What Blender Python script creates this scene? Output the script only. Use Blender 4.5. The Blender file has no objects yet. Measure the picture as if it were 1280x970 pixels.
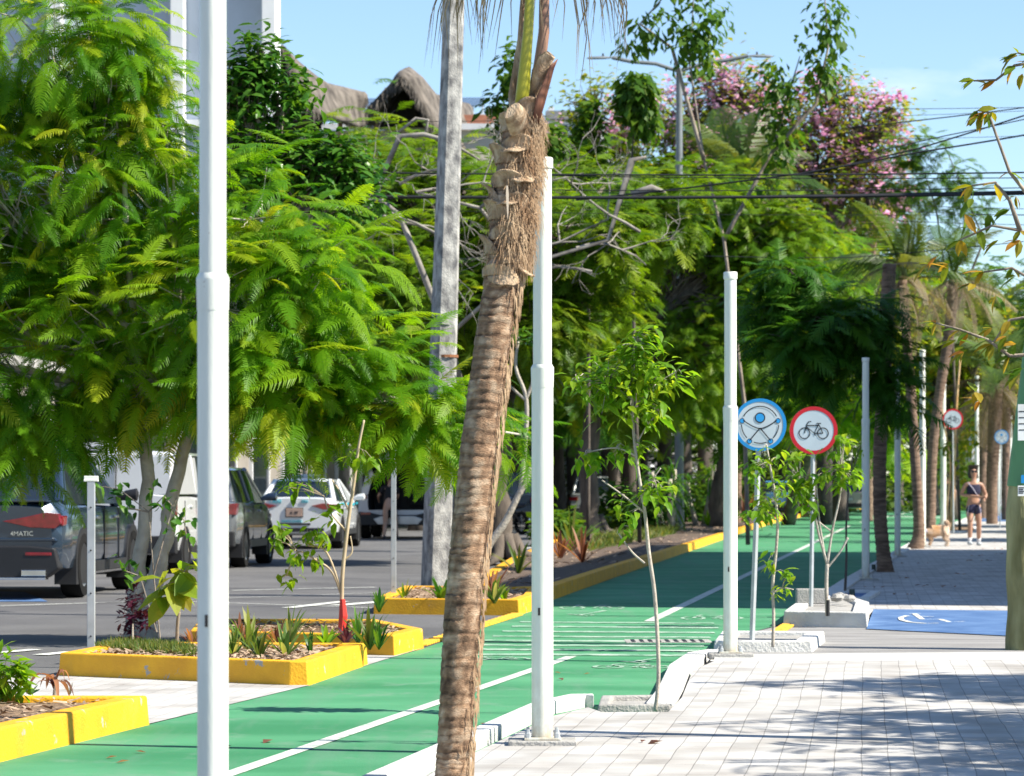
import bpy, math, random
import numpy as np
from mathutils import Vector, Matrix, noise
R = math.radians
PI = math.pi
rng = np.random.default_rng(7)
random.seed(7)
scene = bpy.context.scene
# ------------------------------------------------------------------ camera, light, exposure
FPX = 4000.0; CX = 640.0; HY = 611.0; CZ = 1.25
cam_d = bpy.data.cameras.new("camera"); cam = bpy.data.objects.new("camera", cam_d)
scene.collection.objects.link(cam)
cam.location = (0, 0, CZ); cam.rotation_euler = (R(90), 0, 0)
cam_d.sensor_width = 36.0; cam_d.lens = FPX / 1280 * 36.0
cam_d.shift_y = (HY - 485) / 1280
cam_d.clip_start = 0.1; cam_d.clip_end = 6000
cam_d.dof.use_dof = True; cam_d.dof.focus_distance = 17.5; cam_d.dof.aperture_fstop = 8.0
scene.camera = cam
SUN_EL = 44.0; SUN_AZ = 105.0      # azimuth clockwise from +Y
world = bpy.data.worlds.new("World"); scene.world = world; world.use_nodes = True
nt = world.node_tree; nt.nodes.clear()
sky = nt.nodes.new("ShaderNodeTexSky"); sky.sky_type = 'NISHITA'; sky.sun_disc = False
sky.sun_elevation = R(SUN_EL); sky.sun_rotation = R(SUN_AZ)
sky.air_density = 1.0; sky.dust_density = 0.15; sky.ozone_density = 3.6; sky.altitude = 900
bg = nt.nodes.new("ShaderNodeBackground"); bg.inputs[1].default_value = 0.095
wo = nt.nodes.new("ShaderNodeOutputWorld")
tc = nt.nodes.new("ShaderNodeTexCoord")
mp = nt.nodes.new("ShaderNodeMapping"); mp.inputs['Scale'].default_value = (9, 3, 26)
cn = nt.nodes.new("ShaderNodeTexNoise"); cn.inputs['Scale'].default_value = 1.3; cn.inputs['Detail'].default_value = 7
cr = nt.nodes.new("ShaderNodeValToRGB"); cr.color_ramp.elements[0].position = 0.60; cr.color_ramp.elements[1].position = 0.82
cr.color_ramp.elements[1].color = (.55, .55, .55, 1)
mx = nt.nodes.new("ShaderNodeMixRGB"); mx.inputs[2].default_value = (7.2, 7.4, 7.8, 1)
nt.links.new(tc.outputs['Generated'], mp.inputs[0]); nt.links.new(mp.outputs[0], cn.inputs['Vector'])
nt.links.new(cn.outputs['Fac'], cr.inputs[0]); nt.links.new(cr.outputs[0], mx.inputs[0])
nt.links.new(sky.outputs[0], mx.inputs[1]); nt.links.new(mx.outputs[0], bg.inputs[0])
nt.links.new(bg.outputs[0], wo.inputs[0])
sun_d = bpy.data.lights.new("sun", 'SUN'); sun = bpy.data.objects.new("sun", sun_d)
scene.collection.objects.link(sun)
sun_d.energy = 5.0; sun_d.angle = R(0.53); sun_d.color = (1.0, 0.93, 0.80)
sdir = Vector((math.sin(R(SUN_AZ)) * math.cos(R(SUN_EL)), math.cos(R(SUN_AZ)) * math.cos(R(SUN_EL)), math.sin(R(SUN_EL))))
sun.rotation_euler = sdir.to_track_quat('Z', 'Y').to_euler(); sun.location = (30, 0, 30)
vs = scene.view_settings
vs.view_transform = 'Standard'; vs.look = 'None'; vs.exposure = 1.08; vs.gamma = 1; vs.use_curve_mapping = False
scene.cycles.max_bounces = 6; scene.cycles.transparent_max_bounces = 8
scene.cycles.diffuse_bounces = 3; scene.cycles.glossy_bounces = 3; scene.cycles.transmission_bounces = 3

# ------------------------------------------------------------------ helpers
def W(px, py, D):
    "the point at distance D that the photograph shows at (px, py)"
    return Vector(((px - CX) * D / FPX, D, CZ - (py - HY) * D / FPX))
def G(px, py, z=0.0):
    "the point at height z that the photograph shows at (px, py)"
    D = FPX * (CZ - z) / (py - HY)
    return Vector(((px - CX) * D / FPX, D, z))
def gd(py): return FPX * CZ / (py - HY)

_m = {}
def node(t, ty, **kw):
    n = t.nodes.new(ty)
    for k, v in kw.items(): setattr(n, k, v)
    return n
def M(name, col, rough=.6, var=.15, scale=4.0, bump=0.0, bscale=40.0, metal=0.0, spec=.5, col2=None, stretch=(1, 1, 1), coat=0.0, detail=5):
    if name in _m: return _m[name]
    m = bpy.data.materials.new(name); m.use_nodes = True; t = m.node_tree
    b = t.nodes['Principled BSDF']
    b.inputs['Roughness'].default_value = rough; b.inputs['Metallic'].default_value = metal
    b.inputs['Specular IOR Level'].default_value = spec; b.inputs['Coat Weight'].default_value = coat
    tcn = node(t, "ShaderNodeTexCoord"); mpn = node(t, "ShaderNodeMapping"); mpn.inputs['Scale'].default_value = stretch
    t.links.new(tcn.outputs['Object'], mpn.inputs[0])
    nn = node(t, "ShaderNodeTexNoise"); nn.inputs['Scale'].default_value = scale; nn.inputs['Detail'].default_value = detail
    t.links.new(mpn.outputs[0], nn.inputs['Vector'])
    rp = node(t, "ShaderNodeValToRGB"); rp.color_ramp.elements[0].position = .32; rp.color_ramp.elements[1].position = .68
    c2 = col2 if col2 else tuple(min(1, c * (1 + var)) for c in col)
    c1 = col if col2 else tuple(c * (1 - var) for c in col)
    rp.color_ramp.elements[0].color = (*c1, 1); rp.color_ramp.elements[1].color = (*c2, 1)
    t.links.new(nn.outputs['Fac'], rp.inputs[0]); t.links.new(rp.outputs[0], b.inputs['Base Color'])
    if bump:
        n2 = node(t, "ShaderNodeTexNoise"); n2.inputs['Scale'].default_value = bscale; n2.inputs['Detail'].default_value = 4
        t.links.new(mpn.outputs[0], n2.inputs['Vector'])
        bn = node(t, "ShaderNodeBump"); bn.inputs['Strength'].default_value = bump; bn.inputs['Distance'].default_value = .02
        t.links.new(n2.outputs['Fac'], bn.inputs['Height']); t.links.new(bn.outputs[0], b.inputs['Normal'])
    _m[name] = m
    return m
def wear(m, scale, thr, col, soft=.03, stretch=(1, 1, 1), amount=1.0, low=None):
    "patches where the paint has gone, the dirt has settled or the concrete shows"
    t = m.node_tree; b = t.nodes['Principled BSDF']; src = b.inputs['Base Color'].links[0].from_socket
    tcn = node(t, "ShaderNodeTexCoord"); mpn = node(t, "ShaderNodeMapping"); mpn.inputs['Scale'].default_value = stretch; mpn.inputs['Location'].default_value = (scale, 3.1, 7.7)
    nn = node(t, "ShaderNodeTexNoise"); nn.inputs['Scale'].default_value = scale; nn.inputs['Detail'].default_value = 13; nn.inputs['Roughness'].default_value = .65
    t.links.new(tcn.outputs['Object'], mpn.inputs[0]); t.links.new(mpn.outputs[0], nn.inputs['Vector'])
    rp_ = node(t, "ShaderNodeValToRGB"); rp_.color_ramp.elements[0].position = thr; rp_.color_ramp.elements[1].position = thr + soft; rp_.color_ramp.elements[1].color = (amount,) * 3 + (1,)
    t.links.new(nn.outputs['Fac'], rp_.inputs[0]); f = rp_.outputs[0]
    if low:      # grime splashed up from the ground
        sx_ = node(t, "ShaderNodeSeparateXYZ"); t.links.new(tcn.outputs['Object'], sx_.inputs[0]); mr = node(t, "ShaderNodeMapRange"); mr.inputs['From Min'].default_value = low; mr.inputs['From Max'].default_value = 0
        mu = node(t, "ShaderNodeMath", operation='MULTIPLY'); t.links.new(sx_.outputs[2], mr.inputs[0]); t.links.new(mr.outputs[0], mu.inputs[0]); t.links.new(f, mu.inputs[1]); f = mu.outputs[0]
    mm = node(t, "ShaderNodeMixRGB"); mm.inputs[2].default_value = (*col, 1); t.links.new(f, mm.inputs[0]); t.links.new(src, mm.inputs[1]); t.links.new(mm.outputs[0], b.inputs['Base Color'])
def leafmat(name, cols, trans=.42, rough=.45, tcol=1.6, tint=(1.35, 1.2, .4)):
    "leaf colours spread by each leaf's own tone"
    if name in _m: return _m[name]
    m = bpy.data.materials.new(name); m.use_nodes = True; t = m.node_tree
    b = t.nodes['Principled BSDF']; out = t.nodes['Material Output']
    b.inputs['Roughness'].default_value = rough; b.inputs['Specular IOR Level'].default_value = .22
    at = node(t, "ShaderNodeAttribute", attribute_name="tone")
    rp = node(t, "ShaderNodeValToRGB"); e = rp.color_ramp.elements
    while len(e) < len(cols): e.new(.5)
    for i, c in enumerate(cols):
        e[i].position = i / (len(cols) - 1); e[i].color = (*c, 1)
    t.links.new(at.outputs['Fac'], rp.inputs[0]); t.links.new(rp.outputs[0], b.inputs['Base Color'])
    tr = node(t, "ShaderNodeBsdfTranslucent")
    mc = node(t, "ShaderNodeMixRGB", blend_type='MULTIPLY'); mc.inputs[0].default_value = 1
    mc.inputs[2].default_value = (tcol * tint[0], tcol * tint[1], tcol * tint[2], 1)
    t.links.new(rp.outputs[0], mc.inputs[1]); t.links.new(mc.outputs[0], tr.inputs[0])
    ms = node(t, "ShaderNodeMixShader"); ms.inputs[0].default_value = trans
    t.links.new(b.outputs[0], ms.inputs[1]); t.links.new(tr.outputs[0], ms.inputs[2]); t.links.new(ms.outputs[0], out.inputs[0])
    _m[name] = m
    return m

class MB:
    def __init__(s): s.v = []; s.f = []
    def add(s, vs_, fs):
        o = len(s.v); s.v += [tuple(v) for v in vs_]; s.f += [tuple(i + o for i in f) for f in fs]; return s
    def box(s, x0, x1, y0, y1, z0, z1, mat=None):
        vs_ = [Vector((x, y, z)) for z in (z0, z1) for y in (y0, y1) for x in (x0, x1)]
        if mat: vs_ = [mat @ v for v in vs_]
        return s.add(vs_, [(0, 2, 3, 1), (4, 5, 7, 6), (0, 1, 5, 4), (2, 6, 7, 3), (0, 4, 6, 2), (1, 3, 7, 5)])
    def tube(s, pts, rad, n=8, cap=True, squash=1.0):
        pts = [Vector(p) for p in pts]
        if not hasattr(rad, '__len__'): rad = [rad] * len(pts)
        rings = []; prev = None
        for i, p in enumerate(pts):
            a = pts[max(0, i - 1)]; b = pts[min(len(pts) - 1, i + 1)]
            d = (b - a).normalized() if (b - a).length > 1e-9 else Vector((0, 0, 1))
            if prev is None: prev = d.orthogonal().normalized() if abs(d.z) < .99 else Vector((1, 0, 0))
            u = (prev - d * prev.dot(d)).normalized(); prev = u; w = d.cross(u)
            rings.append([p + (u * math.cos(2 * PI * k / n) + w * math.sin(2 * PI * k / n) * squash) * rad[i] for k in range(n)])
        vs_ = [v for r_ in rings for v in r_]
        fs = [(i * n + k, i * n + (k + 1) % n, (i + 1) * n + (k + 1) % n, (i + 1) * n + k) for i in range(len(pts) - 1) for k in range(n)]
        if cap: fs += [tuple(range(n))[::-1], tuple((len(pts) - 1) * n + k for k in range(n))]
        return s.add(vs_, fs)
    def poly(s, pts, z0, z1):
        "upright prism over a 2D outline"
        n = len(pts)
        ar = sum(pts[i][0] * pts[(i + 1) % n][1] - pts[(i + 1) % n][0] * pts[i][1] for i in range(n))
        if ar < 0: pts = pts[::-1]
        vs_ = [(p[0], p[1], z0) for p in pts] + [(p[0], p[1], z1) for p in pts]
        return s.add(vs_, [tuple(range(n))[::-1], tuple(range(n, 2 * n))] + [(i, (i + 1) % n, n + (i + 1) % n, n + i) for i in range(n)])
    def sheet(s, pts, z=None):
        return s.add([(p[0], p[1], p[2] if z is None else z) for p in pts], [tuple(range(len(pts)))])
    def lathe(s, prof, n=24, M_=None):
        vs_ = []; m = len(prof)
        for k in range(n):
            a = 2 * PI * k / n
            for r_, z in prof:
                v = Vector((r_ * math.cos(a), r_ * math.sin(a), z)); vs_.append(M_ @ v if M_ else v)
        fs = [(k * m + i, ((k + 1) % n) * m + i, ((k + 1) % n) * m + i + 1, k * m + i + 1) for k in range(n) for i in range(m - 1)]
        return s.add(vs_, fs)
    def blade(s, base, d, up, L, w, bend=.5, n=4, fold=.0, shape='strap'):
        base = Vector(base); d = Vector(d).normalized(); up = Vector(up)
        side = d.cross(up); side = side.normalized() if side.length > 1e-5 else Vector((1, 0, 0))
        vs_ = []
        for i in range(n + 1):
            t = i / n
            p = base + d * L * t * (1 - bend * .25 * t) + Vector((0, 0, -1)) * (bend * L * t * t * .6)
            ww = w * (math.sin(PI * min(1, .12 + t * .88)) ** .7 if shape == 'oval' else (1 - t ** 2.5) * (.55 + .45 * min(1, t * 4)))
            ww = max(ww, w * .03)
            vs_ += [p - side * ww / 2, p + Vector((0, 0, -fold * ww)), p + side * ww / 2]
        fs = []
        for i in range(n):
            a = i * 3; fs += [(a, a + 1, a + 4, a + 3), (a + 1, a + 2, a + 5, a + 4)]
        return s.add(vs_, fs)
    def ribbon(s, pts, w, nrm, closed=False):
        pts = [Vector(p) for p in pts]; n = len(pts); nrm = Vector(nrm); vs_ = []
        for i in range(n):
            a = pts[(i - 1) % n] if closed or i else pts[i]; b = pts[(i + 1) % n] if closed or i < n - 1 else pts[i]
            sd = (b - a).cross(nrm).normalized() * w / 2
            vs_ += [pts[i] - sd, pts[i] + sd]
        m = n if closed else n - 1
        return s.add(vs_, [(2 * i, 2 * i + 1, 2 * ((i + 1) % n) + 1, 2 * ((i + 1) % n)) for i in range(m)])

def link(o): scene.collection.objects.link(o); return o
def tag(o, label, cat, group=None):
    o['label'] = label; o['category'] = cat
    if group: o['group'] = group
    return o
def thing(name, label, cat, loc=(0, 0, 0), rz=0.0, group=None):
    o = link(bpy.data.objects.new(name, None)); o.location = loc; o.rotation_euler = (0, 0, rz); o.empty_display_size = .2
    return tag(o, label, cat, group)
def obj(name, mb, mat, parent=None, off=None, smooth=False, label=None, sub=0, bevel=0, solid=0, autos=None):
    me = bpy.data.meshes.new(name)
    v = mb.v
    if off is not None: v = [(a[0] - off[0], a[1] - off[1], a[2] - off[2]) for a in v]
    me.from_pydata(v, [], mb.f); me.update()
    for m in (mat if isinstance(mat, (list, tuple)) else [mat]): me.materials.append(m)
    o = link(bpy.data.objects.new(name, me))
    if parent: o.parent = parent
    if off is not None and parent is None: o.location = off
    if smooth or sub:
        me.polygons.foreach_set('use_smooth', [True] * len(me.polygons))
    if solid:
        md = o.modifiers.new('s', 'SOLIDIFY'); md.thickness = solid; md.offset = 0
    if bevel:
        md = o.modifiers.new('b', 'BEVEL'); md.width = bevel; md.segments = 2; md.limit_method = 'ANGLE'
    if sub:
        md = o.modifiers.new('u', 'SUBSURF'); md.levels = sub; md.render_levels = sub
    if autos:
        me.polygons.foreach_set('use_smooth', [True] * len(me.polygons)); me.set_sharp_from_angle(angle=R(autos))
    if label: o['label'] = label
    return o
def struct(name, mb, mat, **k):
    o = obj(name, mb, mat, **k); o['kind'] = 'structure'; return o
def solo(name, mb, mat, label, cat, base, group=None, **k):
    return tag(obj(name, mb, mat, off=Vector(base), **k), label, cat, group)
def textmesh(name, body, size, mat, parent, matrix, ext=.002):
    cu = bpy.data.curves.new(name, 'FONT'); cu.body = body; cu.size = size; cu.extrude = ext; cu.align_x = 'CENTER'; cu.align_y = 'CENTER'
    cu.resolution_u = 2
    t = bpy.data.objects.new(name, cu); scene.collection.objects.link(t)
    bpy.context.view_layer.update()
    me = bpy.data.meshes.new_from_object(t.evaluated_get(bpy.context.evaluated_depsgraph_get()))
    bpy.data.objects.remove(t); me.transform(matrix); me.materials.clear(); me.materials.append(mat); me.name = name
    o = link(bpy.data.objects.new(name, me)); o.parent = parent
    return o

# -------- leaf templates: (verts, quads); x forward, y side, z normal
def tq(): return [], []
def quad(T, a, b, c, d):
    o = len(T[0]); T[0].extend([a, b, c, d]); T[1].append((o, o + 1, o + 2, o + 3))
def bipinnate(pairs, droop=.35, seg=2, pl=.30, seed=0, fill=.62):
    r_ = random.Random(seed); T = tq()
    def P(t): return Vector((t * (1 - .18 * droop * t), .05 * math.sin(t * 2 + seed), -droop * t * t * .8 + .06 * t))
    n = 5
    for i in range(n):
        a = P(i / n); b = P((i + 1) / n); w = .008
        quad(T, a + Vector((0, -w, .002)), a + Vector((0, w, .002)), b + Vector((0, w, .002)), b + Vector((0, -w, .002)))
    w = fill / pairs
    for i in range(pairs):
        t = .14 + .84 * i / (pairs - 1); p = P(t); fw = (P(min(1, t + .03)) - P(t - .03)).normalized()
        L = pl * (.55 + .45 * math.sin(PI * min(1, t * .95 + .12))) * (1 if t < .75 else 1 - (t - .75) * 2.1)
        for sgn in (-1, 1):
            l = L * r_.uniform(.85, 1.12); an = r_.uniform(.42, .62); dr = r_.uniform(.12, .5)
            dirv = fw * an + Vector((0, sgn, 0)) * math.sqrt(1 - an * an)
            pts = [p, p + dirv * l * .55 + Vector((0, 0, .02 * l)), p + dirv * l + Vector((0, 0, -dr * l * .75)) + fw * .12 * l]
            if seg == 1: pts = [pts[0], pts[2]]
            for k in range(len(pts) - 1):
                w0 = w * (1 if k == 0 else .95) / 2; w1 = w * (.95 if k < len(pts) - 2 else .25) / 2
                quad(T, pts[k] - fw * w0, pts[k] + fw * w0, pts[k + 1] + fw * w1, pts[k + 1] - fw * w1)
    return T
def broadleaf(wd=.42, curl=.25):
    T = tq()
    xs = [0, .3, .65, 1.0]; ws = [.03, .9, .85, .04]
    for i in range(3):
        z0 = -curl * xs[i] ** 2; z1 = -curl * xs[i + 1] ** 2
        for s_ in (-1, 1):
            a = Vector((xs[i], 0, z0)); b = Vector((xs[i + 1], 0, z1))
            c = Vector((xs[i + 1], s_ * wd / 2 * ws[i + 1], z1 + .10 * wd * ws[i + 1])); d = Vector((xs[i], s_ * wd / 2 * ws[i], z0 + .10 * wd * ws[i]))
            quad(T, a, b, c, d)
    return T
def simpleleaf(wd=.5):
    T = tq(); quad(T, Vector((0, 0, 0)), Vector((.5, -wd / 2, .04)), Vector((1, 0, -.15)), Vector((.5, wd / 2, .04))); return T
def compound(n=6, wd=.12, ll=.33, droop=.4):
    "once-pinnate leaf of oval leaflets"
    T = tq()
    for i in range(n):
        t = .2 + .8 * i / (n - 1); p = Vector((t, 0, -droop * t * t))
        for s_ in (-1, 1):
            d = Vector((.55, s_ * .8, -.35)).normalized(); q = Vector((-d.y, d.x, 0)) * wd / 2
            quad(T, p, p + d * ll * .5 - q, p + d * ll, p + d * ll * .5 + q)
    quad(T, Vector((0, -.008, 0)), Vector((0, .008, 0)), Vector((1, .008, -droop)), Vector((1, -.008, -droop)))
    return T
def palmfrond(n=34, droop=.55, ll=.34, hang=.7, seed=0, w=.016):
    r_ = random.Random(seed); T = tq()
    def P(t): return Vector((t * (1 - .3 * droop * t), 0, .22 * t - droop * t * t))
    for i in range(8):
        a = P(i / 8); b = P((i + 1) / 8); wa = .016 * (1 - i / 9); wb = .016 * (1 - (i + 1) / 9)
        quad(T, a + Vector((0, -wa, 0)), a + Vector((0, wa, 0)), b + Vector((0, wb, 0)), b + Vector((0, -wb, 0)))
        quad(T, a + Vector((0, 0, -wa)), a + Vector((0, 0, wa)), b + Vector((0, 0, wb)), b + Vector((0, 0, -wb)))
    for i in range(n):
        t = .16 + .83 * i / (n - 1); p = P(t); fw = (P(min(1, t + .03)) - P(t - .03)).normalized()
        L = ll * math.sin(PI * (.18 + .72 * t)) ** .8
        for s_ in (-1, 1):
            l = L * r_.uniform(.8, 1.1); h = hang * r_.uniform(.6, 1.3)
            d1 = (fw * .5 + Vector((0, s_ * .8, .15))).normalized(); d2 = (fw * .3 + Vector((0, s_ * .5, -h * 1.6))).normalized()
            a = p; b = p + d1 * l * .45; c = b + d2 * l * .55; q = fw * w / 2
            quad(T, a - q, a + q, b + q, b - q); quad(T, b - q, b + q, c + q * .2, c - q * .2)
    return T

def leafobj(name, batches, mat, parent, off, label=None):
    "batches: list of (template, pos, fwd, up, scale, tone) as arrays"
    VV = []; FF = []; TT = []; o = 0
    for T, pos, fwd, up, sc, tone in batches:
        if len(pos) == 0: continue
        V = np.array([tuple(v) for v in T[0]], float); Fq = np.array(T[1], int)
        pos = np.asarray(pos, float); fwd = np.asarray(fwd, float); up = np.asarray(up, float)
        fwd /= np.linalg.norm(fwd, axis=1)[:, None] + 1e-9
        nz = up - (up * fwd).sum(1)[:, None] * fwd; nz /= np.linalg.norm(nz, axis=1)[:, None] + 1e-9
        sd = np.cross(nz, fwd); sc = np.asarray(sc, float)
        vv = pos[:, None, :] + sc[:, None, None] * (V[None, :, 0:1] * fwd[:, None, :] + V[None, :, 1:2] * sd[:, None, :] + V[None, :, 2:3] * nz[:, None, :])
        n, k = vv.shape[:2]
        VV.append(vv.reshape(-1, 3)); FF.append((Fq[None] + (np.arange(n) * k)[:, None, None] + o).reshape(-1, 4)); TT.append(np.repeat(np.asarray(tone, float), k)); o += n * k
    VV = np.concatenate(VV) - np.array(off, float); FF = np.concatenate(FF); TT = np.concatenate(TT)
    me = bpy.data.meshes.new(name)
    me.vertices.add(len(VV)); me.vertices.foreach_set('co', VV.astype(np.float32).ravel())
    me.loops.add(FF.size); me.loops.foreach_set('vertex_index', FF.astype(np.int32).ravel())
    me.polygons.add(len(FF)); me.polygons.foreach_set('loop_start', (np.arange(len(FF)) * 4).astype(np.int32))
    me.update(calc_edges=True)
    a = me.attributes.new('tone', 'FLOAT', 'POINT'); a.data.foreach_set('value', TT.astype(np.float32))
    me.polygons.foreach_set('use_smooth', [True] * len(me.polygons))
    me.materials.append(mat)
    ob = link(bpy.data.objects.new(name, me))
    if parent: ob.parent = parent
    else: ob.location = off
    if label: ob['label'] = label
    return ob

def lobe(px, py, D, rx, ry, w=None, dm=None):
    "a crown lobe seen at (px,py) with half sizes rx, ry in photo pixels"
    c = W(px, py, D); s_ = D / FPX
    r_ = np.array([rx * s_, dm if dm else (rx + ry) / 2 * s_, ry * s_])
    return (np.array(c), r_, w if w else (r_[0] * r_[2]))
def clusters(lobes, n, inner=.45, gap=.0, gs=1.0, seed=0):
    g = np.random.default_rng(seed); ws = np.array([l[2] for l in lobes]); ws = ws / ws.sum()
    P = []; O = []; L = []
    while len(P) < n:
        i = g.choice(len(lobes), p=ws); c, r_, _ = lobes[i]
        d = g.normal(size=3); d /= np.linalg.norm(d)
        u = inner + (1 - inner) * g.random() ** .5
        p = c + d * r_ * u * g.uniform(.9, 1.08)
        if gap and noise.noise(Vector(p * gs)) < gap - .5: continue
        P.append(p); O.append(d); L.append(i)
    return np.array(P), np.array(O), L
def crown_batches(P, O, per, templates, size, spread=.8, droop=.35, outw=.7, jit=.1, seed=0, tbias=0.0, szvar=.25):
    g = np.random.default_rng(seed); n = len(P) * per
    p = np.repeat(P, per, axis=0) + g.normal(size=(n, 3)) * jit; o = np.repeat(O, per, axis=0)
    ctone = np.repeat(g.random(len(P)), per)
    az = g.random(n) * 2 * PI
    d = o * outw + np.stack([np.cos(az), np.sin(az), g.normal(size=n) * .25], 1) * spread; d[:, 2] -= droop
    up = np.stack([g.normal(size=n) * .25, g.normal(size=n) * .25, np.ones(n)], 1) + o * .45
    sc = size * (1 + g.normal(size=n) * szvar).clip(.45, 1.6); tone = np.clip(ctone * .55 + g.random(n) * .45 + tbias, 0, 1)
    k = g.integers(0, len(templates), n)
    return [(templates[j], p[k == j], d[k == j], up[k == j], sc[k == j], tone[k == j]) for j in range(len(templates))]
def limbs(mb, start, r0, lobes, P, L, seed=0, twig=.006, every=1, n0=7):
    g = random.Random(seed); s_ = Vector(start)
    cs = []
    for c, r_, w in lobes:
        c = Vector(c); a = s_.lerp(c, .5) + Vector((g.uniform(-.1, .1), g.uniform(-.1, .1), .12 * (c - s_).length))
        pts = []
        for k in range(7):
            t = k / 6; q = s_.lerp(a, t).lerp(a.lerp(c, t), t)
            pts.append(q + Vector((g.uniform(-1, 1), g.uniform(-1, 1), g.uniform(-1, 1))) * .02 * (c - s_).length * (0 if k == 0 else 1))
        mb.tube(pts, [r0 * (1 - .75 * k / 6) for k in range(7)], n0); cs.append(pts)
    for i in range(0, len(P), every):
        p = Vector(P[i]); pts = cs[L[i]]; q = pts[g.choice([3, 4, 5, 6, 6])]
        m_ = q.lerp(p, .5) + Vector((g.uniform(-1, 1), g.uniform(-1, 1), g.uniform(-.2, 1))) * .12 * (p - q).length
        mb.tube([q, m_, p], [twig * 2.4, twig * 1.6, twig * .6], 4, cap=False)

# ------------------------------------------------------------------ materials
def paver_mat():
    m = bpy.data.materials.new("pavers"); m.use_nodes = True; t = m.node_tree; b = t.nodes['Principled BSDF']
    tcn = node(t, "ShaderNodeTexCoord"); mpn = node(t, "ShaderNodeMapping"); mpn.inputs['Rotation'].default_value = (0, 0, R(90 + 6.3))
    t.links.new(tcn.outputs['Object'], mpn.inputs[0])
    nz = node(t, "ShaderNodeTexNoise"); nz.inputs['Scale'].default_value = .9
    vm = node(t, "ShaderNodeVectorMath", operation='MULTIPLY_ADD'); vm.inputs[1].default_value = (.035, .035, 0)
    t.links.new(mpn.outputs[0], nz.inputs['Vector']); t.links.new(nz.outputs['Color'], vm.inputs[0]); t.links.new(mpn.outputs[0], vm.inputs[2])
    br = node(t, "ShaderNodeTexBrick"); br.offset = 0; br.inputs['Scale'].default_value = 1
    br.inputs['Brick Width'].default_value = .24; br.inputs['Row Height'].default_value = .12; br.inputs['Mortar Size'].default_value = .0031
    br.inputs['Mortar Smooth'].default_value = .3; br.inputs['Bias'].default_value = 0
    br.inputs['Color1'].default_value = (.41, .405, .395, 1); br.inputs['Color2'].default_value = (.53, .52, .505, 1); br.inputs['Mortar'].default_value = (.27, .265, .255, 1)
    t.links.new(vm.outputs[0], br.inputs['Vector'])
    n2 = node(t, "ShaderNodeTexNoise"); n2.inputs['Scale'].default_value = 2.2; n2.inputs['Detail'].default_value = 8
    t.links.new(tcn.outputs['Object'], n2.inputs['Vector'])
    rp = node(t, "ShaderNodeValToRGB"); rp.color_ramp.elements[0].position = .3; rp.color_ramp.elements[1].position = .62
    rp.color_ramp.elements[0].color = (.66, .63, .60, 1); rp.color_ramp.elements[1].color = (1, 1, 1, 1); t.links.new(n2.outputs['Fac'], rp.inputs[0])
    mm = node(t, "ShaderNodeMixRGB", blend_type='MULTIPLY'); mm.inputs[0].default_value = 1
    t.links.new(br.outputs[0], mm.inputs[1]); t.links.new(rp.outputs[0], mm.inputs[2]); t.links.new(mm.outputs[0], b.inputs['Base Color'])
    b.inputs['Roughness'].default_value = .85
    bn = node(t, "ShaderNodeBump"); bn.inputs['Strength'].default_value = .5; bn.inputs['Distance'].default_value = .004; bn.invert = True
    t.links.new(br.outputs['Fac'], bn.inputs['Height']); t.links.new(bn.outputs[0], b.inputs['Normal'])
    return m
PAVER = paver_mat()
ASPH = M('asphalt', (.085, .085, .09), .9, col2=(.135, .135, .138), scale=.7, bump=.5, bscale=220, detail=12)
GREEN = M('green_paint', (.022, .18, .070), .8, col2=(.075, .29, .14), scale=.9, bump=.3, bscale=160, stretch=(.5, 1.3, 1), detail=14)
WORN = M('worn_marking', (.16, .33, .22), .75, col2=(.46, .56, .47), scale=5, bump=.2, bscale=150, detail=14)
WHITEMK = M('road_marking', (.62, .64, .60), .75, var=.16, scale=9, bump=.2, bscale=150, detail=10)
YEL = M('yellow_paint', (.66, .31, .008), .65, col2=(.82, .42, .010), scale=5, bump=.25, bscale=60, detail=9)
YELMK = M('yellow_marking', (.74, .42, .03), .7, var=.3, scale=25)
WKERB = M('white_kerb', (.50, .50, .48), .85, col2=(.66, .66, .64), scale=5, bump=.5, bscale=50)
CONC = M('concrete', (.27, .265, .25), .9, col2=(.40, .39, .37), scale=4, bump=.6, bscale=60)
wear(YEL, 9, .625, (.36, .34, .30)); wear(YEL, 2.2, .56, (.42, .26, .06), .2, amount=.6); wear(GREEN, 2.6, .55, (.17, .27, .20), .16, (1, .7, 1), .6); wear(GREEN, 1.3, .50, (.10, .22, .14), .2, (3, .22, 1), .6); wear(GREEN, 14, .67, (.13, .15, .13), .04, amount=.8)
wear(WORN, 6, .50, (.055, .22, .11), .08, (1, 1.5, 1)); wear(WHITEMK, 5, .60, (.14, .14, .14), .06); wear(WKERB, 7, .62, (.33, .32, .29), .08, amount=.8)
BLUEP = M('blue_paint', (.035, .10, .25), .9, col2=(.09, .18, .36), scale=3, bump=.2, detail=10)
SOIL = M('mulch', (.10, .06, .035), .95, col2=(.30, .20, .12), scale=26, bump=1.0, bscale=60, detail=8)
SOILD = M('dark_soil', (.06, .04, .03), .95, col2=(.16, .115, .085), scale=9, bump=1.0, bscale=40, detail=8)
POLE = M('pole_paint', (.66, .70, .62), .38, col2=(.80, .82, .75), scale=4, bump=.06, stretch=(5, 5, .6), detail=12)
wear(POLE, 9, .34, (.34, .25, .16), .2, (1, 1, .5), .85, low=.35); wear(POLE, 30, .70, (.42, .34, .26), .02)
STEEL = M('galvanised_steel', (.42, .45, .47), .45, var=.12, scale=8, metal=.3)
BARK = M('grey_bark', (.16, .13, .10), .9, col2=(.34, .29, .23), scale=7, bump=1, bscale=22, stretch=(1, 1, .4))
DBARK = M('dark_bark', (.055, .045, .038), .95, col2=(.14, .115, .095), scale=5, bump=1, bscale=18, stretch=(1, 1, .35))
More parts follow.
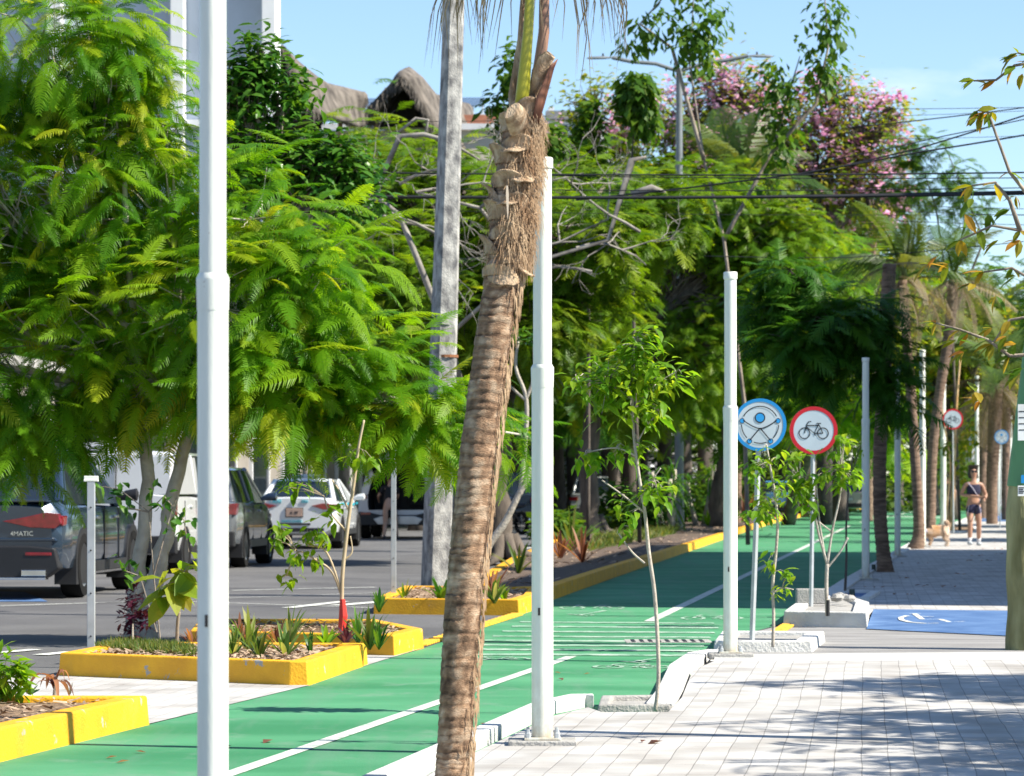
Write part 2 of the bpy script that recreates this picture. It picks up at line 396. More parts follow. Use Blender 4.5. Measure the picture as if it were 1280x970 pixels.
PBARK = M('pale_bark', (.32, .28, .23), .85, col2=(.48, .44, .38), scale=9, bump=.6, bscale=30)
BLACK = M('black_rubber', (.012, .012, .013), .6, var=.3)
CABLE = M('cable_black', (.012, .013, .016), .5)
DRYW = M('dry_wood', (.22, .15, .09), .9, col2=(.42, .31, .20), scale=12, bump=.5)
LM_FEATH = leafmat('feathery_green', [(.030, .11, .006), (.070, .20, .007), (.13, .28, .009), (.22, .34, .012), (.36, .36, .02)], trans=.5, tcol=1.6)
LM_FLAM = leafmat('flamboyant_green', [(.035, .095, .008), (.08, .17, .010), (.135, .235, .012), (.22, .275, .014)], trans=.42, tcol=1.7)
LM_DARK = leafmat('dark_feathery_green', [(.018, .07, .010), (.04, .135, .012), (.085, .19, .014)], trans=.4)
LM_FIC = leafmat('glossy_green', [(.02, .085, .012), (.05, .15, .016), (.11, .22, .03)], trans=.32, rough=.3)
LM_YEL = leafmat('yellow_green', [(.07, .14, .012), (.13, .21, .016), (.22, .25, .02), (.32, .24, .03)], trans=.45)
LM_MID = leafmat('mid_green', [(.025, .08, .010), (.06, .14, .014), (.12, .20, .016)], trans=.38)
LM_DIM = leafmat('backdrop_green', [(.02, .05, .010), (.045, .09, .012), (.09, .14, .016)], trans=.3)
LM_ALM = leafmat('almond_leaves', [(.06, .15, .02), (.11, .19, .02), (.20, .22, .02), (.34, .24, .03), (.42, .18, .03)], trans=.45)
LM_SAP = leafmat('young_green', [(.06, .17, .012), (.13, .26, .014), (.24, .30, .02)], trans=.5, tcol=1.8)
LM_PINK = leafmat('pink_blossom', [(.80, .34, .58), (.84, .50, .68), (.88, .66, .78)], trans=.45, tcol=1.0, tint=(1, .8, 1))
LM_PALM = leafmat('palm_green', [(.04, .09, .02), (.08, .13, .03), (.14, .16, .04)], trans=.35, rough=.4)
LM_DRY = leafmat('dry_fronds', [(.10, .075, .05), (.20, .16, .11), (.33, .28, .21)], trans=.25, rough=.7)
LM_PURP = leafmat('purple_leaves', [(.045, .012, .03), (.10, .02, .05), (.16, .04, .05)], trans=.3)
LM_RED = leafmat('cordyline_red', [(.10, .05, .04), (.22, .09, .06), (.33, .16, .10)], trans=.4)
LM_VAR = leafmat('striped_green', [(.05, .12, .03), (.14, .22, .05), (.38, .38, .18)], trans=.4)
LM_BIGL = leafmat('big_leaf_green', [(.05, .13, .02), (.13, .24, .02), (.25, .30, .03), (.20, .09, .03)], trans=.5, tcol=1.7)
LM_GRASS = leafmat('grass_green', [(.05, .10, .02), (.10, .16, .03), (.22, .20, .08)], trans=.35)
B_NEAR = [bipinnate(27, d, 2, seed=i, pl=.20) for i, d in enumerate((.25, .45, .7, .5))]
B_FAR = [bipinnate(10, d, 1, seed=i, fill=.8) for i, d in enumerate((.25, .45, .65))]
T_BROAD = [broadleaf(.42, .2), broadleaf(.5, .35)]
T_SIMPLE = [simpleleaf(.45), simpleleaf(.6)]
T_COMP = [compound(), compound(7, .13, .3, .6)]
T_PALM = [palmfrond(seed=i, droop=d) for i, d in enumerate((.35, .55, .8))]

# ------------------------------------------------------------------ ground, road, path, pavement
mb = MB(); mb.sheet([(-2500, -200, -.03), (2500, -200, -.03), (2500, 5000, -.03), (-2500, 5000, -.03)]); struct('ground', mb, M('dry_ground', (.16, .14, .09), .95, col2=(.22, .19, .13), scale=.2))
mb = MB(); mb.sheet([(-16, 2, -.004), (16, 2, -.004), (60, 420, -.004), (-4, 420, -.004)]); struct('road', mb, ASPH)
path_px = [(-260, 1013), (0, 948), (184, 906), (385, 857), (458, 831), (528, 811), (648, 769), (690, 750), (830, 700), (925, 667), (980, 650), (1060, 637.5), (1140, 633),
           (1260, 634), (1215, 645), (1190, 655), (1130, 683), (1040, 742), (970, 782), (905, 799), (880, 822), (850, 895), (720, 900), (520, 985), (300, 1100), (-200, 1100)]
mb = MB(); mb.sheet([G(*p) for p in path_px], 0.0); struct('cycle_path', mb, GREEN)
def line_px(mbx, p, q, w, z=.004):
    a = G(*p); b = G(*q); d = (b - a).normalized(); n = Vector((d.y, -d.x, 0)) * w / 2
    mbx.sheet([a - n, b - n, b + n, a + n], z)
mb = MB()
line_px(mb, (200, 998), (714, 821), .085); line_px(mb, (812, 777), (1062, 657), .11); line_px(mb, (1075, 653), (1140, 640), .12)
LPT = M('line_paint', (.44, .50, .43), .75, col2=(.62, .64, .59), scale=6, detail=14); wear(LPT, 11, .56, (.12, .27, .17), .08, amount=.9); struct('centre_line', mb, LPT); mb = MB()
for i, (y, xa, xb) in enumerate([(777, 650, 893), (782.5, 640, 898), (788.5, 628, 893), (794.5, 616, 888), (800, 606, 886), (805.5, 598, 880), (811, 590, 876), (817, 584, 872)]):
    a = G(xa, y); b = G(xb, y + 2.5); mb.sheet([(a.x, a.y, 0), (b.x, b.y + .12, 0), (b.x, b.y - .14, 0), (a.x, a.y - .26, 0)], .004)
mb.sheet([G(880, 640.5), G(1190, 646), G(1175, 648), G(1060, 644)], .004)
struct('lane_markings', mb, WORN)
def bike_strokes():
    S = []
    def circ(cx, cy, r_, n=20): S.append(([(cx + r_ * math.cos(2 * PI * k / n), cy + r_ * math.sin(2 * PI * k / n)) for k in range(n)], True))
    circ(-.62, 0, .36); circ(.62, 0, .36)
    S += [([(-.62, 0), (-.44, .62), (-.34, .78), (-.16, .78)], False), ([(-.47, .52), (.38, .52)], False), ([(-.47, .42), (.05, 0), (.33, .62)], False),
          ([(.62, 0), (.05, 0)], False), ([(.62, 0), (.38, .52)], False), ([(.18, .66), (.5, .66)], False), ([(.05, 0), (.1, -.16)], False)]
    return S
BIKE = bike_strokes()
def px_glyph(mbx, cx, cy, sx, sy, w, strokes=BIKE, z=.004, zb=0):
    for pts, cl in strokes:
        mbx.ribbon([G(cx + u * sx, cy - v * sy, zb) + Vector((0, 0, z)) for u, v in pts], w, (0, 0, 1), cl)
mb = MB()
px_glyph(mb, 740, 760, 40, 5, .035); px_glyph(mb, 790, 834, 48, 5, .035); px_glyph(mb, 890, 773, 38, 5, .035); px_glyph(mb, 622, 824, 40, 4, .035)
AR = [([(-1, -.2), (0, -1), (.35, -.3)], False), ([(-.45, -.6), (.9, 1)], False)]
px_glyph(mb, 735, 767, 24, 3.5, .06, AR); px_glyph(mb, 800, 826, 26, 3, .06, AR)
struct('cycle_symbols', mb, WORN)
# pavement either side of the driveway
ZS = .05
near_px = [(380, 1040), (590, 942), (690, 895), (735, 884), (752, 890), (835, 890), (852, 872), (866, 838), (893, 826), (1420, 824), (1420, 1300), (380, 1300)]
mb = MB(); mb.sheet([G(*p, ZS) for p in near_px]); struct('pavement', mb, PAVER)
mb = MB(); mb.sheet([G(*p, .045) for p in [(893, 829), (893, 818), (1420, 814), (1420, 826)]]); struct('concrete_apron', mb, WKERB)
far_px = [(1262, 764), (1092, 762), (1086, 770), (1045, 768), (1045, 742), (1072, 722), (1132, 683), (1165, 665), (1200, 653), (1225, 643), (1420, 638), (1700, 764)]
mb = MB(); mb.sheet([G(*p, ZS) for p in far_px]); struct('pavement', mb, PAVER)
mb = MB(); mb.sheet([G(*p, .0) for p in [(905, 799), (968, 784), (1080, 784), (1420, 798), (1420, 822), (893, 822)]], .0); struct('driveway', mb, M('pale_asphalt', (.19, .185, .185), .9, col2=(.32, .315, .31), scale=2.5, bump=.4, bscale=120, stretch=(.4, 1.5, 1), detail=10))
mb = MB(); mb.sheet([G(*p) for p in [(-40, 870), (30, 846), (78, 846), (362, 858), (455, 833), (490, 821), (528, 811), (458, 833), (385, 859), (184, 908), (20, 905)]], .003); mb.sheet([G(*p) for p in [(30, 846), (78, 846), (362, 858), (385, 858), (186, 906), (-200, 906)]], .002)
struct('side_walkway', MB().add([G(*p) + Vector((0, 0, .004)) for p in [(-100, 846), (78, 844), (364, 857), (387, 857), (184, 906), (-200, 908)]], [(0, 1, 2, 3, 4, 5)]), PAVER)
struct('side_walkway', MB().add([G(*p) + Vector((0, 0, .004)) for p in [(440, 816), (495, 819), (530, 810), (455, 833), (400, 833)]], [(0, 1, 2, 3, 4)]), PAVER)
# blue ramp with wheelchair mark
mb = MB()
a, b, c, d = G(1092, 762, ZS), G(1264, 764, ZS), G(1266, 796, 0), G(1083, 787, 0)
mb.sheet([a + Vector((0, 0, .006)), b + Vector((0, 0, .006)), c + Vector((0, 0, .008)), d + Vector((0, 0, .008))]); struct('blue_ramp', mb, BLUEP)
mb = MB()
WC = [([(-.78, .55), (-.98, .2), (-.95, -.2), (-.7, -.6), (-.2, -.85), (.2, -.8)], False),
      ([(-.55, .9), (-.3, -.1), (.25, -.1), (.55, -.6), (1.0, -.5)], False), ([(-.7, .9), (-.35, .9)], False), ([(-.45, .4), (.05, .35)], False)]
for pts, cl in WC:
    mb.ribbon([G(1165 + u * 40, 775 - v * 7, ZS * max(0, 1 - (13 - v * 7) / 27)) + Vector((0, 0, .014)) for u, v in pts], .05, (0, 0, 1), cl)
struct('wheelchair_symbol', mb, WHITEMK)
mb = MB(); mb.sheet([G(1232, 641, ZS), G(1300, 641, ZS), G(1300, 652, ZS), G(1226, 652, ZS)], ZS + .006); struct('blue_ramp', mb, BLUEP)
# white flecks of parking paint, road lines
mb = MB()
line_px(mb, (-20, 818), (45, 812), .12); line_px(mb, (50, 819), (90, 815), .14); line_px(mb, (0, 757), (240, 750), .06, .002); line_px(mb, (240, 752), (470, 760), .05, .002)
line_px(mb, (420, 757), (480, 752), .2); line_px(mb, (360, 760), (430, 752), .15)
line_px(mb, (0, 758), (470, 741), .03, .002); line_px(mb, (290, 738), (470, 734), .10, .002)
line_px(mb, (600, 672), (760, 659), .15, .002); line_px(mb, (620, 690), (700, 680), .12, .002)
struct('road_markings', mb, WHITEMK)
mb = MB(); mb.sheet([G(*p) for p in [(-60, 752), (-60, 738), (30, 740), (60, 752)]], .002); struct('blue_bay_marking', mb, BLUEP)
# rope-like yellow divider strips
def rope(p, q, label):
    mb = MB(); a = G(*p); b = G(*q); L = (b - a).length; d = (b - a).normalized(); n = int(L / .12); sd = Vector((d.y, -d.x, 0))
    for i in range(n):
        c = a + d * (i * .12); m_ = [c - sd * .055, c + d * .07 - sd * .055, c + d * .13 + sd * .055, c + d * .06 + sd * .055]
        mb.poly([(v.x, v.y) for v in m_], .002, .022 + .006 * (i % 2))
    solo('kerb_strip', mb, YELMK, label, 'lane strip', (a.x, a.y, 0), bevel=.004)
rope((524, 808), (648, 769), 'yellow rope-like strip across the asphalt between two yellow planters')
rope((962, 798), (990, 780), 'short yellow rope-like strip beside the white planter box')
# white kerbs
def kerb(name, px, label, w=.10, h=.075, z=0.0, top=None, mat=WKERB, ext=None):
    pts = [G(*p) for p in px]; mb = MB(); n = len(pts); L_ = []; R_ = []
    for i in range(n):
        a = pts[max(0, i - 1)]; b = pts[min(n - 1, i + 1)]; d = (b - a).normalized(); s_ = Vector((d.y, -d.x, 0)) * w / 2
        L_.append(pts[i] - s_); R_.append(pts[i] + s_)
    ring = []
    for i in range(n):
        ring += [(L_[i].x, L_[i].y, -.02), (L_[i].x, L_[i].y, h), (R_[i].x, R_[i].y, h), (R_[i].x, R_[i].y, -.02)]
    fs = []
    for i in range(n - 1):
        o = i * 4
        for k in range(4): fs.append((o + k, o + (k + 1) % 4, o + 4 + (k + 1) % 4, o + 4 + k))
    fs += [(0, 3, 2, 1), ((n - 1) * 4, (n - 1) * 4 + 1, (n - 1) * 4 + 2, (n - 1) * 4 + 3)]
    mb.add(ring, fs); o = solo(name, mb, mat, label, 'kerb', pts[0], bevel=.008); return o
kerb('white_kerb', [(330, 1060), (450, 1000), (575, 942), (680, 893), (722, 884), (742, 884)], 'white painted kerb along the near pavement, from the frame bottom to the tree pit')
kerb('white_kerb', [(824, 892), (838, 872), (850, 842), (872, 826), (896, 822)], 'short curved white kerb behind the sapling, beside the near lamp post planter', w=.15, h=.062)
kerb('white_kerb', [(1000, 775), (1030, 755), (1062, 732), (1110, 702), (1150, 678), (1185, 661), (1215, 647)], 'long white kerb between the green lane and the far shaded pavement', w=.22)
kerb('white_kerb', [(1175, 655.5), (1225, 655.5), (1300, 654.5)], 'white kerb strip crossing the far pavement behind the walking woman', w=.5, h=.062)

# ------------------------------------------------------------------ planters
def inset(pts, w):
    n = len(pts); ar = sum(pts[i][0] * pts[(i + 1) % n][1] - pts[(i + 1) % n][0] * pts[i][1] for i in range(n)); sg = 1 if ar > 0 else -1; out = []
    for i in range(n):
        p0 = Vector(pts[i - 1][:2]); p1 = Vector(pts[i][:2]); p2 = Vector(pts[(i + 1) % n][:2])
        d1 = (p1 - p0).normalized(); d2 = (p2 - p1).normalized(); n1 = Vector((-d1.y, d1.x)) * sg; n2 = Vector((-d2.y, d2.x)) * sg
        m_ = (n1 + n2); m_ = m_ / max(.35, m_.length_squared) * 2 if m_.length > 1e-6 else n1
        if m_.length > 2.2: m_ = m_.normalized() * 2.2
        out.append(p1 + m_ * w)
    return out
def chips(mb, poly2, z, n, s_, seed=0):
    g = random.Random(seed); xs = [p[0] for p in poly2]; ys = [p[1] for p in poly2]; k = 0; it = 0
    def inside(x, y):
        c = False; j = len(poly2) - 1
        for i in range(len(poly2)):
            xi, yi = poly2[i][:2]; xj, yj = poly2[j][:2]
            if (yi > y) != (yj > y) and x < (xj - xi) * (y - yi) / (yj - yi) + xi: c = not c
            j = i
        return c
    while k < n and it < n * 30:
        it += 1; x = g.uniform(min(xs), max(xs)); y = g.uniform(min(ys), max(ys))
        if not inside(x, y): continue
        k += 1; a = g.uniform(0, 2 * PI); L = s_ * g.uniform(.5, 1.5); w = L * .28
        u = Vector((math.cos(a), math.sin(a), g.uniform(-.3, .4))) * L / 2; v = Vector((-math.sin(a), math.cos(a), g.uniform(-.5, .5))) * w / 2; c = Vector((x, y, z + g.uniform(0, .03)))
        mb.add([c - u - v, c + u - v * .6, c + u * 1.1 + v, c - u + v], [(0, 1, 2, 3)])
CHIP = M('bark_chips', (.20, .12, .07), .9, col2=(.50, .38, .27), scale=14, detail=6)
def planter(px, label, h=.155, w=.12, rim=YEL, soil=SOIL, nch=700, cs=.05, zs=.03, seed=0, joint=None, group='kerbed planting beds'):
    P_ = [G(*p) for p in px]; base = sum(P_, Vector()) / len(P_); base.z = 0
    t = thing('planter', label, 'planter', base, group=group)
    inn = inset(P_, w); n = len(P_); vs_ = []
    inn_low = inset(P_, w * 1.12); outl = inset(P_, -.012)
    for i in range(n): vs_ += [(outl[i].x, outl[i].y, -.02), (P_[i].x, P_[i].y, h), (inn[i].x, inn[i].y, h), (inn_low[i].x, inn_low[i].y, -.02)]
    fs = []
    for i in range(n):
        j = (i + 1) % n
        for k in range(3): fs.append((i * 4 + k, j * 4 + k, j * 4 + k + 1, i * 4 + k + 1))
    mb = MB(); mb.add(vs_, fs); obj('rim', mb, rim, t, base, bevel=.01)
    mb = MB(); mb.sheet([(p.x, p.y, h - zs) for p in inset(P_, w * .95)]); obj('soil', mb, soil, t, base)
    if nch:
        mb = MB(); chips(mb, inset(P_, w * 1.1), h - zs + .003, nch, cs, seed); obj('mulch', mb, CHIP, t, base)['kind'] = 'stuff'
    return t, P_, h - zs
planter([(184, 906), (-80, 972), (-400, 972), (-400, 905)], 'nearest yellow planter at the lower left corner, filled with wood chips', seed=1)
planter([(75, 845), (362, 857), (384, 857), (458, 831), (150, 829)], 'yellow planter with grass, the double-trunk tree and a steel post', seed=2, nch=1400)
planter([(238, 813), (492, 820), (528, 810), (470, 797), (250, 796)], 'low yellow planter with the red-wrapped sapling, behind the double-trunk tree bed', seed=3, nch=700)
planter([(468, 767), (648, 769), (668, 762), (676, 751), (505, 749)], 'yellow planter around the foot of the tall concrete pole', seed=4, nch=900)
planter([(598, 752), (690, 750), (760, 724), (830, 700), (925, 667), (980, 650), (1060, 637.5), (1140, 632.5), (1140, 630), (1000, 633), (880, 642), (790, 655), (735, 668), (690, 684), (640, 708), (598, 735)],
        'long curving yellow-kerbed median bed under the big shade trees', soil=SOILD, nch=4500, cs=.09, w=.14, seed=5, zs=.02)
# white boxes on the right
t, _, _ = planter([(893, 815), (1014, 815), (1030, 802), (903, 801)], 'low white-rimmed tree pit around the blue ring sign post', h=.085, w=.13, rim=WKERB, soil=CONC, nch=0, group='white tree pits')
t, _, _ = planter([(980, 783), (1083, 785), (1086, 770), (1052, 758), (1002, 765)], 'raised white planter box with rubble at the foot of the red ring sign', h=.14, w=.13, rim=WKERB, soil=CONC, nch=0, group='white tree pits')
planter([(1036, 757), (1086, 757), (1100, 748), (1050, 747)], 'small white tree pit behind the raised white planter box', h=.09, w=.1, rim=WKERB, soil=BLUEP, nch=0, group='white tree pits')
planter([(748, 893), (838, 893), (826, 880), (752, 881)], 'plain concrete tree pit around the thin leaning sapling', h=.055, w=.06, rim=CONC, soil=CONC, nch=0, group='white tree pits')
planter([(1165, 668), (1228, 668), (1222, 659), (1172, 659)], 'distant low white planter behind the small dog', h=.1, w=.2, rim=WKERB, soil=SOIL, nch=0, group='white tree pits')
b_ = G(1016, 772); mb = MB(); mb.box(b_.x - .16, b_.x + .14, b_.y, b_.y + .12, .13, .28); solo('concrete_block', mb, CONC, 'rough grey concrete block in the raised white planter box', 'concrete block', b_, bevel=.012)
for i, (x, y, s_) in enumerate([(1046, 771, .07), (1055, 770, .055), (1062, 772, .06), (1050, 767, .05)]):
    p = G(x, y); g = random.Random(i); mb = MB(); mb.lathe([(0, -s_ * .5), (s_ * .8, -s_ * .35), (s_, .1 * s_), (s_ * .6, s_ * .6), (0, s_ * .7)], 7)
    mb.v = [(v[0] * g.uniform(.8, 1.2) + p.x, v[1] * g.uniform(.8, 1.2) + p.y, v[2] + .18) for v in mb.v]
    solo('rubble_stone', mb, CONC, ['left broken grey stone', 'second broken grey stone', 'right broken grey stone', 'rearmost broken grey stone'][i] + ' in the raised white planter box', 'stone', p, 'rubble stones in the white planter box')

# ------------------------------------------------------------------ white poles
def lamp_pole(px, py, top, label, r_=.051, lean=0.0, plate=True, group='white painted poles along the pavement', joint=.64):
    b = G(px, py, ZS if py < 830 or py > 830 else 0); b = G(px, py, ZS); H = (py - top) * b.y / FPX
    t = thing('white_pole', label, 'pole', b, group=group)
    j = H * joint
    mb = MB(); mb.lathe([(0, .02), (r_, .02), (r_, j - .05)], 28); obj('lower_tube', mb, POLE, t, autos=40)
    mb = MB(); mb.box(-r_ * .42, -r_ * .22, -r_ * 1.03, -r_ * .8, .22 * H, .22 * H + .035); obj('cable_slot', mb, BLACK, t)
    mb = MB(); mb.lathe([(r_ + .001, j - .09), (r_ * 1.04, j - .06), (r_ * 1.07, j), (r_ * 1.07, j + .004), (r_ * .9, j + .02)], 28); obj('joint_collar', mb, POLE, t, autos=40)
    mb = MB(); mb.lathe([(r_ * .86, j - .02), (r_ * .86, H - .04)], 28); obj('upper_tube', mb, POLE, t, autos=40)
    mb = MB(); mb.lathe([(r_ * .86, H - .055), (r_ * .98, H - .05), (r_ * .98, H - .005), (r_ * .9, H), (0, H)], 28); obj('cap', mb, POLE, t, autos=40)
    if plate:
        mb = MB(); mb.box(-.16, .16, -.12, .12, -.02, .022); obj('concrete_footing', mb, CONC, t, bevel=.006)
        mb = MB(); mb.box(-.085, .085, -.085, .085, .0225, .034); obj('base_plate', mb, POLE, t, bevel=.002)
        for sx in (-1, 1):
            for sy in (-1, 1):
                mb = MB(); mb.lathe([(0, .075), (.007, .075), (.009, .06), (.014, .055), (.014, .034)], 6, Matrix.Translation((sx * .068, sy * .068, 0))); obj('anchor_bolt', mb, STEEL, t)
    return t
lamp_pole(266, 1122, -420, 'nearest white pole, rising through the whole left of the picture', r_=.0455, joint=.5006)
lamp_pole(678, 930, 197, 'white pole with a concrete footing just right of the palm trunk', joint=.64)
lamp_pole(913, 820, 340, 'white pole overlapping the left edge of the blue ring sign', joint=.645)
lamp_pole(1082, 725, 447, 'white pole left of the first palm on the shaded pavement', joint=.72)
lamp_pole(1122, 696, 460, 'white pole between the first and second palms on the shaded pavement', joint=.66, r_=.055)
lamp_pole(1153, 684, 437, 'tall white pole close behind the second palm trunk', joint=.6, r_=.068)
lamp_pole(1179, 660, 480, 'white pole with a black band, left of the walking woman', joint=.62, r_=.09)
lamp_pole(1221, 652, 470, 'white pole directly behind the walking woman', joint=.55, r_=.08, plate=False)
lamp_pole(1232, 647, 500, 'thin distant white pole just right of the woman', joint=.55, r_=.08, plate=False)
lamp_pole(1248, 645, 508, 'distant bluish white pole in front of the blue ring sign far away', joint=.55, r_=.10, plate=False)
lamp_pole(1263, 644, 518, 'farthest white pole beside the mossy wooden pole', joint=.55, r_=.09, plate=False)

# ------------------------------------------------------------------ signs and posts
REDP = M('sign_red', (.55, .012, .025), .4, var=.05); BLUES = M('sign_blue', (.012, .25, .60), .4, var=.05); SIGNW = M('sign_white', (.50, .58, .64), .45, var=.06); SIGNK = M('sign_black', (.01, .012, .018), .5)
BLUEF = M('sign_light_blue', (.02, .30, .70), .4, var=.03)
def disc(mb, c, r_, y0, y1, n=48, squash=1):
    vs_ = [(c[0] + r_ * math.cos(2 * PI * k / n), y0, c[1] + r_ * math.sin(2 * PI * k / n)) for k in range(n)] + [(c[0] + r_ * math.cos(2 * PI * k / n), y1, c[1] + r_ * math.sin(2 * PI * k / n)) for k in range(n)]
    mb.add(vs_, [tuple(range(n)), tuple(range(n, 2 * n))[::-1]] + [(k, n + k, n + (k + 1) % n, (k + 1) % n) for k in range(n)])
def ringsh(mb, c, r0, r1, y, n=48):
    vs_ = [(c[0] + r_ * math.cos(2 * PI * k / n), y, c[1] + r_ * math.sin(2 * PI * k / n)) for r_ in (r0, r1) for k in range(n)]
    mb.add(vs_, [(k, (k + 1) % n, n + (k + 1) % n, n + k) for k in range(n)])
def ring_sign(px, py, cx, cy, rp, label, kind, rz=0.0, group=None):
    b = G(px, py, ZS); s_ = FPX / b.y; r_ = rp / s_; zc = (py - cy) / s_; xc = (cx - px) / s_
    t = thing('round_sign', label, 'road sign', b, rz, group)
    col = REDP if kind == 'bike' else BLUES
    mb = MB(); pw = .018; mb.tube([(0, .025, -.02), (xc * .5, .025, zc * .5), (xc, .025, zc + r_ * .6)], .021, 4); obj('post', mb, STEEL, t)
    p = MB(); disc(p, (xc, zc), r_, -.004, .002); panel = obj('panel', p, SIGNW, t, autos=40)
    p = MB(); ringsh(p, (xc, zc), r_ * (.84 if kind == 'bike' else .875), r_ * 1.0, -.0065); obj('coloured_ring', p, col, panel)
    p = MB(); y = -.0075
    def st(pts, w, cl=False): p.ribbon([(xc + u * r_, y, zc + v * r_) for u, v in pts], w * r_, (0, 1, 0), cl)
    if kind == 'bike':
        for pts, cl in BIKE: st([(u * .62, v * .62 - .12) for u, v in pts], .042, cl)
        obj('bicycle_symbol', p, SIGNK, panel)
    else:
        arc = lambda a0, a1, rr=.70: [(rr * math.cos(R(a0 + (a1 - a0) * k / 12)), rr * math.sin(R(a0 + (a1 - a0) * k / 12))) for k in range(13)]
        st(arc(27, 153), .035); st(arc(-45, 0), .035); st(arc(180, 225), .035); st(arc(-110, -70), .035)
        st([(-.64 + .128 * k, .07 - .22 * math.sin(PI * k / 10) * 1 + .10 * abs(k - 5) / 5 * 1) for k in range(11)], .04)
        st([(0, -.12), (-.40, -.60)], .04); st([(0, -.12), (.40, -.60)], .04)
        for c_, rr in (((0, .27), .20), ((.68, .15), .10), ((-.68, .15), .10), ((.40, -.62), .10), ((-.40, -.62), .10)):
            ringsh(p, (xc + c_[0] * r_, zc + c_[1] * r_), rr * r_ * .8, rr * r_, y, 20)
        obj('figure_symbol', p, SIGNK, panel)
        q = MB()
        for c_, rr in (((0, .27), .20), ((.68, .15), .10), ((-.68, .15), .10), ((.40, -.62), .10), ((-.40, -.62), .10)):
            q.sheet([(xc + c_[0] * r_ + rr * r_ * .82 * math.cos(2 * PI * k / 20), -.0070, zc + c_[1] * r_ + rr * r_ * .82 * math.sin(2 * PI * k / 20)) for k in range(20)])
        obj('blue_dots', q, BLUEF, panel)
    return t
ring_sign(940, 806, 950, 531, 33, 'blue-ringed round sign with a human figure, partly behind a white pole', 'man', 0.0, 'round signs on posts')
ring_sign(1014, 766, 1017, 538, 30, 'large red-ringed round sign with a black bicycle, beside the blue-ringed sign', 'bike', 0.0, 'round signs on posts')
ring_sign(1192, 667, 1191, 524, 13, 'small distant red-ringed bicycle sign above the dog', 'bike', 0.0, 'round signs on posts')
ring_sign(1250, 660, 1252, 546, 9, 'tiny distant blue-ringed round sign among far poles', 'man', 0.0, 'round signs on posts')
def steel_post(px, py, top, label, cap=None):
    b = G(px, py, .12 if py < 830 else .12); b = G(px, py, .12); H = (py - top) * b.y / FPX
    t = thing('steel_post', label, 'post', b)
    mb = MB(); mb.box(-.027, .027, -.02, .02, -.04, H); obj('shaft', mb, STEEL, t, bevel=.004)
    mb = MB()
    for k in range(6): mb.tube([(.0, -.024, .1 + k * .3), (.0, -.0195, .1 + k * .3)], .006, 8)
    obj('punched_holes', mb, BLACK, t)
    if cap:
        mb = MB(); mb.box(-.05, .05, -.022, .022, H, H + .015); mb.box(-.05, .05, -.01, .01, H + .012, H + .04); obj('cap', mb, YEL if cap == 'y' else POLE, t, bevel=.003)
steel_post(114, 813, 602, 'slim steel post at the left end of the grassy yellow planter', 'w')
steel_post(492, 745, 546, 'slim steel post with a yellow tip in the concrete pole planter', 'y')

# concrete utility pole
def conc_mat():
    return M('weathered_concrete', (.11, .11, .115), .9, col2=(.50, .49, .46), scale=6, bump=.5, bscale=40, stretch=(1.6, 1.6, 1), detail=13)
b = G(545, 735, .1); t = thing('concrete_pole', 'tall tapering weathered concrete utility pole behind the palm trunk', 'utility pole', b)
topp = W(571, -120, b.y) - b; mb = MB()
rot = R(20)
for k, (tt, hw) in enumerate([(0, .155), (1, .095)]):
    c = Vector((0, 0, -.1)).lerp(topp, tt); pr = []
    for (u, v) in [(-1, -.7), (-.7, -1), (.7, -1), (1, -.7), (1, .7), (.7, 1), (-.7, 1), (-1, .7)]:
        x = u * hw; y = v * hw; pr.append((c.x + x * math.cos(rot) - y * math.sin(rot), c.y + x * math.sin(rot) + y * math.cos(rot), c.z))
    mb.v += pr
mb.f += [(i, (i + 1) % 8, 8 + (i + 1) % 8, 8 + i) for i in range(8)] + [tuple(range(8, 16))]
obj('shaft', mb, conc_mat(), t)
mb = MB(); c = W(556, 446, b.y) - b; mb.lathe([(.150, -.01), (.158, -.01), (.158, .02), (.150, .02)], 16, Matrix.Translation(c)); obj('strap_band', mb, M('rusty_band', (.25, .10, .04), .8), t)
# mossy / green wooden pole at right
b = G(1283, 812, 0); s_ = FPX / b.y; t = thing('painted_wooden_pole', 'mossy wooden pole painted green higher up, cut by the right frame edge', 'utility pole', b)
mb = MB(); pts = []; rr = []
for k in range(14):
    z = k * .1; pts.append((math.sin(k * .5) * .008 - .002 * k, 0, z - .03)); rr.append(.165 - .0035 * k + .006 * math.sin(k * 1.3))
mb.tube(pts, rr, 18); obj('lower_shaft', mb, M('mossy_wood', (.13, .13, .05), .9, col2=(.36, .37, .20), scale=6, bump=1, bscale=30, stretch=(1, 1, .25), detail=10), t, autos=50)
mb = MB(); mb.tube([(-.028, 0, 1.26), (.10, 0, 2.4), (.30, 0, 4.0), (.48, 0, 5.5)], [.124, .115, .105, .10], 18); obj('painted_shaft', mb, M('green_pole_paint', (.10, .26, .12), .6, var=.15, stretch=(1, 1, .3)), t, autos=50)
PAPER = M('paper_white', (.72, .75, .74), .8)
def notice(x0, x1, y0, y1, tilt=0):
    mb = MB(); z0 = (812 - y1) / s_; z1 = (812 - y0) / s_; xa = (x0 - 1283) / s_; xb = (x1 - 1283) / s_
    m_ = Matrix.Rotation(tilt, 4, 'Y'); mb.box(xa, xb, -.172, -.168, z0, z1, m_); n = obj('notice', mb, PAPER, t)
    mb = MB()
    for k in range(4):
        zz = z1 - (z1 - z0) * (.2 + .17 * k); mb.box(xa + .1 * (xb - xa), xb - (.15 + .1 * (k % 2)) * (xb - xa), -.1735, -.1721, zz - .004, zz + .004, m_)
    obj('printed_lines', mb, SIGNK, n)
notice(1268, 1279, 506, 551); notice(1268, 1277, 607, 620, .0); notice(1273, 1296, 624, 650, .05)
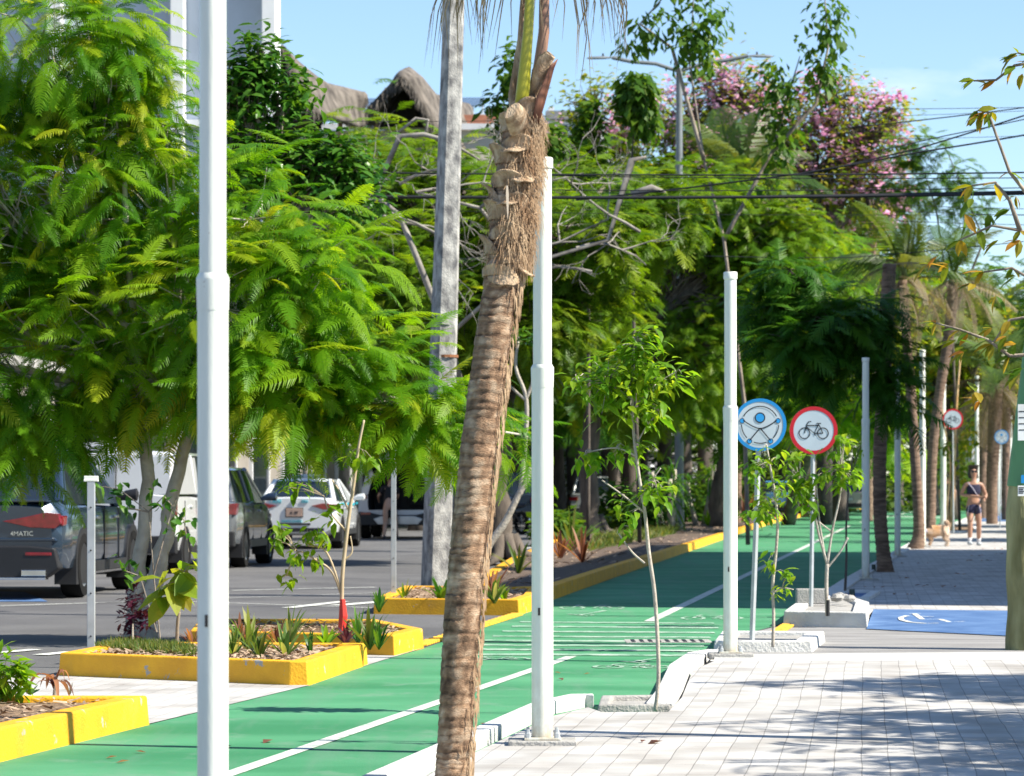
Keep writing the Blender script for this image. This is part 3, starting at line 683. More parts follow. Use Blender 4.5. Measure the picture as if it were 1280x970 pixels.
mb = MB(); mb.box((1272 - 1283) / s_, (1283 - 1283) / s_, -.176, -.170, (812 - 604) / s_, (812 - 594) / s_); obj('blue_sticker', mb, BLUES, t)

# double-arm street lamp
b = G(849, 661, .1); s_ = FPX / b.y; t = thing('street_lamp', 'grey double-armed street lamp rising above the tree crowns', 'street lamp', b)
H = (661 - 85) / s_; mb = MB(); mb.tube([(0, 0, 0), (0, 0, H)], [.14, .09], 12); obj('mast', mb, M('lamp_grey', (.16, .18, .19), .6), t, autos=40)
for sx, ex, ey in ((-1, 765, 72), (1, 935, 70)):
    x1 = (ex - 849) / s_; z1 = (661 - ey) / s_
    mb = MB(); mb.tube([(0, 0, H - .1), (x1 * .35, 0, H + (z1 - H) * .25 + .05), (x1 * .7, 0, z1 - .12), (x1, 0, z1)], .055, 8); obj('arm', mb, M('lamp_grey', (.16, .18, .19), .6), t, autos=40)
    mb = MB(); L = 32 / s_
    for k in range(2): mb.tube([(x1 - sx * .05, 0, z1), (x1 + sx * L * .3, 0, z1), (x1 + sx * L * .85, 0, z1 - .02), (x1 + sx * L, 0, z1 - .03)], [.04, .12, .11, .02], 10, squash=.55) if k == 0 else None
    mb.v = [(v[0], v[1] * 1.3, z1 + (v[2] - z1) * .55) for v in mb.v]
    h_ = obj('lamp_head', mb, M('lamp_grey', (.35, .38, .40), .5), t, autos=40)
    mb = MB(); mb.lathe([(0, .07), (.025, .07), (.03, 0)], 10, Matrix.Translation((x1 + sx * L * .35, 0, z1 + .05))); obj('photocell', mb, BLACK, h_)

# cables
def cable(pts, r_, label, n=5):
    P_ = [W(*p) for p in pts]; out = []
    for i in range(len(P_) - 1):
        a, b_ = P_[i], P_[i + 1]
        for k in range(10):
            t_ = k / 10; out.append(a.lerp(b_, t_) - Vector((0, 0, 1)) * .004 * (b_ - a).length * math.sin(PI * t_))
    out.append(P_[-1]); mb = MB(); mb.tube(out, r_, n); solo('overhead_cable', mb, CABLE, label, 'cable', P_[0], 'overhead cables', smooth=True)
cable([(380, 245, 38.6), (1330, 241, 38.6)], .020, 'thickest black overhead cable bundle crossing the picture level')
cable([(380, 247, 38.8), (1330, 238, 38.8)], .011, 'black cable twisted round the thickest level bundle')
cable([(400, 215, 38.6), (1330, 215, 38.6)], .010, 'level cable a little above the thick bundle, lower of two')
cable([(560, 217, 38.6), (1330, 222, 38.6)], .006, 'level cable a little above the thick bundle, upper of two')
cable([(540, 236, 38.9), (1330, 234, 38.9)], .006, 'thin cable just above the thick bundle')
cable([(430, 261, 38.9), (1330, 268, 38.9)], .003, 'thin cable just below the thick bundle')
cable([(330, 150, 44), (640, 151, 44)], .004, 'thin cable in front of the thatched roofs')
cable([(720, 250, 44), (1000, 217, 43), (1150, 190, 43), (1330, 160, 43)], .012, 'heavy sloping cable rising to the right over the pink tree')
cable([(1000, 219, 46), (1150, 185, 46), (1330, 128, 46)], .012, 'second sloping cable rising steeply to the right edge')
cable([(1040, 200, 46), (1180, 170, 46), (1330, 138, 46)], .008, 'third sloping cable between the two heavy sloping ones')
cable([(1060, 160, 48), (1330, 128, 48)], .009, 'upper sloping cable meeting the sky beside the pink tree')
cable([(1080, 136, 50), (1330, 133, 50)], .005, 'highest near-level thin cable in the open sky')
cable([(1080, 146, 50), (1330, 136, 50)], .004, 'second highest thin cable in the open sky')
cable([(1090, 174, 50), (1330, 168, 50)], .004, 'thin cable in the open sky below the upper sloping one')
cable([(880, 320, 45), (1060, 322, 45), (1200, 310, 45), (1330, 296, 45)], .006, 'low single cable in front of the distant palms')
for i, y in enumerate((256, 264, 276)):
    cable([(1120, y, 60), (1340, y + 6, 60)], .006, ['upper', 'middle', 'lower'][i] + ' faint far cable below the thick bundle at the right edge')

# ------------------------------------------------------------------ hero palm
PD = 13.0
def PW(px, py, d=0): return W(px, py, PD + d)
base = PW(563, 995.6); base.z = 0
t = thing('coconut_palm', 'ringed brown coconut palm trunk leaning across the middle foreground, shaggy near its top', 'palm tree', base)
cl = [(561, 1003, 24), (565, 970, 23), (570, 900, 23.5), (576, 800, 24.5), (584, 700, 25), (594, 600, 24.5), (605, 510, 24.5), (617, 420, 24), (628, 345, 24), (636, 290, 26), (643, 230, 27), (650, 170, 24), (657, 120, 15)]
def cat(pts, u):
    n = len(pts) - 1; x = u * n; i = min(n - 1, int(x)); f = x - i
    p0, p1, p2, p3 = [np.array(pts[max(0, min(n, k))], float) for k in (i - 1, i, i + 1, i + 2)]
    return .5 * ((2 * p1) + (-p0 + p2) * f + (2 * p0 - 5 * p1 + 4 * p2 - p3) * f * f + (-p0 + 3 * p1 - 3 * p2 + p3) * f ** 3)
mb = MB(); NR = 560; NS = 40; g = random.Random(3)
ringz = 0; sc_ = [0] * (NR + 1); tiltx = [0] * (NR + 1); nxt = 0; per = 8; ph = 0; ta = 0; cs_ = []
k0 = 0
while k0 <= NR:
    per = g.randint(4, 9); ta = g.uniform(-1, 1); amp = g.uniform(.6, 1.3)
    for j in range(per):
        if k0 + j <= NR: cs_.append((j / per, amp, ta))
    k0 += per
TN = []; ban = 0; bt = .5
for i in range(NR + 1):
    c = cat(cl, i / NR); ctr = PW(c[0], c[1]); rad = c[2] * .93 * PD / FPX; f, amp, ta = cs_[i]
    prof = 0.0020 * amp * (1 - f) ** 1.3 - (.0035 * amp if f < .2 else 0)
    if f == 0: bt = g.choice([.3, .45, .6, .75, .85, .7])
    for k in range(NS):
        a = 2 * PI * k / NS
        nz = noise.noise(Vector((math.cos(a) * 3, math.sin(a) * 3, i * .06))) * .0035 + noise.noise(Vector((math.cos(a) * 9, math.sin(a) * 9, i * .5))) * .0016
        r_ = rad + prof + nz
        wob = (ta * math.cos(a) * .010 + .008 * noise.noise(Vector((math.cos(a) * 2, math.sin(a) * 2, i * .02))))
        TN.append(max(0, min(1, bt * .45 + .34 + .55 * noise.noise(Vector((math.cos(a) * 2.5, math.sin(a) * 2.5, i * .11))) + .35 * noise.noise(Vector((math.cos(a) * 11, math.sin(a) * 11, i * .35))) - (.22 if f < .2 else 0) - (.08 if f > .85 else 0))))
        mb.v.append((ctr.x + r_ * math.cos(a), ctr.y + r_ * math.sin(a), ctr.z + wob))
mb.f = [(i * NS + k, i * NS + (k + 1) % NS, (i + 1) * NS + (k + 1) % NS, (i + 1) * NS + k) for i in range(NR) for k in range(NS)]
PALMB = M('palm_bark', (.5, .5, .5), .9, var=.35, scale=9, bump=1.0, bscale=70, stretch=(1.2, 1.2, 5), detail=12)
nt_ = PALMB.node_tree; pb = nt_.nodes['Principled BSDF']; src_ = pb.inputs['Base Color'].links[0].from_socket
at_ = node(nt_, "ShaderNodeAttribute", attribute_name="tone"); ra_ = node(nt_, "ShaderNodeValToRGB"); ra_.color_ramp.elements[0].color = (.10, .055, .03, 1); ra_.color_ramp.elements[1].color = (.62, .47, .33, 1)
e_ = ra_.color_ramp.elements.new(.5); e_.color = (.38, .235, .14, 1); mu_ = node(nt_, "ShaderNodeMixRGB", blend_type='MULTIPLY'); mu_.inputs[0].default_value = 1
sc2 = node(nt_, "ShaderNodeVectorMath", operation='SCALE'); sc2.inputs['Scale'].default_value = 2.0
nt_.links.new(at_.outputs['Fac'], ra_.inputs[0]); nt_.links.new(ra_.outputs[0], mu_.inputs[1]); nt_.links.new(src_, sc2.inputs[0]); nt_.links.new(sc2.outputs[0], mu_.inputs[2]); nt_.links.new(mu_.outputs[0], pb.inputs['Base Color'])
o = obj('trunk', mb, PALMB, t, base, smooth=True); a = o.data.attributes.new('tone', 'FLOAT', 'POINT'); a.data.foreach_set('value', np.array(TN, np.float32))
FIB = M('palm_fibre', (.24, .14, .075), .95, col2=(.52, .38, .24), scale=18, stretch=(1, 1, .4))
HUSK = M('palm_husk', (.27, .16, .085), .8, col2=(.60, .46, .31), scale=14, bump=.7, bscale=60, stretch=(2, 2, .6))
mb = MB()     # rusty fibrous seam down the right side
for i in range(520):
    u = g.uniform(.04, .84); c = cat(cl, u); rad = c[2] * PD / FPX; a = g.gauss(-.15, .28); p = PW(c[0], c[1]); L = g.uniform(.03, .10)
    q = p + Vector((math.cos(a) * rad * 1.03, math.sin(a) * rad * 1.03, 0)); e = q + Vector((g.uniform(-.006, .008), g.uniform(-.01, .006), -L))
    mb.tube([q, q.lerp(e, .5) + Vector((.003, -.002, 0)), e], [.0022, .0028, .0006], 3, cap=False)
for i in range(1250):
    u = g.uniform(.70, .97); c = cat(cl, u); rad = c[2] * PD / FPX; a = g.uniform(-1.9, .6) if g.random() < .75 else g.uniform(0, 2 * PI); p = PW(c[0], c[1]); L = g.uniform(.03, .13)
    q = p + Vector((math.cos(a) * rad * 1.02, math.sin(a) * rad * 1.02, 0)); o_ = Vector((math.cos(a), math.sin(a), 0))
    e = q + o_ * g.uniform(0, .03) + Vector((g.uniform(-.03, .03), g.uniform(-.02, .02), -L))
    mb.tube([q, q.lerp(e, .5) + o_ * .012, e], [.0014, .0013, .0004], 3, cap=False)
obj('fibre', mb, FIB, t, base)
def husk(px, py, a, wd, L, curl, up=1, dd=0):
    "curled old leaf base clasping the trunk"
    c = None
    for k in range(101):
        q = cat(cl, k / 100)
        if q[1] <= py: c = q; break
    rad = (c[2] * PD / FPX) * 1.04 + dd; ctr = PW(c[0], py); mb = MB(); n = 7; m = 7
    for i in range(n + 1):
        v = i / n
        for j in range(m + 1):
            w_ = (j / m - .5) * wd * (1 - .75 * v ** 1.6) / rad; aa = a + w_
            r_ = rad + curl * v ** 2.2 + .006 * noise.noise(Vector((j, i * .8, py)))
            mb.v.append(tuple(ctr + Vector((math.cos(aa) * r_, math.sin(aa) * r_, up * L * v * (1 - .2 * v) - .01 * abs(j / m - .5)))))
    mb.f = [(i * (m + 1) + j, i * (m + 1) + j + 1, (i + 1) * (m + 1) + j + 1, (i + 1) * (m + 1) + j) for i in range(n) for j in range(m)]
    return obj('leaf_base', mb, HUSK, t, base, smooth=True, solid=.005)
for (py, a, wd, L, cu) in [(345, -2.0, .20, .06, .01), (330, -.9, .18, .08, .012), (318, -2.9, .16, .10, .025), (300, -1.6, .20, .08, .015), (290, -.2, .14, .10, .03), (275, -2.5, .18, .10, .03),
                           (262, -1.4, .17, .08, .02), (250, -3.1, .15, .09, .04), (235, -1.9, .20, .08, .035), (222, -.7, .16, .10, .02), (205, -2.6, .17, .10, .03), (190, -1.5, .19, .08, .02), (185, -.3, .14, .12, .03), (165, -2.2, .20, .09, .03), (148, -1.2, .16, .1, .02)]:
    husk(0, py, a, wd, L, cu)
for (py, a, wd, L, cu) in [(245, -1.9, .16, .05, .03), (345, -1.4, .17, .05, .01), (215, -1.3, .15, .06, .04), (180, -1.9, .15, .05, .05), (330, -.25, .10, .06, .04)]: husk(0, py, a, wd, L, cu, up=-1)
# broken stub, pale splinters, dark sheath
mb = MB(); mb.tube([PW(648, 160, -.12), PW(645, 147, -.2), PW(640, 138, -.26)], [.045, .052, .04], 12, squash=.5); obj('cut_stub', mb, HUSK, t, base, autos=40)
mb = MB(); mb.blade(PW(634, 232, -.12), (0.02, -.15, -1), (0, -1, 0), .14, .012, .0); obj('pale_splinter', mb, M('pale_splinter', (.62, .52, .40), .8), t, base)
mb = MB(); mb.tube([PW(668, 160, -.05), PW(676, 125, -.06), PW(690, 84, -.05), PW(697, 74, -.05)], [.018, .028, .014, .002], 8, squash=.4); obj('dead_sheath', mb, M('dark_red_brown', (.12, .04, .025), .6, col2=(.30, .13, .07), scale=20), t, base, smooth=True)
mb = MB(); mb.tube([PW(668, 118, 0), PW(676, 90, -.03), PW(682, 74, -.04), PW(688, 68, -.05)], [.03, .045, .040, .03], 12, squash=.6); obj('cut_stub', mb, HUSK, t, base, autos=40)
mb = MB(); mb.tube([PW(650, 150, -.03), PW(654, 110, -.06), PW(660, 40, -.08), PW(676, -260, -.05)], [.034, .032, .024, .012], 14, squash=.7); obj('green_petiole', mb, M('petiole_green', (.30, .30, .02), .4, col2=(.50, .47, .05), scale=5, stretch=(1, 1, .2)), t, base, smooth=True)
mb = MB(); mb.tube([PW(662, 145, .03), PW(672, 100, .03), PW(680, 40, .02), PW(682, -260, 0)], [.036, .03, .026, .014], 14, squash=.7); obj('brown_petiole', mb, M('petiole_brown', (.20, .10, .07), .5, col2=(.40, .24, .15), scale=9, stretch=(1, 1, .2)), t, base, smooth=True)
mb = MB(); mb.tube([PW(646, 165, -.02), PW(642, 120, .04), PW(652, 50, .08), PW(672, -260, .06)], [.03, .026, .02, .012], 12, squash=.7); obj('grey_petiole', mb, HUSK, t, base, smooth=True)
def drape_frond(P0, d, L, droop, nl, ll, seed, mat, name='frond', lw=.013):
    g_ = random.Random(seed); d = Vector(d).normalized(); pts = []
    for k in range(17):
        u = k / 16; pts.append(Vector(P0) + d * L * u * (1 - .15 * u) + Vector((0, 0, -droop * L * u * u)))
    mb = MB(); mb.tube(pts, [.016 * (1 - .85 * k / 16) for k in range(17)], 6)
    side = d.cross(Vector((0, 0, 1))).normalized()
    for i in range(nl):
        u = .12 + .87 * i / (nl - 1); x = u * 16; k = min(15, int(x)); p = pts[k].lerp(pts[k + 1], x - k); fw = (pts[k + 1] - pts[k]).normalized()
        for s_ in (-1, 1):
            l = ll * math.sin(PI * (.2 + .7 * u)) * g_.uniform(.75, 1.15); w = lw
            a = p; b_ = a + (side * s_ * .75 + fw * .45 + Vector((0, 0, g_.uniform(-.1, .15)))).normalized() * l * .35
            c_ = b_ + (side * s_ * .3 + fw * .25 + Vector((0, 0, -1))).normalized() * l * .35; e_ = c_ + Vector((g_.uniform(-.04, .04), g_.uniform(-.04, .04), -l * .3))
            q = fw * w / 2
            mb.add([a - q, a + q, b_ - q * 1.1, b_ + q * 1.1, c_ - q * .8, c_ + q * .8, e_ - q * .1, e_ + q * .1], [(0, 1, 3, 2), (2, 3, 5, 4), (4, 5, 7, 6)])
    me = obj(name, mb, mat, t, base)
    a = me.data.attributes.new('tone', 'FLOAT', 'POINT'); a.data.foreach_set('value', np.repeat(rng.random(len(me.data.vertices) // 1), 1).astype(np.float32))
for i, (az, el, L, dr) in enumerate([(200, 40, 2.0, .45), (170, 25, 2.1, .5), (235, 30, 2.0, .55), (-20, 40, 2.1, .55), (20, 30, 2.0, .5), (60, 35, 2.1, .45), (110, 35, 2.0, .45), (-70, 48, 2.0, .45), (270, 60, 1.8, .35), (140, 60, 1.9, .3), (320, 30, 2.1, .5)]):
    P0 = PW(676, -250); d = (math.cos(R(az)) * math.cos(R(el)), math.sin(R(az)) * math.cos(R(el)), math.sin(R(el)))
    drape_frond(P0, d, L, dr, 60, .55, i, LM_PALM)
for i, (az, el, L) in enumerate([(190, 30, .34), (165, 18, .28), (350, 30, .32), (15, 10, .22), (230, 20, .3)]):
    drape_frond(PW(672, -48), (math.cos(R(az)) * math.cos(R(el)), math.sin(R(az)) * math.cos(R(el)), math.sin(R(el))), L, .25, 11, .72, 40 + i, LM_DRY, 'dead_frond', .006)

# ------------------------------------------------------------------ vehicles
GLASS = M('car_glass', (.012, .018, .025), .06, spec=.9, var=.1); CHROME = M('chrome', (.75, .75, .76), .15, metal=1.0); TRIM = M('black_trim', (.016, .016, .018), .5); TAIL = M('tail_light', (.22, .006, .012), .12, coat=1, var=.3, scale=12)
RIMM = M('alloy', (.48, .49, .50), .3, metal=.8); PLATE = M('plate_white', (.62, .63, .63), .5, var=.06); TIRE = M('tyre_rubber', (.012, .012, .012), .95, spec=.15)
def paint(name, col, metal=.0): return M(name, col, .22, var=.03, coat=1.0, metal=metal, spec=.6)
def interp(tab, y):
    for i in range(len(tab) - 1):
        if y <= tab[i + 1][0]:
            f = (y - tab[i][0]) / (tab[i + 1][0] - tab[i][0] + 1e-9); f = max(0, min(1, f)); f = f * f * (3 - 2 * f) * .4 + f * .6
            return [tab[i][k] + (tab[i + 1][k] - tab[i][k]) * f for k in range(1, len(tab[0]))]
    return list(tab[-1][1:])
def wheel(parent, x, y, r_, w, sgn, spokes=5):
    M_ = Matrix.Translation((x, y, r_)) @ Matrix.Rotation(R(90) * sgn, 4, 'Y')
    mb = MB(); mb.lathe([(r_ * .62, -w / 2), (r_ * .94, -w / 2), (r_, -w / 2 + .03), (r_, w / 2 - .03), (r_ * .95, w / 2), (r_ * .68, w / 2), (r_ * .66, w / 2 - .02)], 32, M_)
    ty = obj('wheel', mb, TIRE, parent, autos=40)
    mb = MB(); mb.lathe([(r_ * .68, -w / 2 + .02), (r_ * .68, w / 2 - .012), (r_ * .62, w / 2 - .02), (r_ * .60, w / 2 - .07)], 32, M_)
    mb.lathe([(0, w / 2 - .02), (r_ * .15, w / 2 - .02), (r_ * .17, w / 2 - .05)], 16, M_)
    for k in range(spokes):
        a = 2 * PI * k / spokes
        for da in (-.12, .12):
            p0 = M_ @ Vector((math.cos(a) * r_ * .12, math.sin(a) * r_ * .12, w / 2 - .035)); p1 = M_ @ Vector((math.cos(a + da) * r_ * .64, math.sin(a + da) * r_ * .64, w / 2 - .03))
            mb.tube([p0, p1], [r_ * .06, r_ * .05], 6)
    obj('rim', mb, RIMM, ty, autos=40)
def car(name, label, cat_, loc, rz, L, Wd, body, house, col, wheels, wr=.33, rear=None, group=None, lowtrim=.30, van=False):
    """body: (y, half width, z bottom, z shoulder, z top); house: belt y0,y1,halfw,z ; roof y0,y1,halfw,z"""
    t = thing(name, label, cat_, loc, rz, group); hw = Wd / 2
    mb = MB(); ys = sorted(set([0, .03, .1, .22, .4, .7] + [L * k / 22 for k in range(2, 21)] + [L - .6, L - .3, L - .12, L - .03, L])); rows = []
    for y in ys:
        w, zb, zs, zt = interp(body, y); sec = [(0, zb), (w * .8, zb), (w * .965, zb + .07), (w, zb + .22), (w * 1.0, (zb + zs) / 2 + .1), (w * .992, zs - .04), (w * .965, zs + .03), (w * .86, zt - .015), (w * .6, zt + .005), (0, zt + .015)]
        rows.append([(x, y, z) for x, z in sec] + [(-x, y, z) for x, z in sec[-2:0:-1]])
    m = len(rows[0])
    for r_ in rows: mb.v += r_
    mb.f = [(i * m + k, i * m + (k + 1) % m, (i + 1) * m + (k + 1) % m, (i + 1) * m + k) for i in range(len(rows) - 1) for k in range(m)] + [tuple(range(m))[::-1], tuple((len(rows) - 1) * m + k for k in range(m))]
    mb.f = [f[::-1] for f in mb.f]
    obj('body', mb, col, t, autos=34)
    # greenhouse
    by0, by1, bw, bz, ry0, ry1, rw, rz_ = house
    def loop(y0, y1, w, z, rc):
        P_ = []; n = 5
        for (cx, cy, a0) in ((w - rc, y0 + rc, -90), (w - rc, y1 - rc, 0), (-w + rc, y1 - rc, 90), (-w + rc, y0 + rc, 180)):
            for k in range(n): a = R(a0 + 90 * k / (n - 1)); P_.append((cx + rc * math.cos(a), cy + rc * math.sin(a), z))
        return P_
    A = loop(by0, by1, bw, bz - .03, .22); B = loop(ry0, ry1, rw, rz_ - .05, .16); n = len(A)
    mb = MB(); mb.add(A + B, [(k, (k + 1) % n, n + (k + 1) % n, n + k) for k in range(n)]); obj('windows', mb, GLASS, t, autos=50)
    Cc = loop(ry0 - .01, ry1 + .01, rw + .01, rz_ - .052, .16); D_ = loop(ry0 + .03, ry1 - .03, rw - .03, rz_ - .012, .16); E_ = loop(ry0 + .2, ry1 - .3, rw - .22, rz_ + .01, .16)
    mb = MB(); mb.add(Cc + D_ + E_, [(k, (k + 1) % n, n + (k + 1) % n, n + k) for k in range(2 * n) if k % n != n - 1 or True][:0] + [(k, (k + 1) % n, n + (k + 1) % n, n + k) for k in range(n)] + [(n + k, n + (k + 1) % n, 2 * n + (k + 1) % n, 2 * n + k) for k in range(n)] + [tuple(range(2 * n, 3 * n))])
    obj('roof', mb, col, t, autos=50)
    for sx in (-1, 1):
        for (ya, yb) in ((by0 + .06, ry0 + .05), (by1 - .06, ry1 - .05)):
            mb = MB(); mb.tube([(sx * (bw - .055), ya, bz - .03), (sx * (rw - .035), yb, rz_ - .04)], [.07, .05], 8); obj('window_pillar', mb, col, t, autos=50)
        mb = MB(); ym = (ry0 + ry1) / 2 + .15; mb.tube([(sx * (bw - .005), ym, bz), (sx * (rw + .0), ym, rz_ - .05)], .035, 6); obj('window_pillar', mb, col, t, autos=50)
    for sx in (-1, 1):
        for yw in wheels:
            mb = MB(); n = 20; pts = [(yw + (wr * 1.17) * math.cos(PI * k / n), wr + (wr * 1.17) * math.sin(PI * k / n)) for k in range(n + 1)] + [(yw - wr * 1.17, .16), (yw + wr * 1.17, .16)]
            x0 = sx * (hw - .25); x1 = sx * (hw + .004); q = len(pts)
            mb.add([(x0, a, b_) for a, b_ in pts] + [(x1, a, b_) for a, b_ in pts], [tuple(range(q, 2 * q))] + [(i, (i + 1) % q, q + (i + 1) % q, q + i) for i in range(q)])
            obj('wheel_arch', mb, TRIM, t)
    for sx in (-1, 1):
        for yw in wheels: wheel(t, sx * (hw - .105), yw, wr, .235, sx)
    for sx in (-1, 1): mb = MB(); mb.box(sx * (hw + .001), sx * (hw + .012), wheels[0] + wr * 1.2, wheels[1] - wr * 1.2, interp(body, L / 2)[1] + .02, interp(body, L / 2)[1] + .14); obj('side_skirt', mb, TRIM, t, bevel=.004)
    for sx in (-1, 1):
        yw = by1 - .55; mb = MB(); mb.tube([(sx * (hw - .06), yw, bz + .03), (sx * (hw + .07), yw, bz + .07), (sx * (hw + .20), yw, bz + .08), (sx * (hw + .22), yw, bz + .08)], [.03, .07, .085, .03], 10, squash=.8); obj('wing_mirror', mb, TRIM if rear and rear.get('dm', 1) else col, t, autos=50)
        zs = interp(body, L / 2)[2]
        for yh in ((ry0 + ry1) / 2 - .35, (ry0 + ry1) / 2 + .75):
            mb = MB(); mb.box(sx * (hw - .01), sx * (hw + .028), yh, yh + .18, zs - .10, zs - .065); obj('door_handle', mb, CHROME if rear and rear.get('chr') else col, t, bevel=.008)
        for yd in ((ry0 + ry1) / 2 + .17, (ry0 + ry1) / 2 + 1.05, (ry0 + ry1) / 2 - .75):
            mb = MB(); mb.box(sx * (hw - .02), sx * (hw + .0015), yd - .004, yd + .004, .35, zs); obj('door_seam', mb, TRIM, t)
    return t
def face(parent, name, pts, y0, y1, mat, bevel=.006):
    "a piece on the rear of the car: outline in (x, z) run from y0 to y1"
    n = len(pts); mb = MB(); ar = sum(pts[i][0] * pts[(i + 1) % n][1] - pts[(i + 1) % n][0] * pts[i][1] for i in range(n))
    if ar < 0: pts = pts[::-1]
    mb.add([(x, y0, z) for x, z in pts] + [(x, y1, z) for x, z in pts], [tuple(range(n)), tuple(range(n, 2 * n))[::-1]] + [(i, n + i, n + (i + 1) % n, (i + 1) % n) for i in range(n)])
    return obj(name, mb, mat, parent, bevel=bevel)
def rect(x0, x1, z0, z1): return [(x0, z0), (x1, z0), (x1, z1), (x0, z1)]
TXM = lambda x, y, z: Matrix.Translation((x, y, z)) @ Matrix.Rotation(R(90), 4, 'X')
def plate(t, z, w=.32, h=.16, y=-.02, body='', col=PLATE, x=0):
    p = face(t, 'number_plate', rect(x - w / 2, x + w / 2, z - h / 2, z + h / 2), y - .012, y + .02, col)
    face(p, 'plate_frame', rect(x - w / 2 - .015, x + w / 2 + .015, z - h / 2 - .015, z + h / 2 + .015), y - .004, y + .02, TRIM, 0)
    if body: textmesh('plate_characters', body, h * .5, SIGNK, p, TXM(x, y - .016, z))
HD = -R(4.2)
# dark blue coupe SUV
P_ = paint('blue_grey_paint', (.022, .040, .066), .3)
o = G(80, 746.5); L = 4.95; ax = Vector((-math.sin(HD), math.cos(HD), 0)); rx_ = Vector((math.cos(HD), math.sin(HD), 0))
loc = G(106, 746.5) - ax * 1.02 - rx_ * 1.02; loc.z = 0
t = car('parked_suv', 'dark blue-grey coupe-backed SUV parked at the left edge of the picture', 'car', loc, HD, L, 2.02,
        [(0, .86, .34, .86, 1.05), (.10, .955, .30, .93, 1.10), (.35, 1.0, .28, .98, 1.12), (1.0, 1.01, .27, 1.0, 1.10), (3.2, 1.0, .27, 1.0, 1.06), (4.2, .98, .28, .92, 1.02), (4.8, .90, .30, .75, .84), (4.95, .80, .34, .62, .66)],
        (.42, 3.75, .90, 1.10, 1.35, 2.75, .66, 1.72), P_, (1.02, 3.98), .375, rear={'chr': 1})
for sx in (-1, 1):
    tl = face(t, 'tail_light', [(sx * .30, .885), (sx * .62, .815), (sx * .90, .805), (sx * .965, .86), (sx * .94, .97), (sx * .80, .985), (sx * .55, .93)], -.022, .10, TAIL)
    mb = MB(); mb.box(min(sx * .93, sx * .975), max(sx * .93, sx * .975), .06, .33, .83, .95); obj('lamp_side', mb, TAIL, tl, bevel=.02)
    face(t, 'reflector', rect(min(sx * .56, sx * .86), max(sx * .56, sx * .86), .50, .535), -.035, .05, TAIL)
    face(t, 'exhaust_tip', rect(min(sx * .52, sx * .80), max(sx * .52, sx * .80), .27, .34), -.05, .1, CHROME)
face(t, 'rear_bumper', [(-.90, .58), (-.95, .36), (-.80, .25), (.80, .25), (.95, .36), (.90, .58), (.6, .61), (-.6, .61)], -.028, .2, TRIM, .02)
face(t, 'bumper_trim', rect(-.80, .80, .232, .256), -.05, .1, CHROME); face(t, 'bumper_crease', [(-.92, .66), (.92, .66), (.9, .70), (-.9, .70)], -.02, .1, P_, .012)
face(t, 'boot_spoiler', rect(-.80, .80, 1.10, 1.13), .0, .25, P_, .01); plate(t, .48, .36, .17, -.034, '5 3 1')
textmesh('model_lettering', '4MATIC', .075, CHROME, t, TXM(.52, -.014 if 0 else .0, .745) @ Matrix.Translation((0, 0, .012)), .004)
mb = MB(); mb.box(.996, 1.015, 1.5, 3.5, .26, .285); obj('side_step', mb, CHROME, t)
# white small van
P_ = paint('white_van_paint', (.66, .68, .70)); hd = -R(4.6); wr = .31
ax = Vector((-math.sin(hd), math.cos(hd), 0)); rx_ = Vector((math.cos(hd), math.sin(hd), 0)); loc = G(232, 716) - ax * .75 - rx_ * .90; loc.z = 0
t = car('parked_van', 'small white delivery van parked between the dark SUV and the grey hatchback', 'van', loc, hd, 4.4, 1.82,
        [(0, .88, .32, 1.05, 1.15), (.1, .90, .28, 1.1, 1.20), (1, .91, .26, 1.1, 1.2), (3.2, .91, .26, 1.05, 1.14), (4.1, .85, .28, .9, .98), (4.4, .75, .34, .7, .75)],
        (.04, 3.55, .88, 1.18, .10, 2.75, .80, 1.80), P_, (.75, 3.45), .32)
mb = MB(); mb.box(-.81, .81, .025, .06, 1.16, 1.74); obj('rear_door_panel', mb, P_, t, bevel=.02)
for sx in (-1, 1): mb = MB(); mb.add([(sx * .90, .2, 1.17), (sx * .90, 1.9, 1.17), (sx * .818, 1.9, 1.72), (sx * .818, .2, 1.72)], [(0, 1, 2, 3)]); obj('side_panel', mb, P_, t, solid=.02)
for sx in (-1, 1): face(t, 'tail_light', rect(min(sx * .76, sx * .90), max(sx * .76, sx * .90), .72, 1.16), -.015, .12, TAIL); face(t, 'reversing_lamp', rect(min(sx * .765, sx * .885), max(sx * .765, sx * .885), .88, 1.0), -.02, .02, PLATE)
face(t, 'rear_bumper', rect(-.9, .9, .30, .56), -.05, .15, TRIM, .02); plate(t, .72, .34, .16); face(t, 'door_seam', rect(-.006, .006, .56, 1.74), -.004, .02, TRIM, 0)
mb = MB(); mb.box(-.6, -.2, .1, .5, 1.82, 1.93); obj('roof_box', mb, P_, t, bevel=.01)
# grey hatchback
P_ = paint('silver_grey_paint', (.22, .24, .26), .5); hd = -R(4.2); ax = Vector((-math.sin(hd), math.cos(hd), 0)); rx_ = Vector((math.cos(hd), math.sin(hd), 0)); loc = G(307, 709) - ax * .85 - rx_ * .885; loc.z = 0
t = car('parked_hatchback', 'silver-grey compact SUV just right of the nearest white pole, beside the taxi', 'car', loc, hd, 4.25, 1.78,
        [(0, .80, .36, .95, 1.05), (.1, .86, .32, 1.0, 1.08), (.6, .89, .30, 1.0, 1.06), (3.1, .89, .29, .96, 1.03), (3.9, .85, .30, .86, .94), (4.25, .72, .34, .6, .66)],
        (.12, 3.35, .82, 1.05, .50, 2.45, .64, 1.60), P_, (.85, 3.45), .335)
for sx in (-1, 1): face(t, 'tail_light', [(sx * .52, .86), (sx * .86, .84), (sx * .885, 1.02), (sx * .6, 1.0)], -.015, .22, TAIL)
face(t, 'rear_bumper', rect(-.84, .84, .34, .58), -.04, .15, TRIM, .02); plate(t, .78)
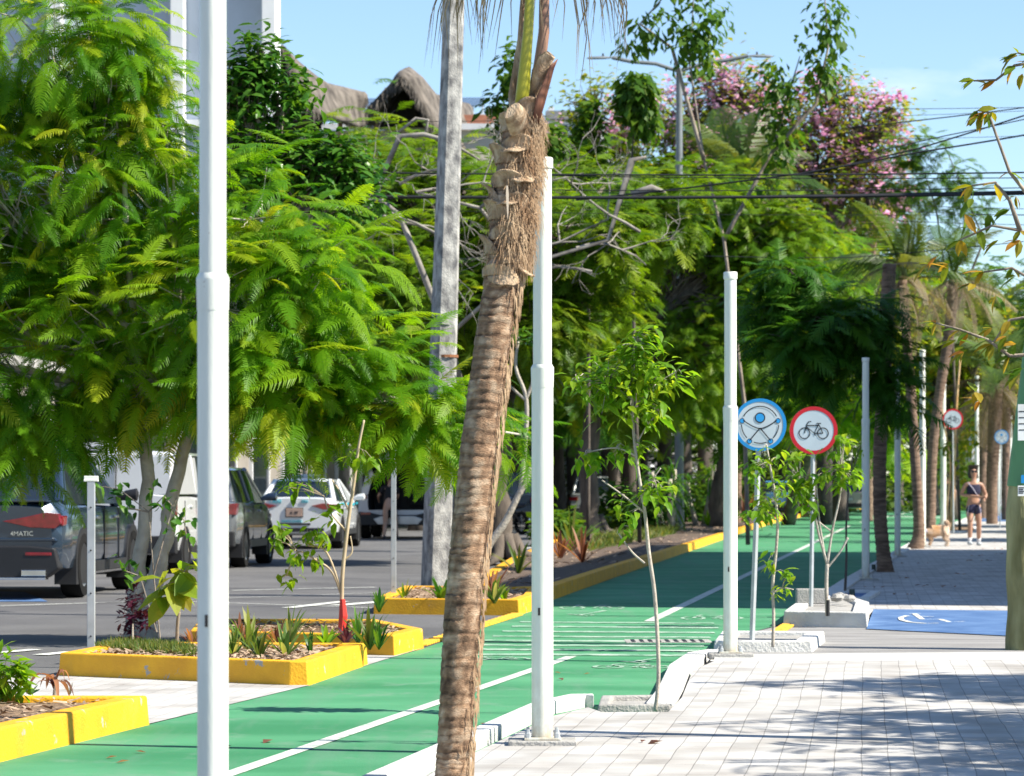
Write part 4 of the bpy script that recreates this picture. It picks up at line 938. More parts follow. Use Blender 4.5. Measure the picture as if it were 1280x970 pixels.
# taxi
P_ = paint('white_taxi_paint', (.70, .73, .75)); hd = -R(4.3); ax = Vector((-math.sin(hd), math.cos(hd), 0)); rx_ = Vector((math.cos(hd), math.sin(hd), 0)); loc = G(428, 685.5) - ax * 1.0 - rx_ * .875; loc.z = 0
t = car('parked_taxi', 'white taxi saloon with turquoise lettering parked behind the hatchback', 'car', loc, hd, 4.5, 1.76,
        [(0, .78, .34, .88, 1.04), (.08, .84, .30, .92, 1.07), (.5, .875, .28, .95, 1.06), (1.2, .88, .27, .95, 1.0), (3.2, .88, .27, .92, .98), (4.0, .84, .28, .82, .9), (4.5, .7, .34, .6, .64)],
        (.50, 3.65, .80, 1.0, 1.15, 2.6, .62, 1.46), P_, (1.0, 3.7), .325)
for sx in (-1, 1): face(t, 'tail_light', [(sx * .36, .90), (sx * .60, .82), (sx * .87, .81), (sx * .885, .93), (sx * .6, .95)], -.018, .28, TAIL)
TEAL = M('teal_lettering', (.02, .36, .46), .5)
face(t, 'bumper_recess', rect(-.62, .62, .36, .44), -.02, .1, TRIM); face(t, 'bumper_recess', rect(-.30, .34, .50, .54), -.02, .1, TRIM); plate(t, .76, .34, .17, -.015, 'A 48', M('tan_plate', (.42, .30, .24), .5))
textmesh('taxi_lettering', 'TAXI', .12, TEAL, t, TXM(-.40, -.006, .985), .01); textmesh('taxi_number', '086', .10, TEAL, t, TXM(.22, -.006, .985), .01)
face(t, 'maker_badge', rect(-.07, .05, .955, .99), -.02, .03, CHROME); textmesh('boot_lettering', 'BENITO JUAREZ', .06, TEAL, t, TXM(-.05, -.006, .575), .01)
mb = MB()
for sx in (-1, 1):
    for k in range(6): mb.box(sx * .872 - .008, sx * .872 + .018, .35 + k * .55, .75 + k * .55, .90 + .02 * (k % 2), .94 + .02 * (k % 2))
obj('checker_stripe', mb, TEAL, t)
mb = MB(); mb.box(-.3, .3, 1.7, 1.85, 1.475, 1.56); obj('roof_sign', mb, PLATE, t, bevel=.02)
# white SUV, hatch open
P_ = paint('white_suv_paint', (.52, .54, .57)); hd = -R(3.5); ax = Vector((-math.sin(hd), math.cos(hd), 0)); rx_ = Vector((math.cos(hd), math.sin(hd), 0)); c_ = G(502, 673); loc = c_ - ax * .9; loc.z = 0
t = thing('parked_suv', 'white SUV with its tailgate raised, a woman leaning into the boot', 'car', loc, hd)
mb = MB(); Wd = 1.0
sec = [(.82, .34), (.99, .46), (1.0, .75), (.98, 1.02), (.93, 1.15), (.80, 1.60), (.66, 1.70)]
out = sec + [(-x, z) for x, z in sec[::-1]]; inn = [(.74, .72), (.76, .85), (.76, 1.10), (.72, 1.25), (.64, 1.55), (.52, 1.62), (.3, 1.63)]; inn = inn + [(-x, z) for x, z in inn[::-1]]; n = len(out)
mb.add([(x, 0, z) for x, z in out] + [(x, 0, z) for x, z in inn] + [(x, 4.4, z * .9) for x, z in out] + [(x, .9, z) for x, z in inn],
       [(k, (k + 1) % n, n + (k + 1) % n, n + k) for k in range(n)] + [(k, 2 * n + k, 2 * n + (k + 1) % n, (k + 1) % n) for k in range(n)])
obj('body', mb, P_, t, autos=35)
mb = MB(); mb.add([(x, .01, z) for x, z in inn] + [(x, 1.6, z) for x, z in inn], [(k, (k + 1) % n, n + (k + 1) % n, n + k) for k in range(n)] + [tuple(range(n, 2 * n))]); obj('boot_interior', mb, TRIM, t)
for x in (-.7, .1): mb = MB(); mb.box(x, x + .6, 1.45, 1.55, .8, 1.35); obj('rear_seat', mb, M('seat_grey', (.05, .05, .055), .8), t, bevel=.05)
mb = MB(); hx = [(.78, 1.66, .1), (.80, 2.05, -.55), (.72, 2.30, -.85), (.62, 2.36, -.90)]
mb.add([(x, y, z) for x, z, y in hx] + [(-x, y, z) for x, z, y in hx], [(0, 1, 5, 4), (1, 2, 6, 5), (2, 3, 7, 6)]); hg = obj('tailgate', mb, P_, t, solid=.06)
mb = MB(); mb.add([(.62, .02, 1.66), (.66, -.50, 2.0), (-.66, -.50, 2.0), (-.62, .02, 1.66)], [(0, 1, 2, 3)]); mb.v = [(v[0], v[1] - .03, v[2] - .05) for v in mb.v]; obj('tailgate_glass', mb, GLASS, hg, solid=.01)
for sx in (-1, 1): mb = MB(); mb.tube([(sx * .74, .03, 1.35), (sx * .74, -.35, 1.82)], .015, 6); obj('gas_strut', mb, TRIM, hg)
for sx in (-1, 1):
    face(t, 'tail_light', rect(min(sx * .78, sx * .985), max(sx * .78, sx * .985), 1.0, 1.10), -.02, .25, TAIL); face(t, 'bumper_lamp', rect(min(sx * .68, sx * .94), max(sx * .68, sx * .94), .60, .67), -.05, .1, TAIL)
face(t, 'rear_bumper', [(-.96, .34), (.96, .34), (.99, .68), (.7, .66), (.45, .60), (-.45, .60), (-.7, .66), (-.99, .68)], -.04, .2, TRIM, .02); face(t, 'skid_plate', [(-.5, .36), (.5, .36), (.62, .5), (.4, .57), (-.4, .57), (-.62, .5)], -.06, .1, RIMM, .01)
mb = MB(); mb.add([(sx * x, y, z) for sx in (1,) for x, y, z in ((.945, .6, 1.1), (.945, 3.2, 1.05), (.80, 2.7, 1.50), (.80, .9, 1.55))], [(0, 1, 2, 3)]); mb.add([(-.945, .6, 1.1), (-.945, 3.2, 1.05), (-.80, 2.7, 1.5), (-.80, .9, 1.55)], [(0, 1, 2, 3)]); obj('side_windows', mb, GLASS, t, solid=.02)
for sx in (-1, 1):
    for yw in (.95, 3.6): wheel(t, sx * .90, yw, .36, .24, sx)
def far_car(name, label, px, py, hw, H, col, hd=-R(5), pick=False):
    loc = G(px, py); loc.z = 0
    t = car(name, label, 'car', loc, hd, 4.5, hw * 2, [(0, hw * .9, .34, .92, 1.05), (.1, hw * .97, .3, .96, 1.08), (1, hw, .28, .97, 1.06), (3.2, hw, .28, .95, 1.0), (4.1, hw * .95, .3, .85, .92), (4.5, hw * .8, .34, .6, .66)],
            (.3, 3.5, hw * .92, 1.05, .8, 2.6, hw * .74, H), col, (.9, 3.6), .34)
    for sx in (-1, 1): face(t, 'tail_light', rect(min(sx * hw * .62, sx * hw * .95), max(sx * hw * .62, sx * hw * .95), .82, .96), -.02, .2, TAIL)
    face(t, 'rear_bumper', rect(-hw * .9, hw * .9, .33, .55), -.04, .15, TRIM, .02); plate(t, .75)
far_car('parked_pickup', 'dark navy car in shadow seen between the palm trunk and the white pole', 640, 661, .95, 1.75, paint('navy_paint', (.02, .035, .06)))
far_car('parked_car', 'light grey car in shadow behind the middle shade tree trunk', 742, 654, .92, 1.70, paint('light_grey_paint', (.30, .33, .33)))
far_car('parked_car', 'distant blue car glimpsed under the blue ring sign', 968, 646, .9, 1.6, paint('bright_blue_paint', (.08, .25, .50)))
far_car('parked_car', 'distant pale car glimpsed to the right of the red ring sign post', 1062, 643, .9, 1.6, paint('cream_paint', (.55, .5, .45)))
# motorcycle
b = G(652, 668); t = thing('parked_motorcycle', 'black motorcycle leaning in shadow between palm trunk and white pole', 'motorcycle', b, R(35))
for y in (0, 1.35):
    M_ = Matrix.Translation((0, y, .31)) @ Matrix.Rotation(R(90), 4, 'Y'); mb = MB()
    mb.lathe([(.24, -.05), (.31, -.04), (.325, 0), (.31, .04), (.24, .05), (.22, 0), (.24, -.05)], 24, M_); w_ = obj('wheel', mb, TIRE, t, smooth=True)
    mb = MB(); mb.lathe([(.235, -.02), (.235, .02)], 20, M_)
    for k in range(8): mb.tube([M_ @ Vector((0, 0, 0)), M_ @ Vector((.235 * math.cos(k * PI / 4), .235 * math.sin(k * PI / 4), 0))], .008, 4)
    obj('rim', mb, RIMM, w_)
mb = MB(); mb.tube([(0, .0, .31), (0, .25, .55), (0, .95, .62), (0, 1.15, .80)], [.04, .07, .10, .05], 8); mb.tube([(.06, 1.35, .31), (.06, 1.12, .95)], .022, 6); mb.tube([(-.06, 1.35, .31), (-.06, 1.12, .95)], .022, 6); obj('frame', mb, TRIM, t)
mb = MB(); mb.tube([(0, .6, .45), (0, .65, .62)], [.17, .12], 10); obj('engine', mb, M('engine_grey', (.15, .15, .15), .4, metal=.7), t)
mb = MB(); mb.tube([(0, .55, .78), (0, .78, .86), (0, 1.02, .84)], [.08, .15, .08], 12); obj('fuel_tank', mb, P_ if 0 else paint('black_paint', (.02, .02, .025)), t, smooth=True)
mb = MB(); mb.tube([(0, -.15, .80), (0, .2, .78), (0, .55, .78)], [.06, .11, .08], 10, squash=.6); obj('saddle', mb, TRIM, t, smooth=True)
mb = MB(); mb.tube([(-.36, 1.0, 1.0), (-.1, 1.12, .98), (.1, 1.12, .98), (.36, 1.0, 1.0)], .015, 6); obj('handlebar', mb, CHROME, t)
mb = MB(); mb.tube([(.12, .7, .35), (.14, .2, .32), (.14, -.2, .38)], [.03, .04, .05], 8); obj('exhaust', mb, CHROME, t)

# ------------------------------------------------------------------ people and dog
SKIN = M('skin', (.38, .21, .14), .5, var=.06, scale=6); SKIN2 = M('pale_skin', (.46, .28, .20), .5, var=.06)
FAT = 1.0
def skin(name, J, E, mat, parent, root=0, sub=2, label=None):
    "J: list of (point, radius x, radius y)"
    me = bpy.data.meshes.new(name); me.from_pydata([j[0] for j in J], E, []); me.update()
    o = link(bpy.data.objects.new(name, me)); me.materials.append(mat); o.parent = parent
    md = o.modifiers.new('k', 'SKIN'); md.use_smooth_shade = True
    for i, j in enumerate(J):
        sv = me.skin_vertices[0].data[i]; sv.radius = (j[1] * FAT, (j[2] if len(j) > 2 else j[1]) * FAT); sv.use_root = (i == root)
    s_ = o.modifiers.new('u', 'SUBSURF'); s_.levels = sub; s_.render_levels = sub
    bpy.context.view_layer.update()
    em = bpy.data.meshes.new_from_object(o.evaluated_get(bpy.context.evaluated_depsgraph_get()))
    o.modifiers.clear(); o.data = em; em.materials.clear(); em.materials.append(mat)
    if label: o['label'] = label
    return o
def hand(J, E, wrist_i, wp, d, curl, side):
    "palm and five fingers rooted at the wrist vertex"
    d = Vector(d).normalized(); s_ = Vector(side).normalized(); c = Vector(curl).normalized()
    pi = len(J); J.append((Vector(wp) + d * .045, .026, .018)); E.append((wrist_i, pi))
    for k, (o_, L) in enumerate([(-.026, .060), (-.009, .070), (.009, .066), (.026, .052)]):
        a = len(J); b_ = Vector(wp) + d * .078 + s_ * o_; J.append((b_, .0085)); J.append((b_ + d * L * .5 + c * L * .15, .0078)); J.append((b_ + d * L * .75 + c * L * .5, .0068))
        E += [(pi, a), (a, a + 1), (a + 1, a + 2)]
    a = len(J); b_ = Vector(wp) + d * .03 - s_ * .032; J.append((b_, .010)); J.append((b_ + d * .03 - s_ * .018 + c * .012, .009)); E += [(pi, a), (a, a + 1)]
def person(label, loc, rz, H, hands, feet, lean=(0, 0), skinm=SKIN, hips_dx=0, top=None, bottom=None, hair=None, shoe=None, sock=None, glasses=False, elbows=None, knees=None, headoff=(0, 0), sleeve=False, long=False, dress=False):
    s_ = H / 1.68; t = thing('person', label, 'person', loc, rz); lx, ly = lean
    V = lambda x, y, z: Vector((x, y, z)) * s_
    hip = V(hips_dx, 0, .88); chest = hip + V(lx * .6, ly * .6, .30); neck = hip + V(lx, ly, .50); hd = neck + V(headoff[0], headoff[1], .17)
    J = [(hip, .125 * s_, .095 * s_), (hip + V(lx * .25, ly * .25, .13), .105 * s_, .085 * s_), (chest, .125 * s_, .095 * s_), (neck + V(0, 0, -.07), .09 * s_, .07 * s_), (neck, .048 * s_), (neck + V(headoff[0] * .4, headoff[1] * .4, .06), .045 * s_),
         (hd - V(0, 0, .03), .068 * s_, .078 * s_), (hd + V(0, 0, .05), .076 * s_, .088 * s_), (hd + V(0, 0, .10), .05 * s_, .06 * s_)]
    E = [(0, 1), (1, 2), (2, 3), (3, 4), (4, 5), (5, 6), (6, 7), (7, 8)]; AR_ = {}
    for k, sx in enumerate((-1, 1)):
        sh = neck + V(sx * .165, 0, -.07); hnd = Vector(hands[k]) * s_; el = Vector(elbows[k]) * s_ if elbows else (sh + hnd) / 2 + V(sx * .06, .08, -.05)
        a = len(J); J += [(sh, .048 * s_), ((sh + el) / 2, .044 * s_), (el, .036 * s_), (el.lerp(hnd, .6), .031 * s_), (hnd, .023 * s_)]; E += [(3, a), (a, a + 1), (a + 1, a + 2), (a + 2, a + 3), (a + 3, a + 4)]
        hand(J, E, a + 4, hnd, (hnd - el), Vector((-sx * .5, -.6, -.3)), Vector((0, 0, 1)) if abs((hnd - el).normalized().z) < .7 else Vector((0, 1, 0))); AR_[k] = (sh, el, hnd)
    LG = {}
    for k, sx in enumerate((-1, 1)):
        ft = Vector(feet[k]) * s_; hp = hip + V(sx * .085, 0, -.06); kn = Vector(knees[k]) * s_ if knees else (hp + ft) / 2 + V(0, -.03, .03)
        a = len(J); J += [(hp, .088 * s_), ((hp + kn) / 2, .073 * s_), (kn, .052 * s_), (kn.lerp(ft, .35), .052 * s_), (ft + V(0, 0, .09), .034 * s_), (ft + V(0, -.02, .035), .034 * s_), (ft + V(0, -.13, .022), .028 * s_)]
        E += [(0, a)] + [(a + i, a + i + 1) for i in range(6)]; LG[k] = (hp, kn, ft)
    global FAT
    FAT = 1.12; body = skin('body', J, E, skinm, t); FAT = 1.27
    # face
    mb = MB(); f_ = hd + V(0, -.088, .005); mb.tube([f_ + V(0, .0, .025), f_ + V(0, -.018, -.012)], [.006 * s_, .013 * s_], 6); obj('nose', mb, skinm, t, smooth=True)
    mb = MB(); mb.tube([f_ + V(-.024, .006, -.048), f_ + V(0, -.004, -.046), f_ + V(.024, .006, -.048)], [.002, .007 * s_, .002], 6); obj('mouth', mb, M('lips', (.32, .09, .07), .5), t, smooth=True)
    for sx in (-1, 1): mb = MB(); mb.lathe([(0, -.03), (.018, -.015), (.02, .01), (0, .03)], 8, Matrix.Translation(hd + V(sx * .075, 0, 0)) @ Matrix.Scale(.45, 4, (1, 0, 0))); obj('ear', mb, skinm, t, smooth=True)
    if glasses:
        mb = MB()
        for sx in (-1, 1): disc(mb, (f_.x + sx * .033 * s_, f_.z + .030 * s_), .030 * s_, f_.y - .014, f_.y - .006, 16)
        mb.tube([f_ + V(-.075, .03, .035), f_ + V(-.05, -.008, .035), f_ + V(.05, -.008, .035), f_ + V(.075, .03, .035)], .005, 5); obj('sunglasses', mb, SIGNK, t)
    else:
        for sx in (-1, 1): mb = MB(); mb.lathe([(0, -.012), (.012, 0), (0, .012)], 8, Matrix.Translation(f_ + V(sx * .032, .006, .028))); obj('eye', mb, SIGNK, t, smooth=True)
    if hair is not None:
        hm = M('dark_hair', (.03, .018, .012), .6) if hair != 'cap' else M('cap_black', (.015, .015, .018), .8)
        skin('hair', [(hd + V(0, .022, .045), .086 * s_, .095 * s_), (hd + V(0, .03, .10), .068 * s_, .075 * s_), (hd + V(0, .06, -.02), .065 * s_, .05 * s_)], [(0, 1), (0, 2)], hm, t)
    if top:
        J2 = [(hip + V(lx * .3, ly * .3, .17 if not long else (-.36 if dress else -.08)), (.15 if dress else .118) * s_ + .004, (.125 if dress else .096) * s_), (chest, .135 * s_, .108 * s_), (neck + V(0, 0, -.10), .110 * s_, .085 * s_)]
        J2 += [(neck + V(-.09, 0, -.02), .035 * s_), (neck + V(.09, 0, -.02), .035 * s_)]; E2 = [(0, 1), (1, 2), (2, 3), (2, 4)]
        if sleeve:
            for k in range(2): a = len(J2); J2 += [(AR_[k][0], .062 * s_), (AR_[k][0].lerp(AR_[k][1], .7), .056 * s_)]; E2 += [(3 + k, a), (a, a + 1)]
        skin('top', J2, E2, top, t)
    if bottom:
        J3 = [(hip + V(0, 0, .06), .128 * s_, .108 * s_), (hip + V(0, 0, -.03), .142 * s_, .115 * s_)]; E3 = [(0, 1)]
        for k in range(2): a = len(J3); e = .55 if not bottom[1] else .97; J3 += [(LG[k][0], .10 * s_), (LG[k][0].lerp(LG[k][1], e), (.088 if not bottom[1] else .062) * s_)]; E3 += [(1, a), (a, a + 1)]
        if bottom[1]:
            for k in range(2): a = len(J3); J3 += [(LG[k][2] + V(0, 0, .1), .05 * s_)]; E3 += [(3 + 2 * k, a)]
        skin('bottoms', J3, E3, bottom[0], t)
    for k in range(2):
        ft = LG[k][2]
        if sock: mb = MB(); mb.tube([ft + V(0, 0, .08), ft.lerp(LG[k][1], .33)], [.040 * s_, .049 * s_], 12); obj('sock', mb, sock, t, smooth=True)
        if shoe: skin('shoe', [(ft + V(0, .045, .035), .040 * s_, .036 * s_), (ft + V(0, -.02, .045), .045 * s_, .042 * s_), (ft + V(0, -.15, .028), .042 * s_, .028 * s_)], [(0, 1), (1, 2)], shoe, t)
    FAT = 1.0
    return t, hip, neck, s_
NAVY = M('navy_cloth', (.012, .012, .045), .8, var=.2, scale=12)
loc = G(1217, 685, 0); loc.z = ZS
wt, hip, neck, s_ = person('woman in navy crop top, shorts and sunglasses walking the dog on the pavement', loc, 0, 1.66, [(.10, -.20, 1.04), (.22, -.18, 1.02)], [(-.10, -.10, .02), (.13, .14, .0)],
       elbows=[(-.27, .03, 1.09), (.27, .03, 1.07)], knees=[(-.09, -.13, .48), (.11, -.02, .47)], top=NAVY, bottom=(NAVY, 0), hair='h', shoe=M('grey_trainer', (.38, .42, .45), .7), sock=M('white_sock', (.7, .68, .70), .8), glasses=True)
mb = MB(); mb.tube([neck + Vector((-.13, -.06, -.03)), neck + Vector((-.03, -.13, -.16)), neck + Vector((.10, -.13, -.36)), hip + Vector((.12, -.11, .08))], .009, 6); obj('bag_strap', mb, M('strap_lilac', (.45, .42, .52), .7), wt)
for x in (-.14, .13): bb = MB(); bb.tube([hip + Vector((x * .8, -.12, -.02)), hip + Vector((x, -.135, -.14)), hip + Vector((x, -.13, -.24))], .007, 6); obj('drawstring', bb, M('strap_lilac', (.45, .42, .52), .7), wt)
# dog
dl = G(1170, 686, 0); dl.z = ZS; t = thing('dog', 'small fluffy cream and ginger dog sniffing the base of the palm trunk', 'dog', dl, R(2))
FUR = M('fur_cream_ginger', (.50, .27, .12), .95, col2=(.74, .66, .57), scale=3.2, bump=.8, bscale=60, detail=3)
J = [((.14, 0, .33), .115, .12), ((.02, 0, .34), .11, .12), ((-.12, 0, .33), .115, .12), ((-.21, -.01, .29), .085), ((-.28, -.02, .20), .075, .08), ((-.34, -.03, .13), .05), ((-.385, -.035, .075), .028)]
E = [(0, 1), (1, 2), (2, 3), (3, 4), (4, 5), (5, 6)]
for (x, y) in ((-.14, -.07), (-.11, .07)):
    a = len(J); J += [((x, y, .22), .05), ((x + .02, y, .13), .032), ((x, y, .06), .026), ((x - .02, y, .02), .030)]; E += [(2, a), (a, a + 1), (a + 1, a + 2), (a + 2, a + 3)]
for (x, y) in ((.18, -.075), (.21, .07)):
    a = len(J); J += [((x, y, .24), .062), ((x - .02, y, .17), .042), ((x + .055, y, .11), .026), ((x + .03, y, .03), .024), ((x + .0, y, .018), .026)]; E += [(0, a), (a, a + 1), (a + 1, a + 2), (a + 2, a + 3), (a + 3, a + 4)]
a = len(J); J += [((.25, 0, .42), .05), ((.24, 0, .50), .065), ((.17, 0, .52), .05)]; E += [(0, a), (a, a + 1), (a + 1, a + 2)]
body = skin('body', J, E, FUR, t, root=1)
for y in (-.06, .02): mb = MB(); mb.blade((-.26, y, .26), (-.3, (y + .02) * 8, .8), (1, 0, 0), .08, .06, .3); obj('ear', mb, FUR, t, solid=.012)
mb = MB(); mb.lathe([(0, -.015), (.018, 0), (0, .015)], 10, Matrix.Translation((-.405, -.035, .07))); obj('nose', mb, SIGNK, t, smooth=True)
fu = MB(); g = random.Random(2)
dgb = body.data; nv = len(dgb.vertices)
for i in range(5200):
    v = dgb.vertices[g.randrange(nv)]
    if v.co.z < .12 and g.random() < .75: continue
    n_ = v.normal; L = g.uniform(.02, .045) * (1 if v.co.x < .2 else 1.5)
    d = (n_ + Vector((.6, 0, -.7)) * .8 + Vector((g.uniform(-.4, .4), g.uniform(-.4, .4), g.uniform(-.3, .3)))).normalized(); p = v.co - n_ * .004; sd = d.cross(n_).normalized() * .004 if d.cross(n_).length > 1e-4 else Vector((.004, 0, 0))
    fu.add([p - sd, p + sd, p + d * L], [(0, 1, 2)])
obj('coat', fu, FUR, t)
mb = MB(); mb.lathe([(.088, -.02), (.092, 0), (.088, .02)], 16, Matrix.Translation((-.20, -.01, .30)) @ Matrix.Rotation(R(60), 4, 'Y')); obj('harness', mb, M('strap_lilac', (.45, .42, .52), .7), t)
A = dl + Vector((.02, 0, .38)); H_ = loc + Vector((.14, -.30, 1.00)); mb = MB(); mid = Vector((loc.x - .18, loc.y - .1, ZS + .27)); q = [A.lerp(mid, k / 6) - Vector((0, 0, .05 * math.sin(PI * k / 6))) for k in range(7)] + [mid.lerp(H_, k / 6) for k in range(1, 7)]
mb.tube(q, .007, 5); solo('dog_lead', mb, CABLE, 'dark dog lead running from the dog to the woman', 'lead', A)
# woman at the open boot
loc2 = G(487, 674); loc2.z = 0
person('woman in a black dress, seen from behind, leaning into the white SUV', loc2, R(180), 1.62, [(-.12, -.55, 1.0), (.30, -.45, 1.02)], [(-.20, .0, 0), (.14, .06, 0)], lean=(.0, -.16), skinm=SKIN2,
       top=M('black_dress', (.012, .012, .014), .85), bottom=None, dress=True, hair='h', shoe=M('dark_shoe', (.02, .02, .02), .6), sleeve=True, long=True)
loc3 = G(1184, 655, 0); loc3.z = ZS
person('distant man in black cap and dark clothes, standing behind the pale sapling', loc3, R(170), 1.76, [(-.26, 0, .85), (.26, -.05, .85)], [(-.12, 0, 0), (.12, .05, 0)], top=M('dark_shirt', (.02, .02, .025), .85), bottom=(M('charcoal_trousers', (.035, .04, .045), .85), 1), hair='cap', shoe=M('dark_shoe', (.02, .02, .02), .6), sleeve=True, long=True)

# ------------------------------------------------------------------ trees
def tree(label, base_px, trunk, lobes, n, per, temps, size, lm, bark, seed=0, D=None, name='shade_tree', cat_='tree', group=None, twig=.006, every=1, blossoms=None, base=None, n0=9, buttress=False, r_limb=None, **kw):
    """trunk: list of (px, py, D, radius); limbs grow from its top to every lobe"""
    b = base if base is not None else G(*base_px)
    t = thing(name, label, cat_, b, group=group)
    P, O, L = clusters(lobes, n, seed=seed, **{k: kw.pop(k) for k in ('inner', 'gap', 'gs') if k in kw})
    tops = []
    mb = MB(); trunks = trunk if isinstance(trunk[0], list) else [trunk]
    for tr in trunks:
        pts = [W(a, b_, d) for a, b_, d, r_ in tr]; rr = [x[3] for x in tr]; fine = []; fr = []
        for i in range(len(pts) - 1):
            for k in range(4):
                u = k / 4; fine.append(pts[i].lerp(pts[i + 1], u) + Vector((noise.noise(pts[i] * 3 + Vector((k, 0, seed))), 0, 0)) * rr[i] * .5 * (0 if i == 0 and k == 0 else 1)); fr.append(rr[i] * (1 - u) + rr[i + 1] * u)
        fine.append(pts[-1]); fr.append(rr[-1]); mb.tube(fine, fr, n0 + 3); tops.append((pts[-1], rr[-1]))
    if buttress:
        for k in range(9):
            a = k * 2 * PI / 9 + .3; r0 = trunks[0][0][3]; d = Vector((math.cos(a), math.sin(a), 0)); b0 = Vector(b)
            mb.tube([b0 + d * r0 * .6 + Vector((0, 0, r0 * 1.6)), b0 + d * r0 * 1.15 + Vector((0, 0, r0 * .5)), b0 + d * r0 * 2.1 + Vector((0, 0, .10)), b0 + d * r0 * 3.2 + Vector((0, 0, .02))], [r0 * .35, r0 * .36, r0 * .25, r0 * .06], 7)
    for i, (tp, tr_) in enumerate(tops):
        idx = [k for k in range(len(lobes)) if k % len(tops) == i]
        mp_ = {k: j for j, k in enumerate(idx)}; sel = [k for k in range(len(P)) if L[k] in mp_]
        limbs(mb, tp, (r_limb or tr_ * .75), [lobes[k] for k in idx], P[sel], [mp_[L[k]] for k in sel], seed=seed, twig=twig, every=every)
    obj('trunk', mb, bark, t, b, smooth=True)
    leafobj('crown', crown_batches(P, O, per, temps, size, seed=seed, **kw), lm, t, b)
    if blossoms:
        lb, nb, pr, sz = blossoms; P2, O2, _ = clusters(lb, nb, inner=.75, seed=seed + 5)
        leafobj('blossom', crown_batches(P2, O2, pr, [simpleleaf(.8)], sz, spread=1, droop=-.1, outw=.6, jit=.15, seed=seed + 9), LM_PINK, t, b)
    return t, P, O
lb = lobe
# A: near feathery tree (two pale trunks)
D0 = 26.3
bA = G(176, 806, .12)
A_l = [lb(60, 60, D0, 130, 100), lb(195, 120, D0 + .2, 40, 50), lb(150, 40, D0, 50, 50), lb(-40, 250, D0, 120, 140), lb(90, 240, D0 + .2, 150, 120), lb(180, 200, D0 + .3, 80, 90), lb(310, 270, D0, 80, 90), lb(390, 340, D0 - .2, 75, 75), lb(260, 380, D0 - .3, 140, 110), lb(60, 430, D0, 140, 110),
       lb(380, 440, D0 - .3, 95, 70), lb(455, 455, D0 - .2, 70, 55), lb(520, 505, D0 - .2, 42, 34), lb(548, 530, D0 - .2, 24, 28, .25), lb(480, 480, D0 - .3, 36, 30), lb(555, 560, D0 - .2, 10, 12, .03), lb(180, 465, D0, 115, 55), lb(330, 485, D0 - .5, 95, 44), lb(35, 520, D0 - .2, 70, 40), lb(385, 515, D0 - .3, 55, 24), lb(-60, 480, D0, 90, 110), lb(645, 550, D0 + .3, 16, 12, .02)]
tree('large feathery-leaved tree with two pale trunks filling the left of the picture', None,
     [[(168, 806, D0, .10), (170, 760, D0, .072), (176, 690, D0, .058), (186, 600, D0, .055), (176, 500, D0, .05)], [(186, 806, D0, .09), (184, 780, D0, .085), (196, 720, D0, .075), (208, 660, D0, .062), (222, 590, D0, .055), (250, 500, D0, .05)]],
     A_l, 760, 6, B_NEAR, .43, LM_FEATH, PBARK, seed=1, base=bA, name='feathery_tree', twig=.005, every=2, spread=.85, outw=.60, droop=.18, jit=.10, inner=.35, szvar=.34, r_limb=.035)
# B: glossy ficus-like tree behind it
D1 = 31.5; bB = G(268, 769)
tree('glossy round-leaved tree showing behind the feathery tree beneath the thatched roofs', None, [(268, 769, D1, .10), (270, 600, D1, .09), (290, 420, D1, .07)],
     [lb(315, 140, D1, 30, 35), lb(340, 195, D1, 60, 40), lb(300, 230, D1, 60, 50), lb(400, 215, D1, 60, 38), lb(430, 200, D1, 45, 24), lb(380, 190, D1, 40, 22), lb(322, 80, D1, 12, 30, .09), lb(300, 110, D1, 20, 30, .1), lb(362, 112, D1, 18, 10, .04), lb(440, 240, D1, 40, 30)],
     520, 10, T_BROAD, .125, LM_FIC, BARK, seed=2, base=bB, name='rubber_tree', spread=.9, outw=.5, droop=.1, jit=.10)
# C: first big flamboyant, with bare grey twigs on its left
D2 = 53.0
tree('big spreading shade tree with a dark buttressed trunk behind the palm trunk', (628, 706), [(628, 704, D2, .30), (624, 660, D2, .24), (620, 600, D2, .21), (624, 520, D2, .20), (640, 440, D2, .17)],
     [lb(520, 360, D2, 90, 50), lb(560, 260, D2 + 1, 120, 55), lb(480, 240, D2 + 1, 70, 45), lb(640, 300, D2, 110, 60), lb(720, 260, D2 + 1, 110, 50), lb(800, 270, D2 + 1, 90, 50), lb(700, 370, D2 - .5, 110, 55), lb(560, 380, D2 - 1.5, 100, 50), lb(660, 400, D2 - 1.5, 100, 50), lb(610, 420, D2, 120, 60), lb(700, 300, D2 - 1.2, 120, 50), lb(480, 330, D2 - 1, 60, 60), lb(530, 460, D2 + 1, 70, 60), lb(560, 215, D2 + 2, 90, 24), lb(500, 200, D2 + 2, 60, 20), lb(760, 235, D2 + 2, 90, 24)],
     1500, 5, B_FAR, .42, LM_FLAM, DBARK, seed=3, buttress=True, twig=.009, every=2, spread=.9, outw=.55, droop=.1, jit=.16, inner=.3, gap=.33, gs=.9, group='big shade trees in the median')
